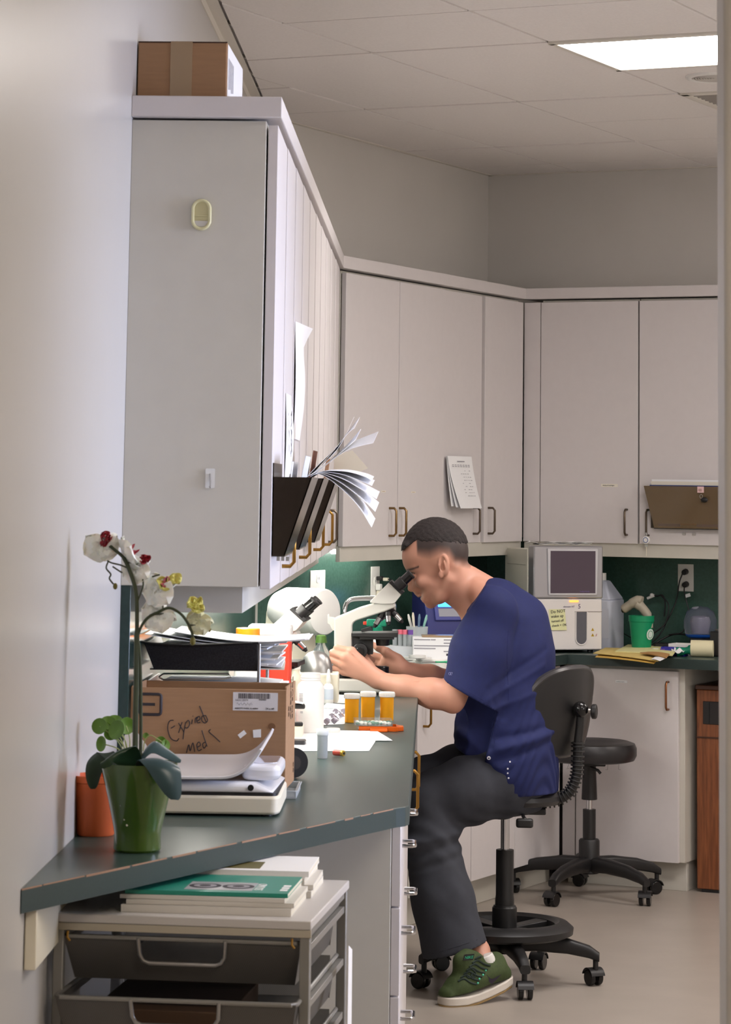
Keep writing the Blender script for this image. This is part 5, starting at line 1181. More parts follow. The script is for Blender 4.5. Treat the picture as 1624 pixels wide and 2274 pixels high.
# ================================================================== CHAIRS
def caster(par, c, a):
    x = Vector((math.cos(a), math.sin(a), 0)); y = Vector((-x.y, x.x, 0)); c = Vector(c)
    k = MB().cyl(c + Vector((0, 0, .050)), c + Vector((0, 0, .085)), .009, n=12).build('caster', M_black, par)
    for s in (-.0145, .0145): 
        MB().cyl(c + y * (s - .008) + Vector((0, 0, .0255)) + x * .012, c + y * (s + .008) + Vector((0, 0, .0255)) + x * .012, .0255, n=24).build('wheel', M_blackg, k, .003)
    f = lambda u, v: c + Vector((0, 0, .0255)) + x * .012 + (x * math.cos(.3 + 2.6 * u) + Vector((0, 0, 1)) * math.sin(.3 + 2.6 * u)) * .0285 + y * (.05 * (v - .5))
    MB().sheet(f, 10, 2, .003).build('hood', M_black, k)
def star_base(t, R, zh, ze, a0, w0=.030):
    MB().cyl((0, 0, zh - .035), (0, 0, zh + .012), .040, .036, n=24).build('hub', M_black, t, .004)
    for k in range(5):
        a = a0 + k * 2 * math.pi / 5; x = Vector((math.cos(a), math.sin(a), 0)); y = Vector((-x.y, x.x, 0))
        P = []
        for rr, z, w_, h in ((.02, zh, w0, .030), (R * .35, zh + .002, w0 * .9, .028), (R * .7, (zh + ze) / 2 + .006, w0 * .75, .024), (R * .93, ze + .004, w0 * .65, .020), (R * 1.04, ze - .012, w0 * .62, .014)):
            P.append((x * rr, z, w_, h))
        def f(u, v, P=P, y=y):
            s = u * (len(P) - 1); i = min(int(s), len(P) - 2); q = s - i
            c = P[i][0] * (1 - q) + P[i + 1][0] * q; z = P[i][1] * (1 - q) + P[i + 1][1] * q; w_ = P[i][2] * (1 - q) + P[i + 1][2] * q; h = P[i][3] * (1 - q) + P[i + 1][3] * q
            an = 2 * math.pi * v; ca, sa = math.cos(an), math.sin(an)
            return c + y * (w_ * .8 * math.copysign(abs(ca) ** .6, ca)) + Vector((0, 0, z + h * math.copysign(abs(sa) ** .6, sa)))
        b = MB().sheet(f, 12, 16); n0 = len(b.v); b.f.append(tuple(range(16, -1, -1))); b.f.append(tuple(range(n0 - 17, n0))); b.build('base_arm', M_black, t)
        caster(t, x * R, a + 2.2 + k)
CH = Vector((.015, -3.075, 0))
t = thing('lab_chair', 'black drafting chair with foot ring under the seated man', 'chair', CH)
star_base(t, .295, .128, .102, math.radians(-7), .034)
MB().lathe([(.001, .12), (.040, .12), (.040, .235), (.036, .24), (.036, .243), (.001, .243)], n=28).build('column_sleeve', M_black, t, .0015)
MB().lathe([(.001, .24), (.031, .24), (.031, .26), (.029, .275), (.029, .418), (.001, .418)], n=28).build('column_tube', M_black, t, .0015)
MB().cyl((0, 0, .415), (0, 0, .56), .0145, n=20).build('gas_lift', M_chrome, t)
# foot ring: flat broad hoop with three spokes
rg = MB().lathe([(.165, .150), (.205, .150), (.222, .158), (.224, .176), (.205, .192), (.178, .196), (.163, .186), (.158, .165), (.165, .150)], n=48).build('foot_ring', M_black, t)
for k in range(4):
    a = k * 1.571 + .7; x = Vector((math.cos(a), math.sin(a), 0)); y = Vector((-x.y, x.x, 0))
    MB().hexa([x * .03 - y * .022 + Vector((0, 0, .15)), x * .17 - y * .03 + Vector((0, 0, .16)), x * .17 + y * .03 + Vector((0, 0, .16)), x * .03 + y * .022 + Vector((0, 0, .15)), x * .03 - y * .022 + Vector((0, 0, .175)), x * .17 - y * .03 + Vector((0, 0, .185)), x * .17 + y * .03 + Vector((0, 0, .185)), x * .03 + y * .022 + Vector((0, 0, .175))]).build('spoke', M_black, rg, .003)
MB().lathe([(.001, .566), (.135, .563), (.152, .568), (.160, .580), (.158, .594), (.146, .604), (.10, .602), (.001, .598)], (.03, .015, 0), 40).build('seat', M_vinyl, t)
MB().box(-.07, .13, -.06, .06, .535, .555).build('seat_plate', M_black, t, .004)
MB().tube([(.055, -.06, .540), (.055, -.13, .536), (.06, -.17, .533)], .006, 8).build('lever', M_chrome, t); MB().prism(roundpoly([(.03, -.185), (.085, -.185), (.085, -.155), (.03, -.155)], .012), .508, .536).build('lever_paddle', M_black, t, .006)
# backrest
bc = PY(1264, 1580, CH.y - .02) - CH
ang = math.radians(-33)
Mb = Matrix.Translation((bc.x, -.02, bc.z)) @ Matrix.Rotation(ang, 4, 'Z') @ Matrix.Rotation(math.radians(8), 4, 'Y')
def backsh(off, sc, bul):
    def f(a, b):
        an = 2 * math.pi * a; e = .80
        ca, sa = math.cos(an), math.sin(an)
        yy = .205 * math.copysign(abs(ca) ** e, ca) * b * sc; zz = .138 * math.copysign(abs(sa) ** e, sa) * b * sc
        return Mb @ Vector((off - 1.1 * yy * yy + bul * (1 - b * b), yy, zz))
    return f
b_ = MB().sheet(backsh(.012, 1.0, .010), 48, 8); b_.sheet(backsh(-.012, 1.0, -.012), 48, 8)
k0 = len(b_.v) // 2
for i in range(48): b_.f.append((i * 9 + 8, (i + 1) * 9 + 8, k0 + (i + 1) * 9 + 8, k0 + i * 9 + 8))
b_.build('backrest', M_black, t, 0)
MB().tube([backsh(.0, 1.008, 0)(i / 48, 1) for i in range(48)], .0125, 8, True).build('edge_trim', mat('edge_grey_black', (52, 50, 52), .3), t)
# upright, ribbed gaiter, bracket and knob
g0 = [PY(u, v, CH.y - .03) - CH for u, v in ((1290, 1570), (1288, 1612), (1284, 1650), (1283, 1690), (1280, 1725), (1266, 1758), (1238, 1776), (1205, 1780), (1182, 1776))]
gp = bez(g0, 4)
MB().tube(gp[:14], .014, 12).build('upright', M_black, t)
gt = MB().tube(bez(g0[2:], 6), .016, 12).build('gaiter', M_black, t)
gb = bez(g0[2:], 4)
for i in range(0, len(gb) - 1):
    c = gb[i]; d = (gb[i + 1] - c).normalized(); MB().cyl(c - d * .0026, c + d * .0026, .0225, n=16).build('gaiter_rib', M_black, gt, .0015)
k = PY(1290, 1575, CH.y - .06) - CH
MB().ball(k, .026, 16, 10, (1, .9, 1)).build('bracket', M_blackg, t); kk = PY(1320, 1580, CH.y - .06) - CH
MB().cyl(k, kk, .007, n=10).build('knob_stem', M_steel, t); MB().cyl(kk + Vector((-.008, 0, .0)), kk + Vector((.008, -.004, 0)), .024, n=10).build('knob', M_black, t, .004)
# second stool without a backrest
ST = Vector((.395, -1.14, 0))
t = thing('lab_stool', 'black round stool with star base by the back cabinet', 'stool', ST)
star_base(t, .30, .125, .098, math.radians(-48), .034)
MB().lathe([(.001, .11), (.041, .11), (.041, .215), (.036, .222), (.001, .222)], n=28).build('column_sleeve', M_black, t, .0015); MB().cyl((0, 0, .22), (0, 0, .335), .0255, n=24).build('column_tube', M_black, t)
MB().cyl((0, 0, .33), (0, 0, .40), .0125, n=18).build('gas_lift', M_chrome, t); MB().lathe([(.001, .372), (.031, .372), (.026, .50), (.030, .515), (.001, .515)], n=24).build('upper_sleeve', M_black, t, .0015)
MB().box(-.06, .06, -.06, .06, .505, .53).build('seat_plate', M_black, t, .004)
MB().lathe([(.001, .520), (.155, .520), (.176, .526), (.186, .545), (.186, .572), (.178, .590), (.155, .598), (.12, .590), (.06, .572), (.001, .568)], n=44).build('seat', M_vinyl, t)
MB().tube([(.0, -.05, .50), (.03, -.06, .49), (.04, -.06, .478)], .006, 8).build('lever', M_black, t)
random.seed(7)
for a in (-2.5, -2.3, -2.1, -1.2, -.9): 
    x = Vector((math.cos(a) * .172, math.sin(a) * .172, .522)); MB().tube([x, x + Vector((random.uniform(-.01, .01), 0, -.02)), x + Vector((random.uniform(-.01, .01), 0, -.045 * random.random() - .015))], .0007, 4).build('loose_thread', M_black, t)

# ================================================================== MESH DRAWER CART UNDER THE NEAR WORKTOP
_before = set(COL.objects)
SX = -7.50
q0 = PY(115, 2030, SX)
CT = Vector((-.868, SX, 0)); ZC = .855; CTR = -.098
t = thing('drawer_cart', 'silver mesh drawer cart with pale top under the near worktop end', 'drawer cart', CT, CTR)
CWd, CDp = .445, .50
M_fr = mat('cart_frame_grey', (142, 140, 136), .4, .4); M_top = mat('cart_top_grey', (196, 192, 190), .4)
MB().box(-.0, CWd, -.0, CDp, ZC - .015, ZC).build('top', M_top, t, .002)
MB().box(.0, CWd, .001, .006, ZC - .028, ZC - .0155).build('front_rail', mat('rail_beige', (176, 168, 152), .5), t, .001)
for x in (.002, CWd - .020):
    for y in (.004, CDp - .022): MB().box(x, x + .018, y, y + .018, .0555, ZC - .0155).build('post', M_fr, t, .002)
for x in (.006, CWd - .018):
    for z in (ZC - .024, .805, .712, .617, .52, .42, .32, .22, .14): MB().box(x, x + .012, .022, CDp - .022, z - .006, z + .006).build('runner', M_fr, t, .001)
mm = bpy.data.materials.new('fine_wire_mesh'); mm.use_nodes = True; MATS['fine_wire_mesh'] = mm
nt_ = mm.node_tree; bs = nt_.nodes['Principled BSDF']; bs.inputs['Base Color'].default_value = lin(104, 101, 98); bs.inputs['Roughness'].default_value = .45; bs.inputs['Metallic'].default_value = .4
tc = nt_.nodes.new('ShaderNodeTexCoord'); vm = nt_.nodes.new('ShaderNodeTexChecker'); vm.inputs['Scale'].default_value = 560
nt_.links.new(tc.outputs['Object'], vm.inputs['Vector']); mr = nt_.nodes.new('ShaderNodeMapRange'); mr.inputs['To Min'].default_value = .74; mr.inputs['To Max'].default_value = .92
nt_.links.new(vm.outputs['Fac'], mr.inputs['Value']); nt_.links.new(mr.outputs[0], bs.inputs['Alpha'])
def basket(z0, z1, y0, label):
    b = MB().hexa([(.034, y0 + .035, z0), (CWd - .034, y0 + .035, z0), (CWd - .034, CDp - .03, z0), (.034, CDp - .03, z0), (.034, y0 + .035, z0 + .0015), (CWd - .034, y0 + .035, z0 + .0015), (CWd - .034, CDp - .03, z0 + .0015), (.034, CDp - .03, z0 + .0015)]).build('mesh_drawer', mm, t)
    if label: lab(b, label)
    h0, h1 = CWd / 2 - .075, CWd / 2 + .075
    g = lambda x, z: Vector((x, y0 + .035 * (1 - (z - z0) / (z1 - z0)) , z))
    def tx(x, z): k = (z - z0) / (z1 - z0); return Vector((CWd / 2 + (x - CWd / 2) * (1 - .07 * (1 - k)), y0 + .035 * (1 - k), z))
    po = [(.018, z0), (CWd - .018, z0), (CWd - .018, z1), (h1, z1), (h1, z1 - .040), (h0, z1 - .040), (h0, z1), (.018, z1)]
    MB().prism(po, 0, .0012, lambda a, b_, h: tx(a, b_) + Vector((0, h, 0))).build('mesh_front', mm, b)
    for s in (0, 1):
        x_ = (lambda z: CWd / 2 + (.018 - CWd / 2) * (1 - .07 * (1 - (z - z0) / (z1 - z0)))) if s == 0 else (lambda z: CWd / 2 + (CWd / 2 - .018) * (1 - .07 * (1 - (z - z0) / (z1 - z0))))
        MB().sheet(lambda a, b_, x_=x_: Vector((x_(z0 + (z1 - z0) * b_), y0 + .03 * (1 - b_) + (CDp - .04 - y0) * a, z0 + (z1 - z0) * b_)), 1, 1).build('mesh_side', mm, b)
    MB().sheet(lambda a, b_: Vector((.03 + (CWd - .06) * a, CDp - .03, z0 + (z1 - z0) * b_)), 1, 1).build('mesh_back', mm, b)
    MB().tube([(.018, CDp - .028, z1), (.018, y0 + .012, z1), (.026, y0 + .001, z1), (CWd - .026, y0 + .001, z1), (CWd - .018, y0 + .012, z1), (CWd - .018, CDp - .028, z1)], .004, 8).build('rim_wire', M_fr, b)
    MB().tube([(h0 + dx, y0 + dy - .002, z1 - dz) for dx, dz, dy in ((0, -.001, 0), (.002, .028, .008), (.008, .038, .010), (.018, .042, .012), (.132, .042, .012), (.142, .038, .010), (.148, .028, .008), (.15, -.001, 0))], .0036, 8).build('grip_frame', M_steel, b)
basket(.742, .816, .012, None); basket(.648, .724, -.040, 'slightly pulled out mesh drawer'); basket(.55, .628, .012, None)
for (x) in (.028, CWd - .032): MB().tube([(x, -.001, .826), (x, -.003, .816), (x + .004, -.001, .810)], .0022, 6).build('stop_hook', M_brass, t)
o = tag(MB().box(.09, .34, .10, .40, .7445, .757).build('paper_stack', M_paperw), 'papers lying in the top mesh drawer of the cart', 'papers'); o.location = CT; o.rotation_euler = (0, 0, CTR)
o = tag(MB().box(.06, .30, .06, .36, .6505, .69).build('brown_carton', mat('dull_brown', (84, 62, 46), .7), bevel=.002), 'dull brown carton in the pulled out mesh drawer', 'box'); o.location = CT; o.rotation_euler = (0, 0, CTR)
o = tag(MB().prism([(-.03, 0), (.03, 0), (.022, .20), (-.03, .215)], 0, .002, lambda a, b, h: Vector((.435 + h + .03, .36 + a, .55 + b))).build('card_sheet', M_paper), 'white card leaning outside the right side of the mesh cart', 'paper'); o.location = CT; o.rotation_euler = (0, 0, CTR)
# magazines in two stacks on the cart
M_teal = mat('cover_teal', (40, 140, 122), .35); M_cov = mat('cover_grey', (214, 210, 204), .35); M_pg = mat('magazine_pages', (222, 216, 200), .8)
def mag(label, x0, y0, z, w_, d_, th, rz, cover, art=None):
    m = thing('magazine', label, 'magazine', CT + Matrix.Rotation(CTR, 3, 'Z') @ Vector((x0, y0, ZC + z)), rz + CTR, None)
    MB().box(0, w_, 0, d_, .0008, th - .0008).build('pages', M_pg, m, .0005)
    cv = MB().box(-.0005, w_ + .0005, -.001, d_, th - .0008, th).box(-.0005, w_ + .0005, -.001, d_, 0, .0008).box(-.0005, w_ + .0005, -.0012, 0, 0, th).build('cover', cover, m, .0003)
    if art == 'speakers':
        MB().box(.098, .215, .02, .115, th, th + .0004).build('cover_picture', mat('cover_silver', (176, 176, 182), .3), cv)
        for cx_ in (.128, .186):
            for r, mm_ in ((.028, M_ink), (.020, M_inkl), (.010, M_ink)): MB().lathe([(.001, 0), (r, 0), (r, .0003), (.001, .0003)], (cx_, .067, th + .0004 + .0003 * (3 - r * 100)), 22).build('cover_disc', mm_, cv)
        text('SOUND', .022, M_paper, cv, frame((.232, .03, th + .0004), (0, 1, 0), (-1, 0, 0)))
        for k in range(3): MB().box(.262, .275, .03 + .025 * k, .048 + .025 * k, th, th + .0004).build('cover_text', M_paper, cv)
    if art == 'photo':
        MB().box(.06, .15, .02, .11, th, th + .0004).build('cover_picture', mat('cover_olive', (112, 104, 60), .4), cv); MB().box(.03, .06, .03, .10, th, th + .0003).build('cover_picture', mat('cover_brown', (120, 90, 70), .4), cv)
    return m
z = 0
for k, (dx, th, rz) in enumerate(((.0, .013, .0), (.008, .008, .01), (-.004, .007, -.012), (.004, .007, .006))):
    mag(['thickest white-edged magazine at the bottom of the front stack', 'second magazine from the bottom of the front stack', 'third magazine from the bottom of the front stack', 'teal-covered magazine on top of the front stack'][k], .112 + dx, .035 + .004 * k, z, .292 - .004 * k, .21, th, rz + .02, M_cov if k < 3 else M_teal, 'speakers' if k == 3 else None); z += th + .0003
z = 0
for k, (dx, th, rz) in enumerate(((.0, .012, .03), (.006, .009, .05), (-.006, .011, .02), (.004, .010, .045))):
    mag(['bottom magazine of the rear stack on the cart', 'second magazine from the bottom of the rear stack', 'third magazine from the bottom of the rear stack', 'white magazine with olive picture on top of the rear stack'][k], .155 + dx, .255 + .006 * k, z, .252 - .004 * k, .20, th, rz, M_cov if k < 3 else M_paper, 'photo' if k == 3 else None); z += th + .0003
# the cart really stands a little farther back and lower, clear of the worktop's underside
for o in set(COL.objects) - _before:
    if o.parent is None: o.location = CAM + (o.location - CAM) * 1.037; o.scale = (1.037, 1.037, 1.037)
# ================================================================== THE SEATED MAN
class SDF:
    """distance field on a grid; primitives are blended smoothly and meshed by surface nets"""
    def __init__(s, lo, hi, h):
        s.h = h; s.lo = np.array(lo, np.float32); n = np.ceil((np.array(hi) - np.array(lo)) / h).astype(int) + 1
        s.n = n; s.d = np.full(n, 0.08, np.float32)
    def _win(s, lo, hi):
        a = np.maximum(0, np.floor((np.array(lo) - s.lo) / s.h).astype(int)); b = np.minimum(s.n, np.ceil((np.array(hi) - s.lo) / s.h).astype(int) + 1)
        if np.any(b <= a): return None
        sl = tuple(slice(i, j) for i, j in zip(a, b))
        g = [s.lo[k] + s.h * np.arange(a[k], b[k], dtype=np.float32) for k in range(3)]
        return sl, g[0][:, None, None], g[1][None, :, None], g[2][None, None, :]
    def _mix(s, sl, d, k, op):
        o = s.d[sl]
        if op == 'add':
            if k > 0:
                t = np.clip(.5 + .5 * (o - d) / k, 0, 1); s.d[sl] = o * (1 - t) + d * t - k * t * (1 - t)
            else: s.d[sl] = np.minimum(o, d)
        elif op == 'sub':
            d = -d
            if k > 0:
                t = np.clip(.5 - .5 * (o - d) / k, 0, 1); s.d[sl] = o * (1 - t) + d * t + k * t * (1 - t)
            else: s.d[sl] = np.maximum(o, d)
    def cap(s, a, b, ra, rb, k=.01, op='add', ysc=1.0, yc=None):
        """round cone a-b; ysc > 1 widens it sideways (along y) about yc"""
        a, b = np.array(a, np.float32), np.array(b, np.float32); R = max(ra, rb); m = k + .012
        yc = float((a[1] + b[1]) / 2) if yc is None else yc
        lo = np.minimum(a, b) - R - m; hi = np.maximum(a, b) + R + m
        if ysc != 1: c = yc; lo[1] = c + (lo[1] - c) * ysc; hi[1] = c + (hi[1] - c) * ysc
        w = s._win(lo, hi)
        if w is None: return s
        sl, X, Y, Z = w
        Yl = yc + (Y - yc) / ysc
        d = b - a; L = float(d @ d) + 1e-12
        t = np.clip(((X - a[0]) * d[0] + (Yl - a[1]) * d[1] + (Z - a[2]) * d[2]) / L, 0, 1)
        q = np.sqrt((X - a[0] - t * d[0]) ** 2 + (Yl - a[1] - t * d[1]) ** 2 + (Z - a[2] - t * d[2]) ** 2) - (ra + (rb - ra) * t)
        s._mix(sl, q, k, op); return s
    def chain(s, P, R, k=.01, **kw):
        for i in range(len(P) - 1): s.cap(P[i], P[i + 1], R[i], R[i + 1], k, **kw)
        return s
    def ell(s, c, r, ang=0, k=.01, op='add', yaw=0):
        """ellipsoid with semi-axes r, turned by ang about y (x towards z) and yaw about z"""
        c = np.array(c, np.float32); R = max(r) + k + .012; w = s._win(c - R, c + R)
        if w is None: return s
        sl, X, Y, Z = w; X = X - c[0]; Y = Y - c[1]; Z = Z - c[2]
        if yaw: cy, sy = math.cos(yaw), math.sin(yaw); X, Y = X * cy + Y * sy, -X * sy + Y * cy
        ca, sa = math.cos(ang), math.sin(ang); U = X * ca + Z * sa; V = -X * sa + Z * ca
        k0 = np.sqrt((U / r[0]) ** 2 + (Y / r[1]) ** 2 + (V / r[2]) ** 2); k1 = np.sqrt((U / r[0] ** 2) ** 2 + (Y / r[1] ** 2) ** 2 + (V / r[2] ** 2) ** 2) + 1e-9
        s._mix(sl, k0 * (k0 - 1) / k1, k, op); return s
    def half(s, p, n, where=None, wob=0):
        """cut away the side n points to (optionally only where a second plane (p2, n2) is positive)"""
        n = np.array(n, np.float32); n /= np.linalg.norm(n)
        X = s.lo[0] + s.h * np.arange(s.n[0], dtype=np.float32)[:, None, None]; Y = s.lo[1] + s.h * np.arange(s.n[1], dtype=np.float32)[None, :, None]; Z = s.lo[2] + s.h * np.arange(s.n[2], dtype=np.float32)[None, None, :]
        d = (X - p[0]) * n[0] + (Y - p[1]) * n[1] + (Z - p[2]) * n[2]
        if wob: d = d + wob * (np.sin(X * 410 + np.sin(Z * 300) * 2) + np.sin(Y * 380 + X * 160)) * .5
        for (p2, n2) in (where or []):
            n2 = np.array(n2, np.float32); n2 /= np.linalg.norm(n2)
            d = np.minimum(d, (X - p2[0]) * n2[0] + (Y - p2[1]) * n2[1] + (Z - p2[2]) * n2[2])
        s.d = np.maximum(s.d, d).astype(np.float32); return s
    def fold(s, fn):
        X = s.lo[0] + s.h * np.arange(s.n[0], dtype=np.float32)[:, None, None]; Y = s.lo[1] + s.h * np.arange(s.n[1], dtype=np.float32)[None, :, None]; Z = s.lo[2] + s.h * np.arange(s.n[2], dtype=np.float32)[None, None, :]
        s.d = (s.d + fn(X, Y, Z)).astype(np.float32); return s
    def mesh(s, smooth=1):
        d = s.d; I = d < 0; nx, ny, nz = d.shape
        acc = np.zeros((nx - 1, ny - 1, nz - 1), np.int8)
        for i in (0, 1):
            for j in (0, 1):
                for k in (0, 1): acc += I[i:nx - 1 + i, j:ny - 1 + j, k:nz - 1 + k]
        cells = np.argwhere((acc > 0) & (acc < 8)); N = len(cells)
        idx = np.full((nx - 1, ny - 1, nz - 1), -1, np.int32); idx[tuple(cells.T)] = np.arange(N)
        P = np.zeros((N, 3), np.float32); cnt = np.zeros(N, np.float32)
        cor = [(i, j, k) for i in (0, 1) for j in (0, 1) for k in (0, 1)]
        for a in range(8):
            for b in range(a + 1, 8):
                if sum(abs(x - y) for x, y in zip(cor[a], cor[b])) != 1: continue
                A = cells + cor[a]; B = cells + cor[b]; da = d[tuple(A.T)]; db = d[tuple(B.T)]
                m = (da < 0) != (db < 0); t = np.where(m, da / np.where(m, da - db, 1), 0)
                P += np.where(m[:, None], A + t[:, None] * (B - A), 0); cnt += m
        P = s.lo + s.h * (P / cnt[:, None]); F = []
        for ax in range(3):
            o = [x for x in range(3) if x != ax]
            e0 = I; sl0 = [slice(None)] * 3; sl1 = [slice(None)] * 3; sl0[ax] = slice(0, -1); sl1[ax] = slice(1, None)
            a, b = I[tuple(sl0)], I[tuple(sl1)]; q = np.argwhere(a != b)
            q = q[(q[:, o[0]] > 0) & (q[:, o[1]] > 0) & (q[:, o[0]] < d.shape[o[0]] - 1) & (q[:, o[1]] < d.shape[o[1]] - 1)]
            def at(du, dv):
                r = q.copy(); r[:, o[0]] += du; r[:, o[1]] += dv; return idx[tuple(r.T)]
            quad = np.stack([at(-1, -1), at(0, -1), at(0, 0), at(-1, 0)], 1)
            flip = a[tuple(q.T)] ^ (ax == 1)
            quad[~flip] = quad[~flip][:, ::-1]; F.append(quad)
        F = np.concatenate(F); F = F[(F >= 0).all(1)]
        for _ in range(smooth):                # light relaxation of the grid steps
            S = np.zeros_like(P); c = np.zeros(N, np.float32)
            for a, b in ((0, 1), (1, 2), (2, 3), (3, 0)):
                np.add.at(S, F[:, a], P[F[:, b]]); np.add.at(S, F[:, b], P[F[:, a]]); np.add.at(c, F[:, a], 1); np.add.at(c, F[:, b], 1)
            P = P * .5 + .5 * S / np.maximum(c, 1)[:, None]
        return P, F
    def build(s, name, m, parent, org, smooth=1, attr=None):
        P, F = s.mesh(smooth)
        me = bpy.data.meshes.new(name); me.vertices.add(len(P)); me.vertices.foreach_set('co', (P - np.array(org, np.float32)).ravel())
        me.loops.add(F.size); me.loops.foreach_set('vertex_index', F.ravel().astype(np.int32)); me.polygons.add(len(F))
        me.polygons.foreach_set('loop_start', np.arange(0, F.size, 4, dtype=np.int32)); me.polygons.foreach_set('use_smooth', np.ones(len(F), bool)); me.update(); me.validate()
        me.materials.append(m)
        if attr is not None:
            at = me.attributes.new('hairmask', 'FLOAT', 'POINT'); at.data.foreach_set('value', attr(P).astype(np.float32))
        o = bpy.data.objects.new(name, me); COL.objects.link(o); o.parent = parent; return o

Y0 = -3.07                                       # body mid-plane
K = (PY(1001, 1300, Y0) - PY(1000, 1300, Y0)).length
def J(u, v, lat=0.0): p = PY(u, v, Y0 - lat * K); return np.array(p, np.float32)     # lat in photo pixels towards the camera
ORG = Vector((CH.x, CH.y, .0))
man = thing('person', 'man in navy scrubs seated on the lab chair, looking into the microscope', 'person', ORG)
M_skin = mat('skin', (200, 146, 124), .46, sss=.05, attr='hairmask')
nt_ = M_skin.node_tree
M_hair = mat('short_dark_hair', (40, 33, 32), .75, var=.35, scale=140, bump=.6, bscale=320)
M_scrub = mat('navy_scrub_cloth', (18, 28, 80), .78, var=.06, scale=60, bump=.10, bscale=700)
M_trou = mat('charcoal_cotton', (54, 56, 64), .85, var=.06, scale=40, bump=.10, bscale=600)

def SJ(u, v, y): return np.array(PY(u, v, y), np.float32)
yt, yh = -3.560, -3.395                           # toe and heel distance; the foot points left and towards the camera
def foot_pt(u, v): return SJ(u, v, yt + (yh - yt) * (u - 985) / (1138 - 985))
ax2 = foot_pt(1138, 2190) - foot_pt(985, 2190); ax2[2] = 0; ax2 /= np.linalg.norm(ax2); sd = np.array((ax2[1], -ax2[0], 0))  # sideways towards the camera
def FP(u, v, q=0): return foot_pt(u, v) + sd * q
q0 = -.040                                        # mid-plane of the shoe lies behind the visible side
# ---------------- body: one continuous skin surface
b = SDF((-.56, -3.46, .02), (.27, -2.74, 1.50), .0027)
# legs and trunk under the clothes
hipN, hipF = J(1105, 1725, 60), J(1105, 1722, -60)
kneN, ankN = J(950, 1775, 108), J(1066, 2112, 186)
kneF, ankF = J(942, 1740, -62), J(1012, 2030, -62)
b.cap(J(1120, 1690), J(1118, 1560), .115, .105, .02, ysc=1.3); b.cap(J(1118, 1560), J(1100, 1400), .105, .110, .02, ysc=1.3)
b.cap(J(1090, 1350, 80), J(1090, 1350, -80), .055, .055, .03); b.cap(hipN, kneN, .080, .056, .02); b.chain([kneN, J(978, 1930, 140), ankN], [.050, .044, .031], .02)
b.cap(hipF, kneF, .080, .056, .02); b.cap(kneF, ankF, .050, .034, .02)
toeN = FP(1030, 2205, q0); heN = FP(1098, 2164, q0); b.cap(ankN, heN, .031, .026, .01); b.cap(heN, toeN, .026, .022, .02)
b.cap(ankF, J(965, 2076, -62), .032, .022, .02)
# neck and trapezius
b.chain([J(1002, 1272), J(1030, 1312), J(1066, 1350)], [.058, .057, .072], .015)
b.cap(J(1045, 1285), J(1090, 1318), .040, .05, .02); b.cap(J(1060, 1310, 30), J(1095, 1345, 95), .035, .04, .02); b.cap(J(1060, 1310, -30), J(1095, 1345, -95), .035, .04, .02)
b.cap(J(1012, 1260, 36), J(1036, 1350, 14), .017, .014, .014)            # neck muscle on the near side
b.cap(J(996, 1262), J(1012, 1302), .054, .056, .03)
# head
E = lambda u, v, lat, ru, rv, rl, ang=0, k=.008, op='add': b.ell(J(u, v, lat), (ru * K, rl * K, rv * K), math.radians(ang), k, op)
E(968, 1222, 0, 72, 69, 51, 0, .0)
E(985, 1232, 0, 54, 60, 52, 0, .01)
E(931, 1240, 0, 37, 40, 41, 0, .015)
E(953, 1283, 0, 34, 53, 37, 24, .025)                                    # face block
for s in (1, -1):
    b.cap(J(996, 1288, s * 44), J(976, 1326, s * 34), .013, .015, .035); b.cap(J(976, 1326, s * 32), J(958, 1336, s * 9), .016, .0165, .022)   # jaw
    E(938, 1292, s * 31, 15, 12, 11, 20, .014)                            # cheekbone
    b.cap(J(912, 1264, s * 6), J(921, 1261, s * 32), .0085, .0075, .010)    # brow
    b.ell(J(916, 1279, s * 21), (.0105, .0135, .0085), 0, .010, 'sub')      # eye socket
    E(921, 1280, s * 20, 8, 7.5, 10, 0, .003)                             # eyeball under the lids
    b.cap(J(914.2, 1282, s * 14), J(916, 1283, s * 27), .0012, .0012, .002, op='add')
    E(923, 1309, s * 9, 7, 5.5, 5, 20, .005)                               # nostril wing
    b.cap(J(960, 1300, s * 34), J(944, 1330, s * 20), .012, .012, .02)
    # ear: rim, hollow, lobe
    E(986, 1254, s * 52, 12.5, 25, 6, 8, .004); E(983.5, 1250, s * 60, 8.6, 18, 8.6, 10, .002, 'sub'); E(988.5, 1257, s * 54.5, 3.0, 13, 3.2, 12, .0025)
    E(982, 1259, s * 57, 5.4, 10, 8.5, 10, .002, 'sub'); E(979.5, 1277, s * 52, 6, 8, 4.5, 8, .004); E(975.5, 1256, s * 51.5, 3.4, 5, 4, 0, .003)
b.chain([J(911, 1276), J(911.5, 1292), J(914, 1306)], [.0075, .0085, .0115], .008)   # nose
for s in (1, -1): E(927, 1300, s * 12, 9, 12, 9, 10, .018)
b.ell(J(913.5, 1307), (.0118, .0115, .0095), 0, .004)
b.ell(J(919, 1313, 6), (.004, .0035, .003), 0, .003, 'sub')
b.cap(J(926, 1316), J(931, 1320), .009, .010, .008)                      # philtrum
b.ell(J(934, 1321.2), (.0098, .022, .0056), math.radians(25), .004); b.ell(J(940, 1328.5), (.0095, .020, .0062), math.radians(25), .004)
for s in (1, -1): b.cap(J(933, 1325.5, 0), J(943, 1324, s * 17), .0015, .001, .0022, 'sub')
E(956, 1336, 0, 12, 14, 15, 0, .012)                                      # chin
b.cap(J(945.5, 1335, -10), J(945.5, 1335, 10), .003, .003, .006, 'sub')
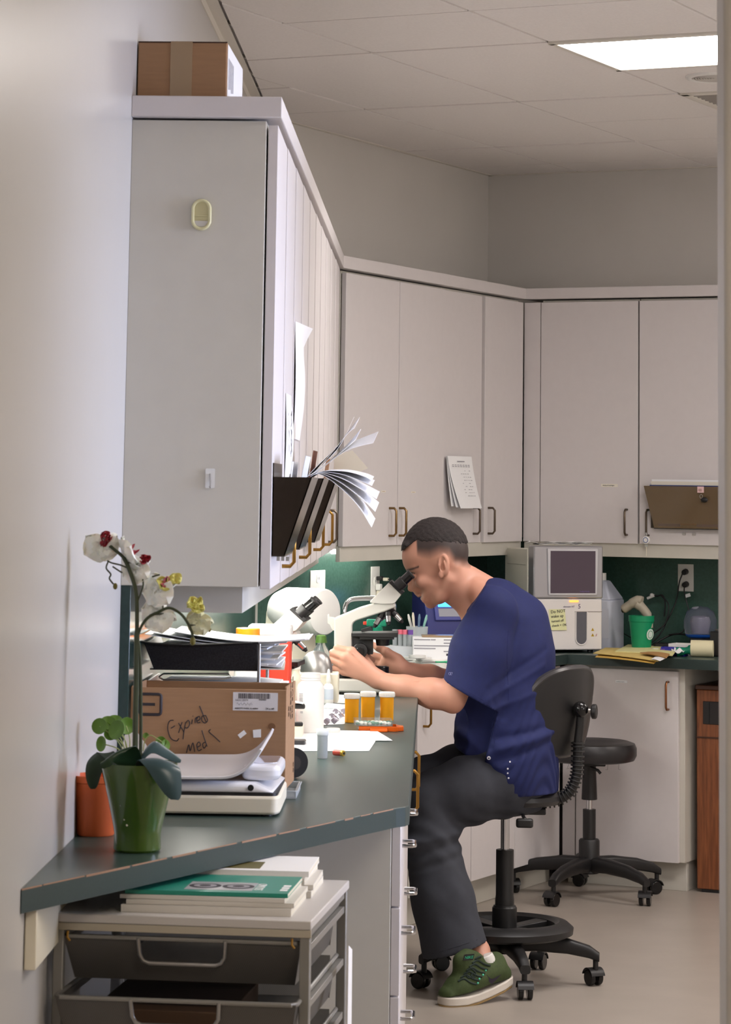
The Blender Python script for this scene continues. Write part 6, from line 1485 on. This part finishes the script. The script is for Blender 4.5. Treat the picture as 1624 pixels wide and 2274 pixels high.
# near arm
shN, elN, wrN = J(1088, 1362, 128), J(1003, 1547, 150), J(842, 1511, 120)
b.chain([shN, J(1052, 1455, 142), elN], [.058, .050, .044], .02)
b.cap(elN, J(1008, 1566, 148), .036, .024, .015)
b.chain([elN, J(962, 1540, 148), J(900, 1527, 136), wrN], [.045, .046, .037, .0275], .02)
def vein(P, r=.0024): b.chain([J(*p) for p in P], [r] * len(P), .004)
vein(((930, 1512, 162), (905, 1514, 154), (880, 1508, 146), (858, 1500, 138)), .0020)
# far arm
shF, elF, wrF = J(1088, 1362, -128), J(1012, 1520, -112), J(892, 1487, -28)
b.chain([shF, J(1055, 1445, -128), elF], [.058, .050, .042], .02); b.chain([elF, J(955, 1505, -70), wrF], [.043, .040, .028], .02)
# near hand: palm fan, four fingers curled round the focus knob, thumb across the top
MCP = [(781, 1447, 118), (767, 1461, 124), (762, 1476, 122), (764, 1491, 116)]
for (m_, r) in zip(MCP, (.0148, .015, .0142, .0128)): b.cap(J(838, 1507, 118), J(*m_), .022, r, .014)
b.cap(J(826, 1492, 116), J(790, 1466, 116), .018, .016, .012); b.cap(J(834, 1515, 118), J(785, 1489, 116), .018, .014, .012)
FN = [[(781, 1447, 118), (749, 1439.5, 110), (748, 1440, 86), (764, 1446, 74)], [(767, 1461, 124), (739, 1450, 112), (736, 1452, 88), (752, 1458, 74)],
      [(762, 1476, 122), (736, 1464.5, 110), (735, 1467, 88), (750, 1471, 74)], [(764, 1491, 116), (744.5, 1483, 108), (742, 1485, 90), (754, 1487, 78)]]
FR = [[.0138, .0116, .0102, .0082], [.014, .0118, .0104, .0084], [.0132, .0112, .0098, .008], [.0118, .0098, .0086, .0072]]
for P, R in zip(FN, FR):
    b.chain([J(*p) for p in P], R, .0045); b.ell(J(*P[0]), (R[0] * 1.05,) * 3, 0, .006)
b.chain([J(822, 1482, 100), J(806, 1456, 84), J(815, 1460, 62), J(828, 1466, 50)], [.018, .0135, .0118, .0092], .008)
vein(((822, 1490, 132), (800, 1468, 130), (784, 1452, 130)), .0018); vein(((826, 1500, 132), (800, 1482, 132), (776, 1466, 131)), .0017)
# far hand: palm towards the camera, fingers wrap round the far knob, thumb points up-left
b.cap(wrF, J(862, 1468, -26), .027, .024, .015); b.cap(J(886, 1478, -24), J(850, 1478, -40), .026, .018, .015)
b.chain([J(884, 1464, -20), J(858, 1448, -14), J(841, 1438, -16), J(829, 1431, -20)], [.018, .0138, .0115, .0085], .010)
for k, P in enumerate((((856, 1462, -38), (828, 1456, -46), (812, 1454, -62), (806, 1450, -74)), ((852, 1472, -42), (822, 1468, -48), (806, 1466, -62), (802, 1464, -74)), ((852, 1482, -44), (824, 1479, -50), (810, 1478, -62), (806, 1476, -72)), ((856, 1490, -44), (834, 1489, -50), (822, 1488, -62), (818, 1486, -70)))):
    b.chain([J(*p) for p in P], [.0125, .0112, .010, .008], .005)
def hairmask(P):
    # stubble fade: dense on the crown, thinning towards a line above the ear, nothing on the face
    kx_ = (P[:, 0] - J(968, 1222)[0]) / K; kz = -(P[:, 2] - J(968, 1222)[2]) / K     # pixels right / down of the skull centre
    u = 968 + kx_; v = 1222 + kz
    low = np.interp(u, [890, 924, 926, 938, 955, 975, 998, 1012, 1040], [1150, 1206, 1236, 1240, 1242, 1234, 1236, 1256, 1262]); hi = low - np.interp(u, [920, 940, 1000, 1040], [20, 27, 28, 26])
    f = np.clip((low - v) / np.maximum(low - hi, 1), 0, 1); f = (1 - (1 - f) ** 1.7) * .985
    front = np.clip((u - np.interp(v, [1190, 1200, 1238, 1246], [905, 923, 925, 934])) / 4, 0, 1)
    f = f * front * (P[:, 2] > J(968, 1262)[2]) * (u < 1046) * (u > 885)
    ear = ((u - 986) / 15) ** 2 + ((v - 1254) / 26) ** 2 < 1
    f = np.where(ear & (np.abs(P[:, 1] - Y0) > 47 * K), 0, f)
    brow = np.exp(-(((u - 917) * .35 + (v - 1262.5)) / 2.7) ** 2) * (np.abs(P[:, 1] - Y0) > 8 * K) * (np.abs(P[:, 1] - Y0) < 46 * K) * (u < 931) * (u > 902)
    lash = np.exp(-((v - 1269.5 - .2 * (u - 905)) / 1.7) ** 2) * (u > 905) * (u < 923) * (np.abs(P[:, 1] - Y0) > 10 * K); brow = np.maximum(brow, lash)
    beard = .10 * np.clip((v - 1306) / 14, 0, 1) * np.clip((1356 - v) / 6, 0, 1) * np.clip((1000 - u) / 16, 0, 1) * (u > 924)
    return np.clip(np.maximum(np.maximum(f, brow * .92), beard) * (P[:, 2] > 1.12), 0, 1)
body = b.build('body', M_skin, man, ORG, 1, hairmask)
lab(body, 'bare face, neck, arms and hands')
# ---------------- hair cap on the crown
h = SDF((-.40, -3.20, 1.28), (-.10, -2.94, 1.52), .0028)
def HE(u, v, lat, ru, rv, rl, k=.0): h.ell(J(u, v, lat), (ru * K, rl * K, rv * K), 0, k)
HE(968, 1221, 0, 74, 72.5, 51.5); HE(985, 1231, 0, 54.5, 61, 52, .008); HE(930, 1236, 0, 39, 40, 41, .012)
h.cap(J(903, 1212, 26), J(903, 1212, -26), .013, .013, .012); h.cap(J(900, 1219, 22), J(900, 1219, -22), .008, .008, .01)
def ripple(X, Y, Z): return .0011 * np.sin(X * 260 + np.sin(Y * 190) * 2) * np.sin(Z * 230 + Y * 150)
h.fold(ripple)
p1, p2 = J(889, 1226), J(927, 1198)                 # front hair line, then back across the parietal ridge
h.half(p1, ((p2[2] - p1[2]), 0, -(p2[0] - p1[0])), where=[(J(928, 1198), (-1, 0, 0))])
p3, p4 = J(927, 1199), J(1030, 1206)
h.half(p3, ((p4[2] - p3[2]), 0, -(p4[0] - p3[0])), where=[(J(927, 1200), (1, 0, 0))], wob=.0045)
h.build('hair', M_hair, man, ORG, 1)
# ---------------- scrub top
s = SDF((-.28, -3.44, .55), (.27, -2.72, 1.33), .0044)
TS_ = 1.28
s.chain([J(1076, 1338), J(1098, 1378), J(1120, 1440), J(1122, 1530), J(1124, 1640), J(1126, 1700)], [.066, .102, .137, .158, .166, .164], .02, ysc=TS_, yc=Y0)
s.cap(J(1126, 1690), J(1140, 1762), .160, .148, .02, ysc=TS_, yc=Y0)
s.cap(J(1080, 1335, 20), J(1092, 1352, 118), .060, .070, .03); s.cap(J(1080, 1335, -20), J(1092, 1352, -118), .060, .070, .03)
s.chain([J(1110, 1345), J(1142, 1385), J(1150, 1450)], [.080, .100, .120], .05, ysc=1.35, yc=Y0)
for sg in (1, -1):
    s.chain([J(1092, 1362, sg * 126), J(1066, 1450, sg * 142), J(1040, 1560, sg * 150)], [.082, .092, .098], .035, ysc=.82, yc=float(J(0, 0, sg * 140)[1]))
def cloth(X, Y, Z):
    return (-.0035 * np.exp(-((Z - .93 - .55 * (X + .02)) / .011) ** 2) * (X > -.06) * (X < .14) + .0035 * np.exp(-((Z - .965 - .62 * (X + .02)) / .012) ** 2) * (X > -.06) * (X < .14) - .0032 * np.exp(-((Z - .885 - .35 * (X + .02)) / .010) ** 2) * (X > -.09) * (X < .12) + .0022 * np.sin(95 * Z + 38 * X + 14 * np.sin(16 * X + 9 * Y)) * np.clip((.98 - Z) / .25, 0, 1) + .0016 * np.sin(34 * X - 22 * Z + 12 * Y) + .0008 * np.sin(70 * Y + 30 * Z) * np.clip((1.05 - Z) / .3, .2, 1)
            + .0065 * np.exp(-((Z - .72 - .35 * (X - .0)) / .012) ** 2) - .0065 * np.exp(-((Z - .755 - .30 * (X - .0)) / .014) ** 2) + .006 * np.exp(-((Z - .79 - .2 * X) / .013) ** 2))
s.fold(cloth)
# openings: neck, sleeve ends (hollow), body hem
for sg in (1, -1):
    a_, c_ = J(977, 1506, sg * 150), J(1106, 1581, sg * 150)
    ax = (c_ - a_) / np.linalg.norm(c_ - a_); nn = np.array((ax[2], 0, -ax[0])); nn = nn if nn[2] < 0 else -nn
    s.half(a_, nn, where=[((0, Y0 - sg * 98 * K, 0), (0, -sg, 0)), (J(1120, 1500), (-1, 0, .25))])
    s.cap(J(1064, 1450, sg * 142), J(1022, 1600, sg * 150), .058, .090, .006, 'sub', ysc=.80, yc=float(J(0, 0, sg * 146)[1]))
a_, c_ = J(1088, 1280), J(1024, 1371)
nn = np.array((-(c_[2] - a_[2]), 0, (c_[0] - a_[0]))); nn = nn if nn[0] < 0 else -nn
s.half(a_, nn)
s.chain([J(1010, 1285), J(1066, 1338)], [.066, .060], .004, op='sub')
a_, c_ = J(998, 1650), J(1118, 1713)
nn = np.array((c_[2] - a_[2], 0, -(c_[0] - a_[0]))); nn = nn if nn[2] < 0 else -nn
s.half(a_, nn, where=[(J(1117, 1700), (-1, 0, 0))]); s.half(J(1180, 1756), (.03, 0, -1))
top = s.build('scrub_top', M_scrub, man, ORG, 2)
lab(top, 'navy blue short-sleeved scrub top')
def on_front(u, v, lat0=260):                    # first hit of the camera ray on the cloth near a photo point
    return None
dg = bpy.context.evaluated_depsgraph_get()
def stick(o, u, v, off=.0006):                   # photo point projected onto one mesh
    d = pray(u, v).normalized(); ok, loc, nrm, _ = o.ray_cast(CAM - ORG, d, distance=30)
    return (loc + nrm * off, nrm) if ok else (None, None)
bpy.context.view_layer.update()
M_snap = mat('pearl_snap', (226, 224, 232), .25)
for (u, v, r) in ((1086, 1683, .0062), (1133, 1692, .0028), (1128, 1707, .0028), (1128, 1717, .0026), (1130, 1728, .0028)):
    l, n_ = stick(top, u, v)
    if l is None: continue
    MB().cyl(l - n_ * .001, l + n_ * .0016, r, n=16).build('snap_button', M_snap, top, .0004)
    if r > .005: MB().cyl(l + n_ * .0012, l + n_ * .002, r * .45, n=12).build('snap_hole', M_scrub, top)
l, n_ = stick(top, 1003, 1496)
if l is not None:
    for k in (-1, 0, 1): MB().tube([l + Vector((.0052 * k + .0035 * math.cos(a), -.0014, .0042 * math.sin(a))) for a in [2 * math.pi * i / 12 for i in range(12)]], .0006, 4, True).build('embroidered_mark', mat('pale_thread', (150, 150, 190), .7), top)
# stitched seams: sleeve hem, side seam, hem
M_seam = mat('navy_seam', (20, 27, 80), .85)
for pts in ([(1128 + 2 * math.sin(v / 30), v) for v in range(1400, 1560, 12)], [(1098 + .03 * (v - 1630), v) for v in range(1600, 1690, 10)], [(980 + 1.28 * k * 10, 1500 + .745 * k * 10 - .0) for k in range(0, 9)]):
    P = [stick(top, u, v, .0003)[0] for u, v in pts]; P = [p for p in P if p is not None]
    if len(P) > 3: MB().tube(P, .0006, 5).build('seam', M_seam, top)
# ---------------- trousers
t_ = SDF((-.36, -3.46, .08), (.26, -2.80, .80), .0044)
t_.cap(J(1120, 1705), J(1150, 1728), .125, .12, .02, ysc=1.35, yc=Y0)
t_.chain([J(1105, 1738, 72), J(1030, 1756, 100), J(962, 1772, 112)], [.110, .100, .084], .03)
hemN = J(1012, 2108, 178)
t_.chain([J(956, 1778, 112), J(958, 1880, 132), J(985, 2000, 156), J(1015, 2125, 176)], [.082, .087, .094, .106], .03)
t_.chain([J(1100, 1712, -72), J(1020, 1718, -78), J(945, 1735, -66)], [.100, .090, .080], .03)
t_.chain([J(942, 1742, -64), J(965, 1880, -62), J(1000, 2030, -60)], [.076, .072, .074], .03)
def cloth2(X, Y, Z):
    return (.0030 * np.sin(85 * Z + 60 * X + 3 * np.sin(30 * Y)) * np.clip((.62 - Z) / .15, 0, 1) * np.clip((Z - .38) / .12, .15, 1) + .0018 * np.sin(55 * X + 30 * Y + 20 * Z)
            + .007 * np.exp(-((Z - .475 - .25 * (X + .1)) / .014) ** 2) * (X > -.30) - .006 * np.exp(-((Z - .505 - .2 * (X + .1)) / .014) ** 2) + .004 * np.exp(-((Z - .435 - .3 * (X + .1)) / .012) ** 2) + .003 * np.sin(40 * X + 60 * Y) * np.clip((.35 - Z) / .2, 0, 1))
t_.fold(cloth2)
a_, c_ = J(946, 2129, 180), J(1081, 2090, 180)
nn = np.array((c_[2] - a_[2], 0, -(c_[0] - a_[0]))); nn = nn if nn[2] < 0 else -nn
t_.half(a_, nn); t_.half(J(1000, 2078, -60), (0, 0, -1), where=[((0, -3.16, 0), (0, 1, 0))])
t_.cap(J(1006, 2080, 170), J(1020, 2180, 180), .080, .102, .006, 'sub')
tro = t_.build('trousers', M_trou, man, ORG, 2)
lab(tro, 'charcoal grey cotton trousers')
P = [stick(tro, u, v, .0004)[0] for u, v in ((1079, 2079), (1060, 2087), (1040, 2094), (1020, 2101), (1000, 2107), (980, 2113), (960, 2118))]; P = [p for p in P if p is not None]
if len(P) > 3: MB().tube(P, .0011, 5).build('hem_stitch', mat('charcoal_seam', (44, 45, 54), .9), tro)
# ---------------- shoes
M_sh = mat('olive_mesh_shoe', (62, 76, 40), .75, var=.12, scale=160, bump=.25, bscale=900)
M_sole = mat('sole_white', (214, 206, 196), .5); M_gum = mat('gum_outsole', (170, 142, 96), .6); M_lace = mat('dark_green_lace', (28, 44, 38), .7); M_teal2 = mat('teal_eyelet', (96, 210, 176), .5)
sh = SDF((-.26, -3.66, -.02), (.12, -3.28, .22), .0024)
up_ = [(1014, 2214, .032), (1038, 2196, .043), (1066, 2178, .046), (1094, 2164, .043), (1116, 2160, .040), (1131, 2166, .032)]
for w_ in (-.010, .010): sh.chain([FP(u, v, q0 + w_) for u, v, r in up_], [r * .80 for u, v, r in up_], .02)
sh.chain([FP(1052, 2150, q0), FP(1070, 2136, q0)], [.040, .036], .02); sh.chain([FP(1114, 2152, q0), FP(1119, 2138, q0)], [.034, .028], .02)
sh.chain([FP(1040, 2136, q0), FP(1052, 2124, q0)], [.022, .018], .012)
P = lambda *a: FP(*a)
pa, pb_ = FP(985, 2236), FP(1140, 2184)
n_ = np.cross(pb_ - pa, sd); n_ = n_ if n_[2] < 0 else -n_
sh.half(pa + np.array((0, 0, .018)), n_)
sh.chain([FP(1082, 2096, q0), FP(1092, 2132, q0)], [.036, .029], .006, op='sub')
shoe = thing('shoe', 'olive green running shoe on the man\'s near foot', 'shoe', ORG); del shoe['label']; del shoe['category']; shoe.parent = man; shoe.location = (0, 0, 0)
lab(shoe, 'olive green running shoe with a white sole')
upm = sh.build('shoe_upper', M_sh, shoe, ORG, 1)
def foot_outline(s_):
    out = []
    for u, w_ in ((998, .012), (1003, .028), (1016, .040), (1036, .046), (1062, .044), (1092, .041), (1122, .040), (1142, .032), (1151, .012)): out.append((u, w_))
    return out
def sole(name, dz0, dz1, m, grow=0.0, u1=9999):
    o_ = [x for x in foot_outline(1) if x[0] <= u1]; ring = [(u, q0 + w_ + grow) for u, w_ in o_] + [(u, q0 - w_ - grow) for u, w_ in reversed(o_)]
    base = lambda u: np.interp(u, [980, 1000, 1046, 1090, 1120, 1141], [2240, 2243.5, 2238, 2221, 2207, 2194])
    vs = [Vector(FP(u, base(u), q)) + Vector((0, 0, dz)) - ORG for dz in (dz0, dz1) for u, q in ring]; n = len(ring)
    return MB().add(vs, [tuple(range(n - 1, -1, -1)), tuple(range(n, 2 * n))] + [(i, (i + 1) % n, n + (i + 1) % n, n + i) for i in range(n)]).build(name, m, shoe, .004, angle=60)
sole('outsole', .0, .010, M_gum, -.001); sole('midsole', .009, .034, M_sole, .003)
bpy.context.view_layer.update()
def sstick(u, v, off=.001):
    d = pray(u, v).normalized(); ok, loc, nrm, _ = upm.ray_cast(CAM - ORG, d, distance=30); return (loc + nrm * off) if ok else None
def strip(pts, r, m, name):
    Q = [sstick(*p) for p in pts]; Q = [q for q in Q if q is not None]
    if len(Q) > 1: return MB().tube(Q if len(Q) < 3 else bez(Q, 4), r, 6).build(name, m, shoe)
for k in range(7):
    u, v = 1028 + 6.2 * k, 2178 - 8.2 * k; strip(((u - 10, v + 2), (u + 2, v - 4), (u + 16, v + 4), (u + 30, v + 8)), .0032, M_lace, 'lace')
for pts in (((1044, 2152), (1036, 2164), (1042, 2172), (1050, 2160)), ((1046, 2150), (1056, 2160), (1052, 2172), (1046, 2164))): strip(pts, .003, M_lace, 'lace_bow')
for (u, v) in ((1079, 2155), (1073, 2165), (1065, 2174), (1061.5, 2183)):
    q = sstick(u, v, .0); 
    if q is not None: MB().ball(q, .0036, 10, 6).build('eyelet', M_teal2, shoe)
Q = [sstick(u, v, .0009) for u, v in ((1080, 2164), (1086, 2180), (1092, 2185), (1100, 2178), (1114, 2163), (1098, 2172), (1092, 2174), (1086, 2170))]
if all(q is not None for q in Q): MB().add([q for q in Q], [tuple(range(len(Q)))]).build('side_emblem', mat('emblem_violet', (52, 44, 62), .6), shoe)
c0, c1 = Vector(FP(1046, 2131, q0 + .024)) - ORG, Vector(FP(1062, 2129, q0 + .024)) - ORG
fx_ = frame(c0 + Vector((-.012, -.016, .0)), (1, .25, .05), (.25, .1, 1))
lp = MB().prism(roundpoly([(-.002, -.003), (.030, -.003), (.030, .016), (-.002, .016)], .003), -.002, .002).build('tongue_label', M_black, shoe); lp.data.transform(fx_)
text('NIKE', .0125, mat('label_green', (36, 190, 140), .5), shoe, fx_ @ Matrix.Translation((.001, .002, .0022)), 'lettering')
sk = SDF((-.06, -3.50, .05), (.09, -3.30, .18), .0026); sk.chain([FP(1082, 2116, q0), FP(1096, 2140, q0)], [.034, .033], .01); sk.half(FP(1085, 2130, q0), (-.35, 0, .9)); sk.build('sock', M_white, shoe, ORG, 1)
f2 = SDF((-.32, -3.16, .02), (.02, -2.82, .22), .004); f2.chain([J(1034, 2064, -62), J(1000, 2078, -62), J(966, 2086, -62)], [.040, .040, .034], .02); f2.half((0, 0, .085), (0, 0, -1))
o = f2.build('shoe', M_sh, man, ORG, 1)
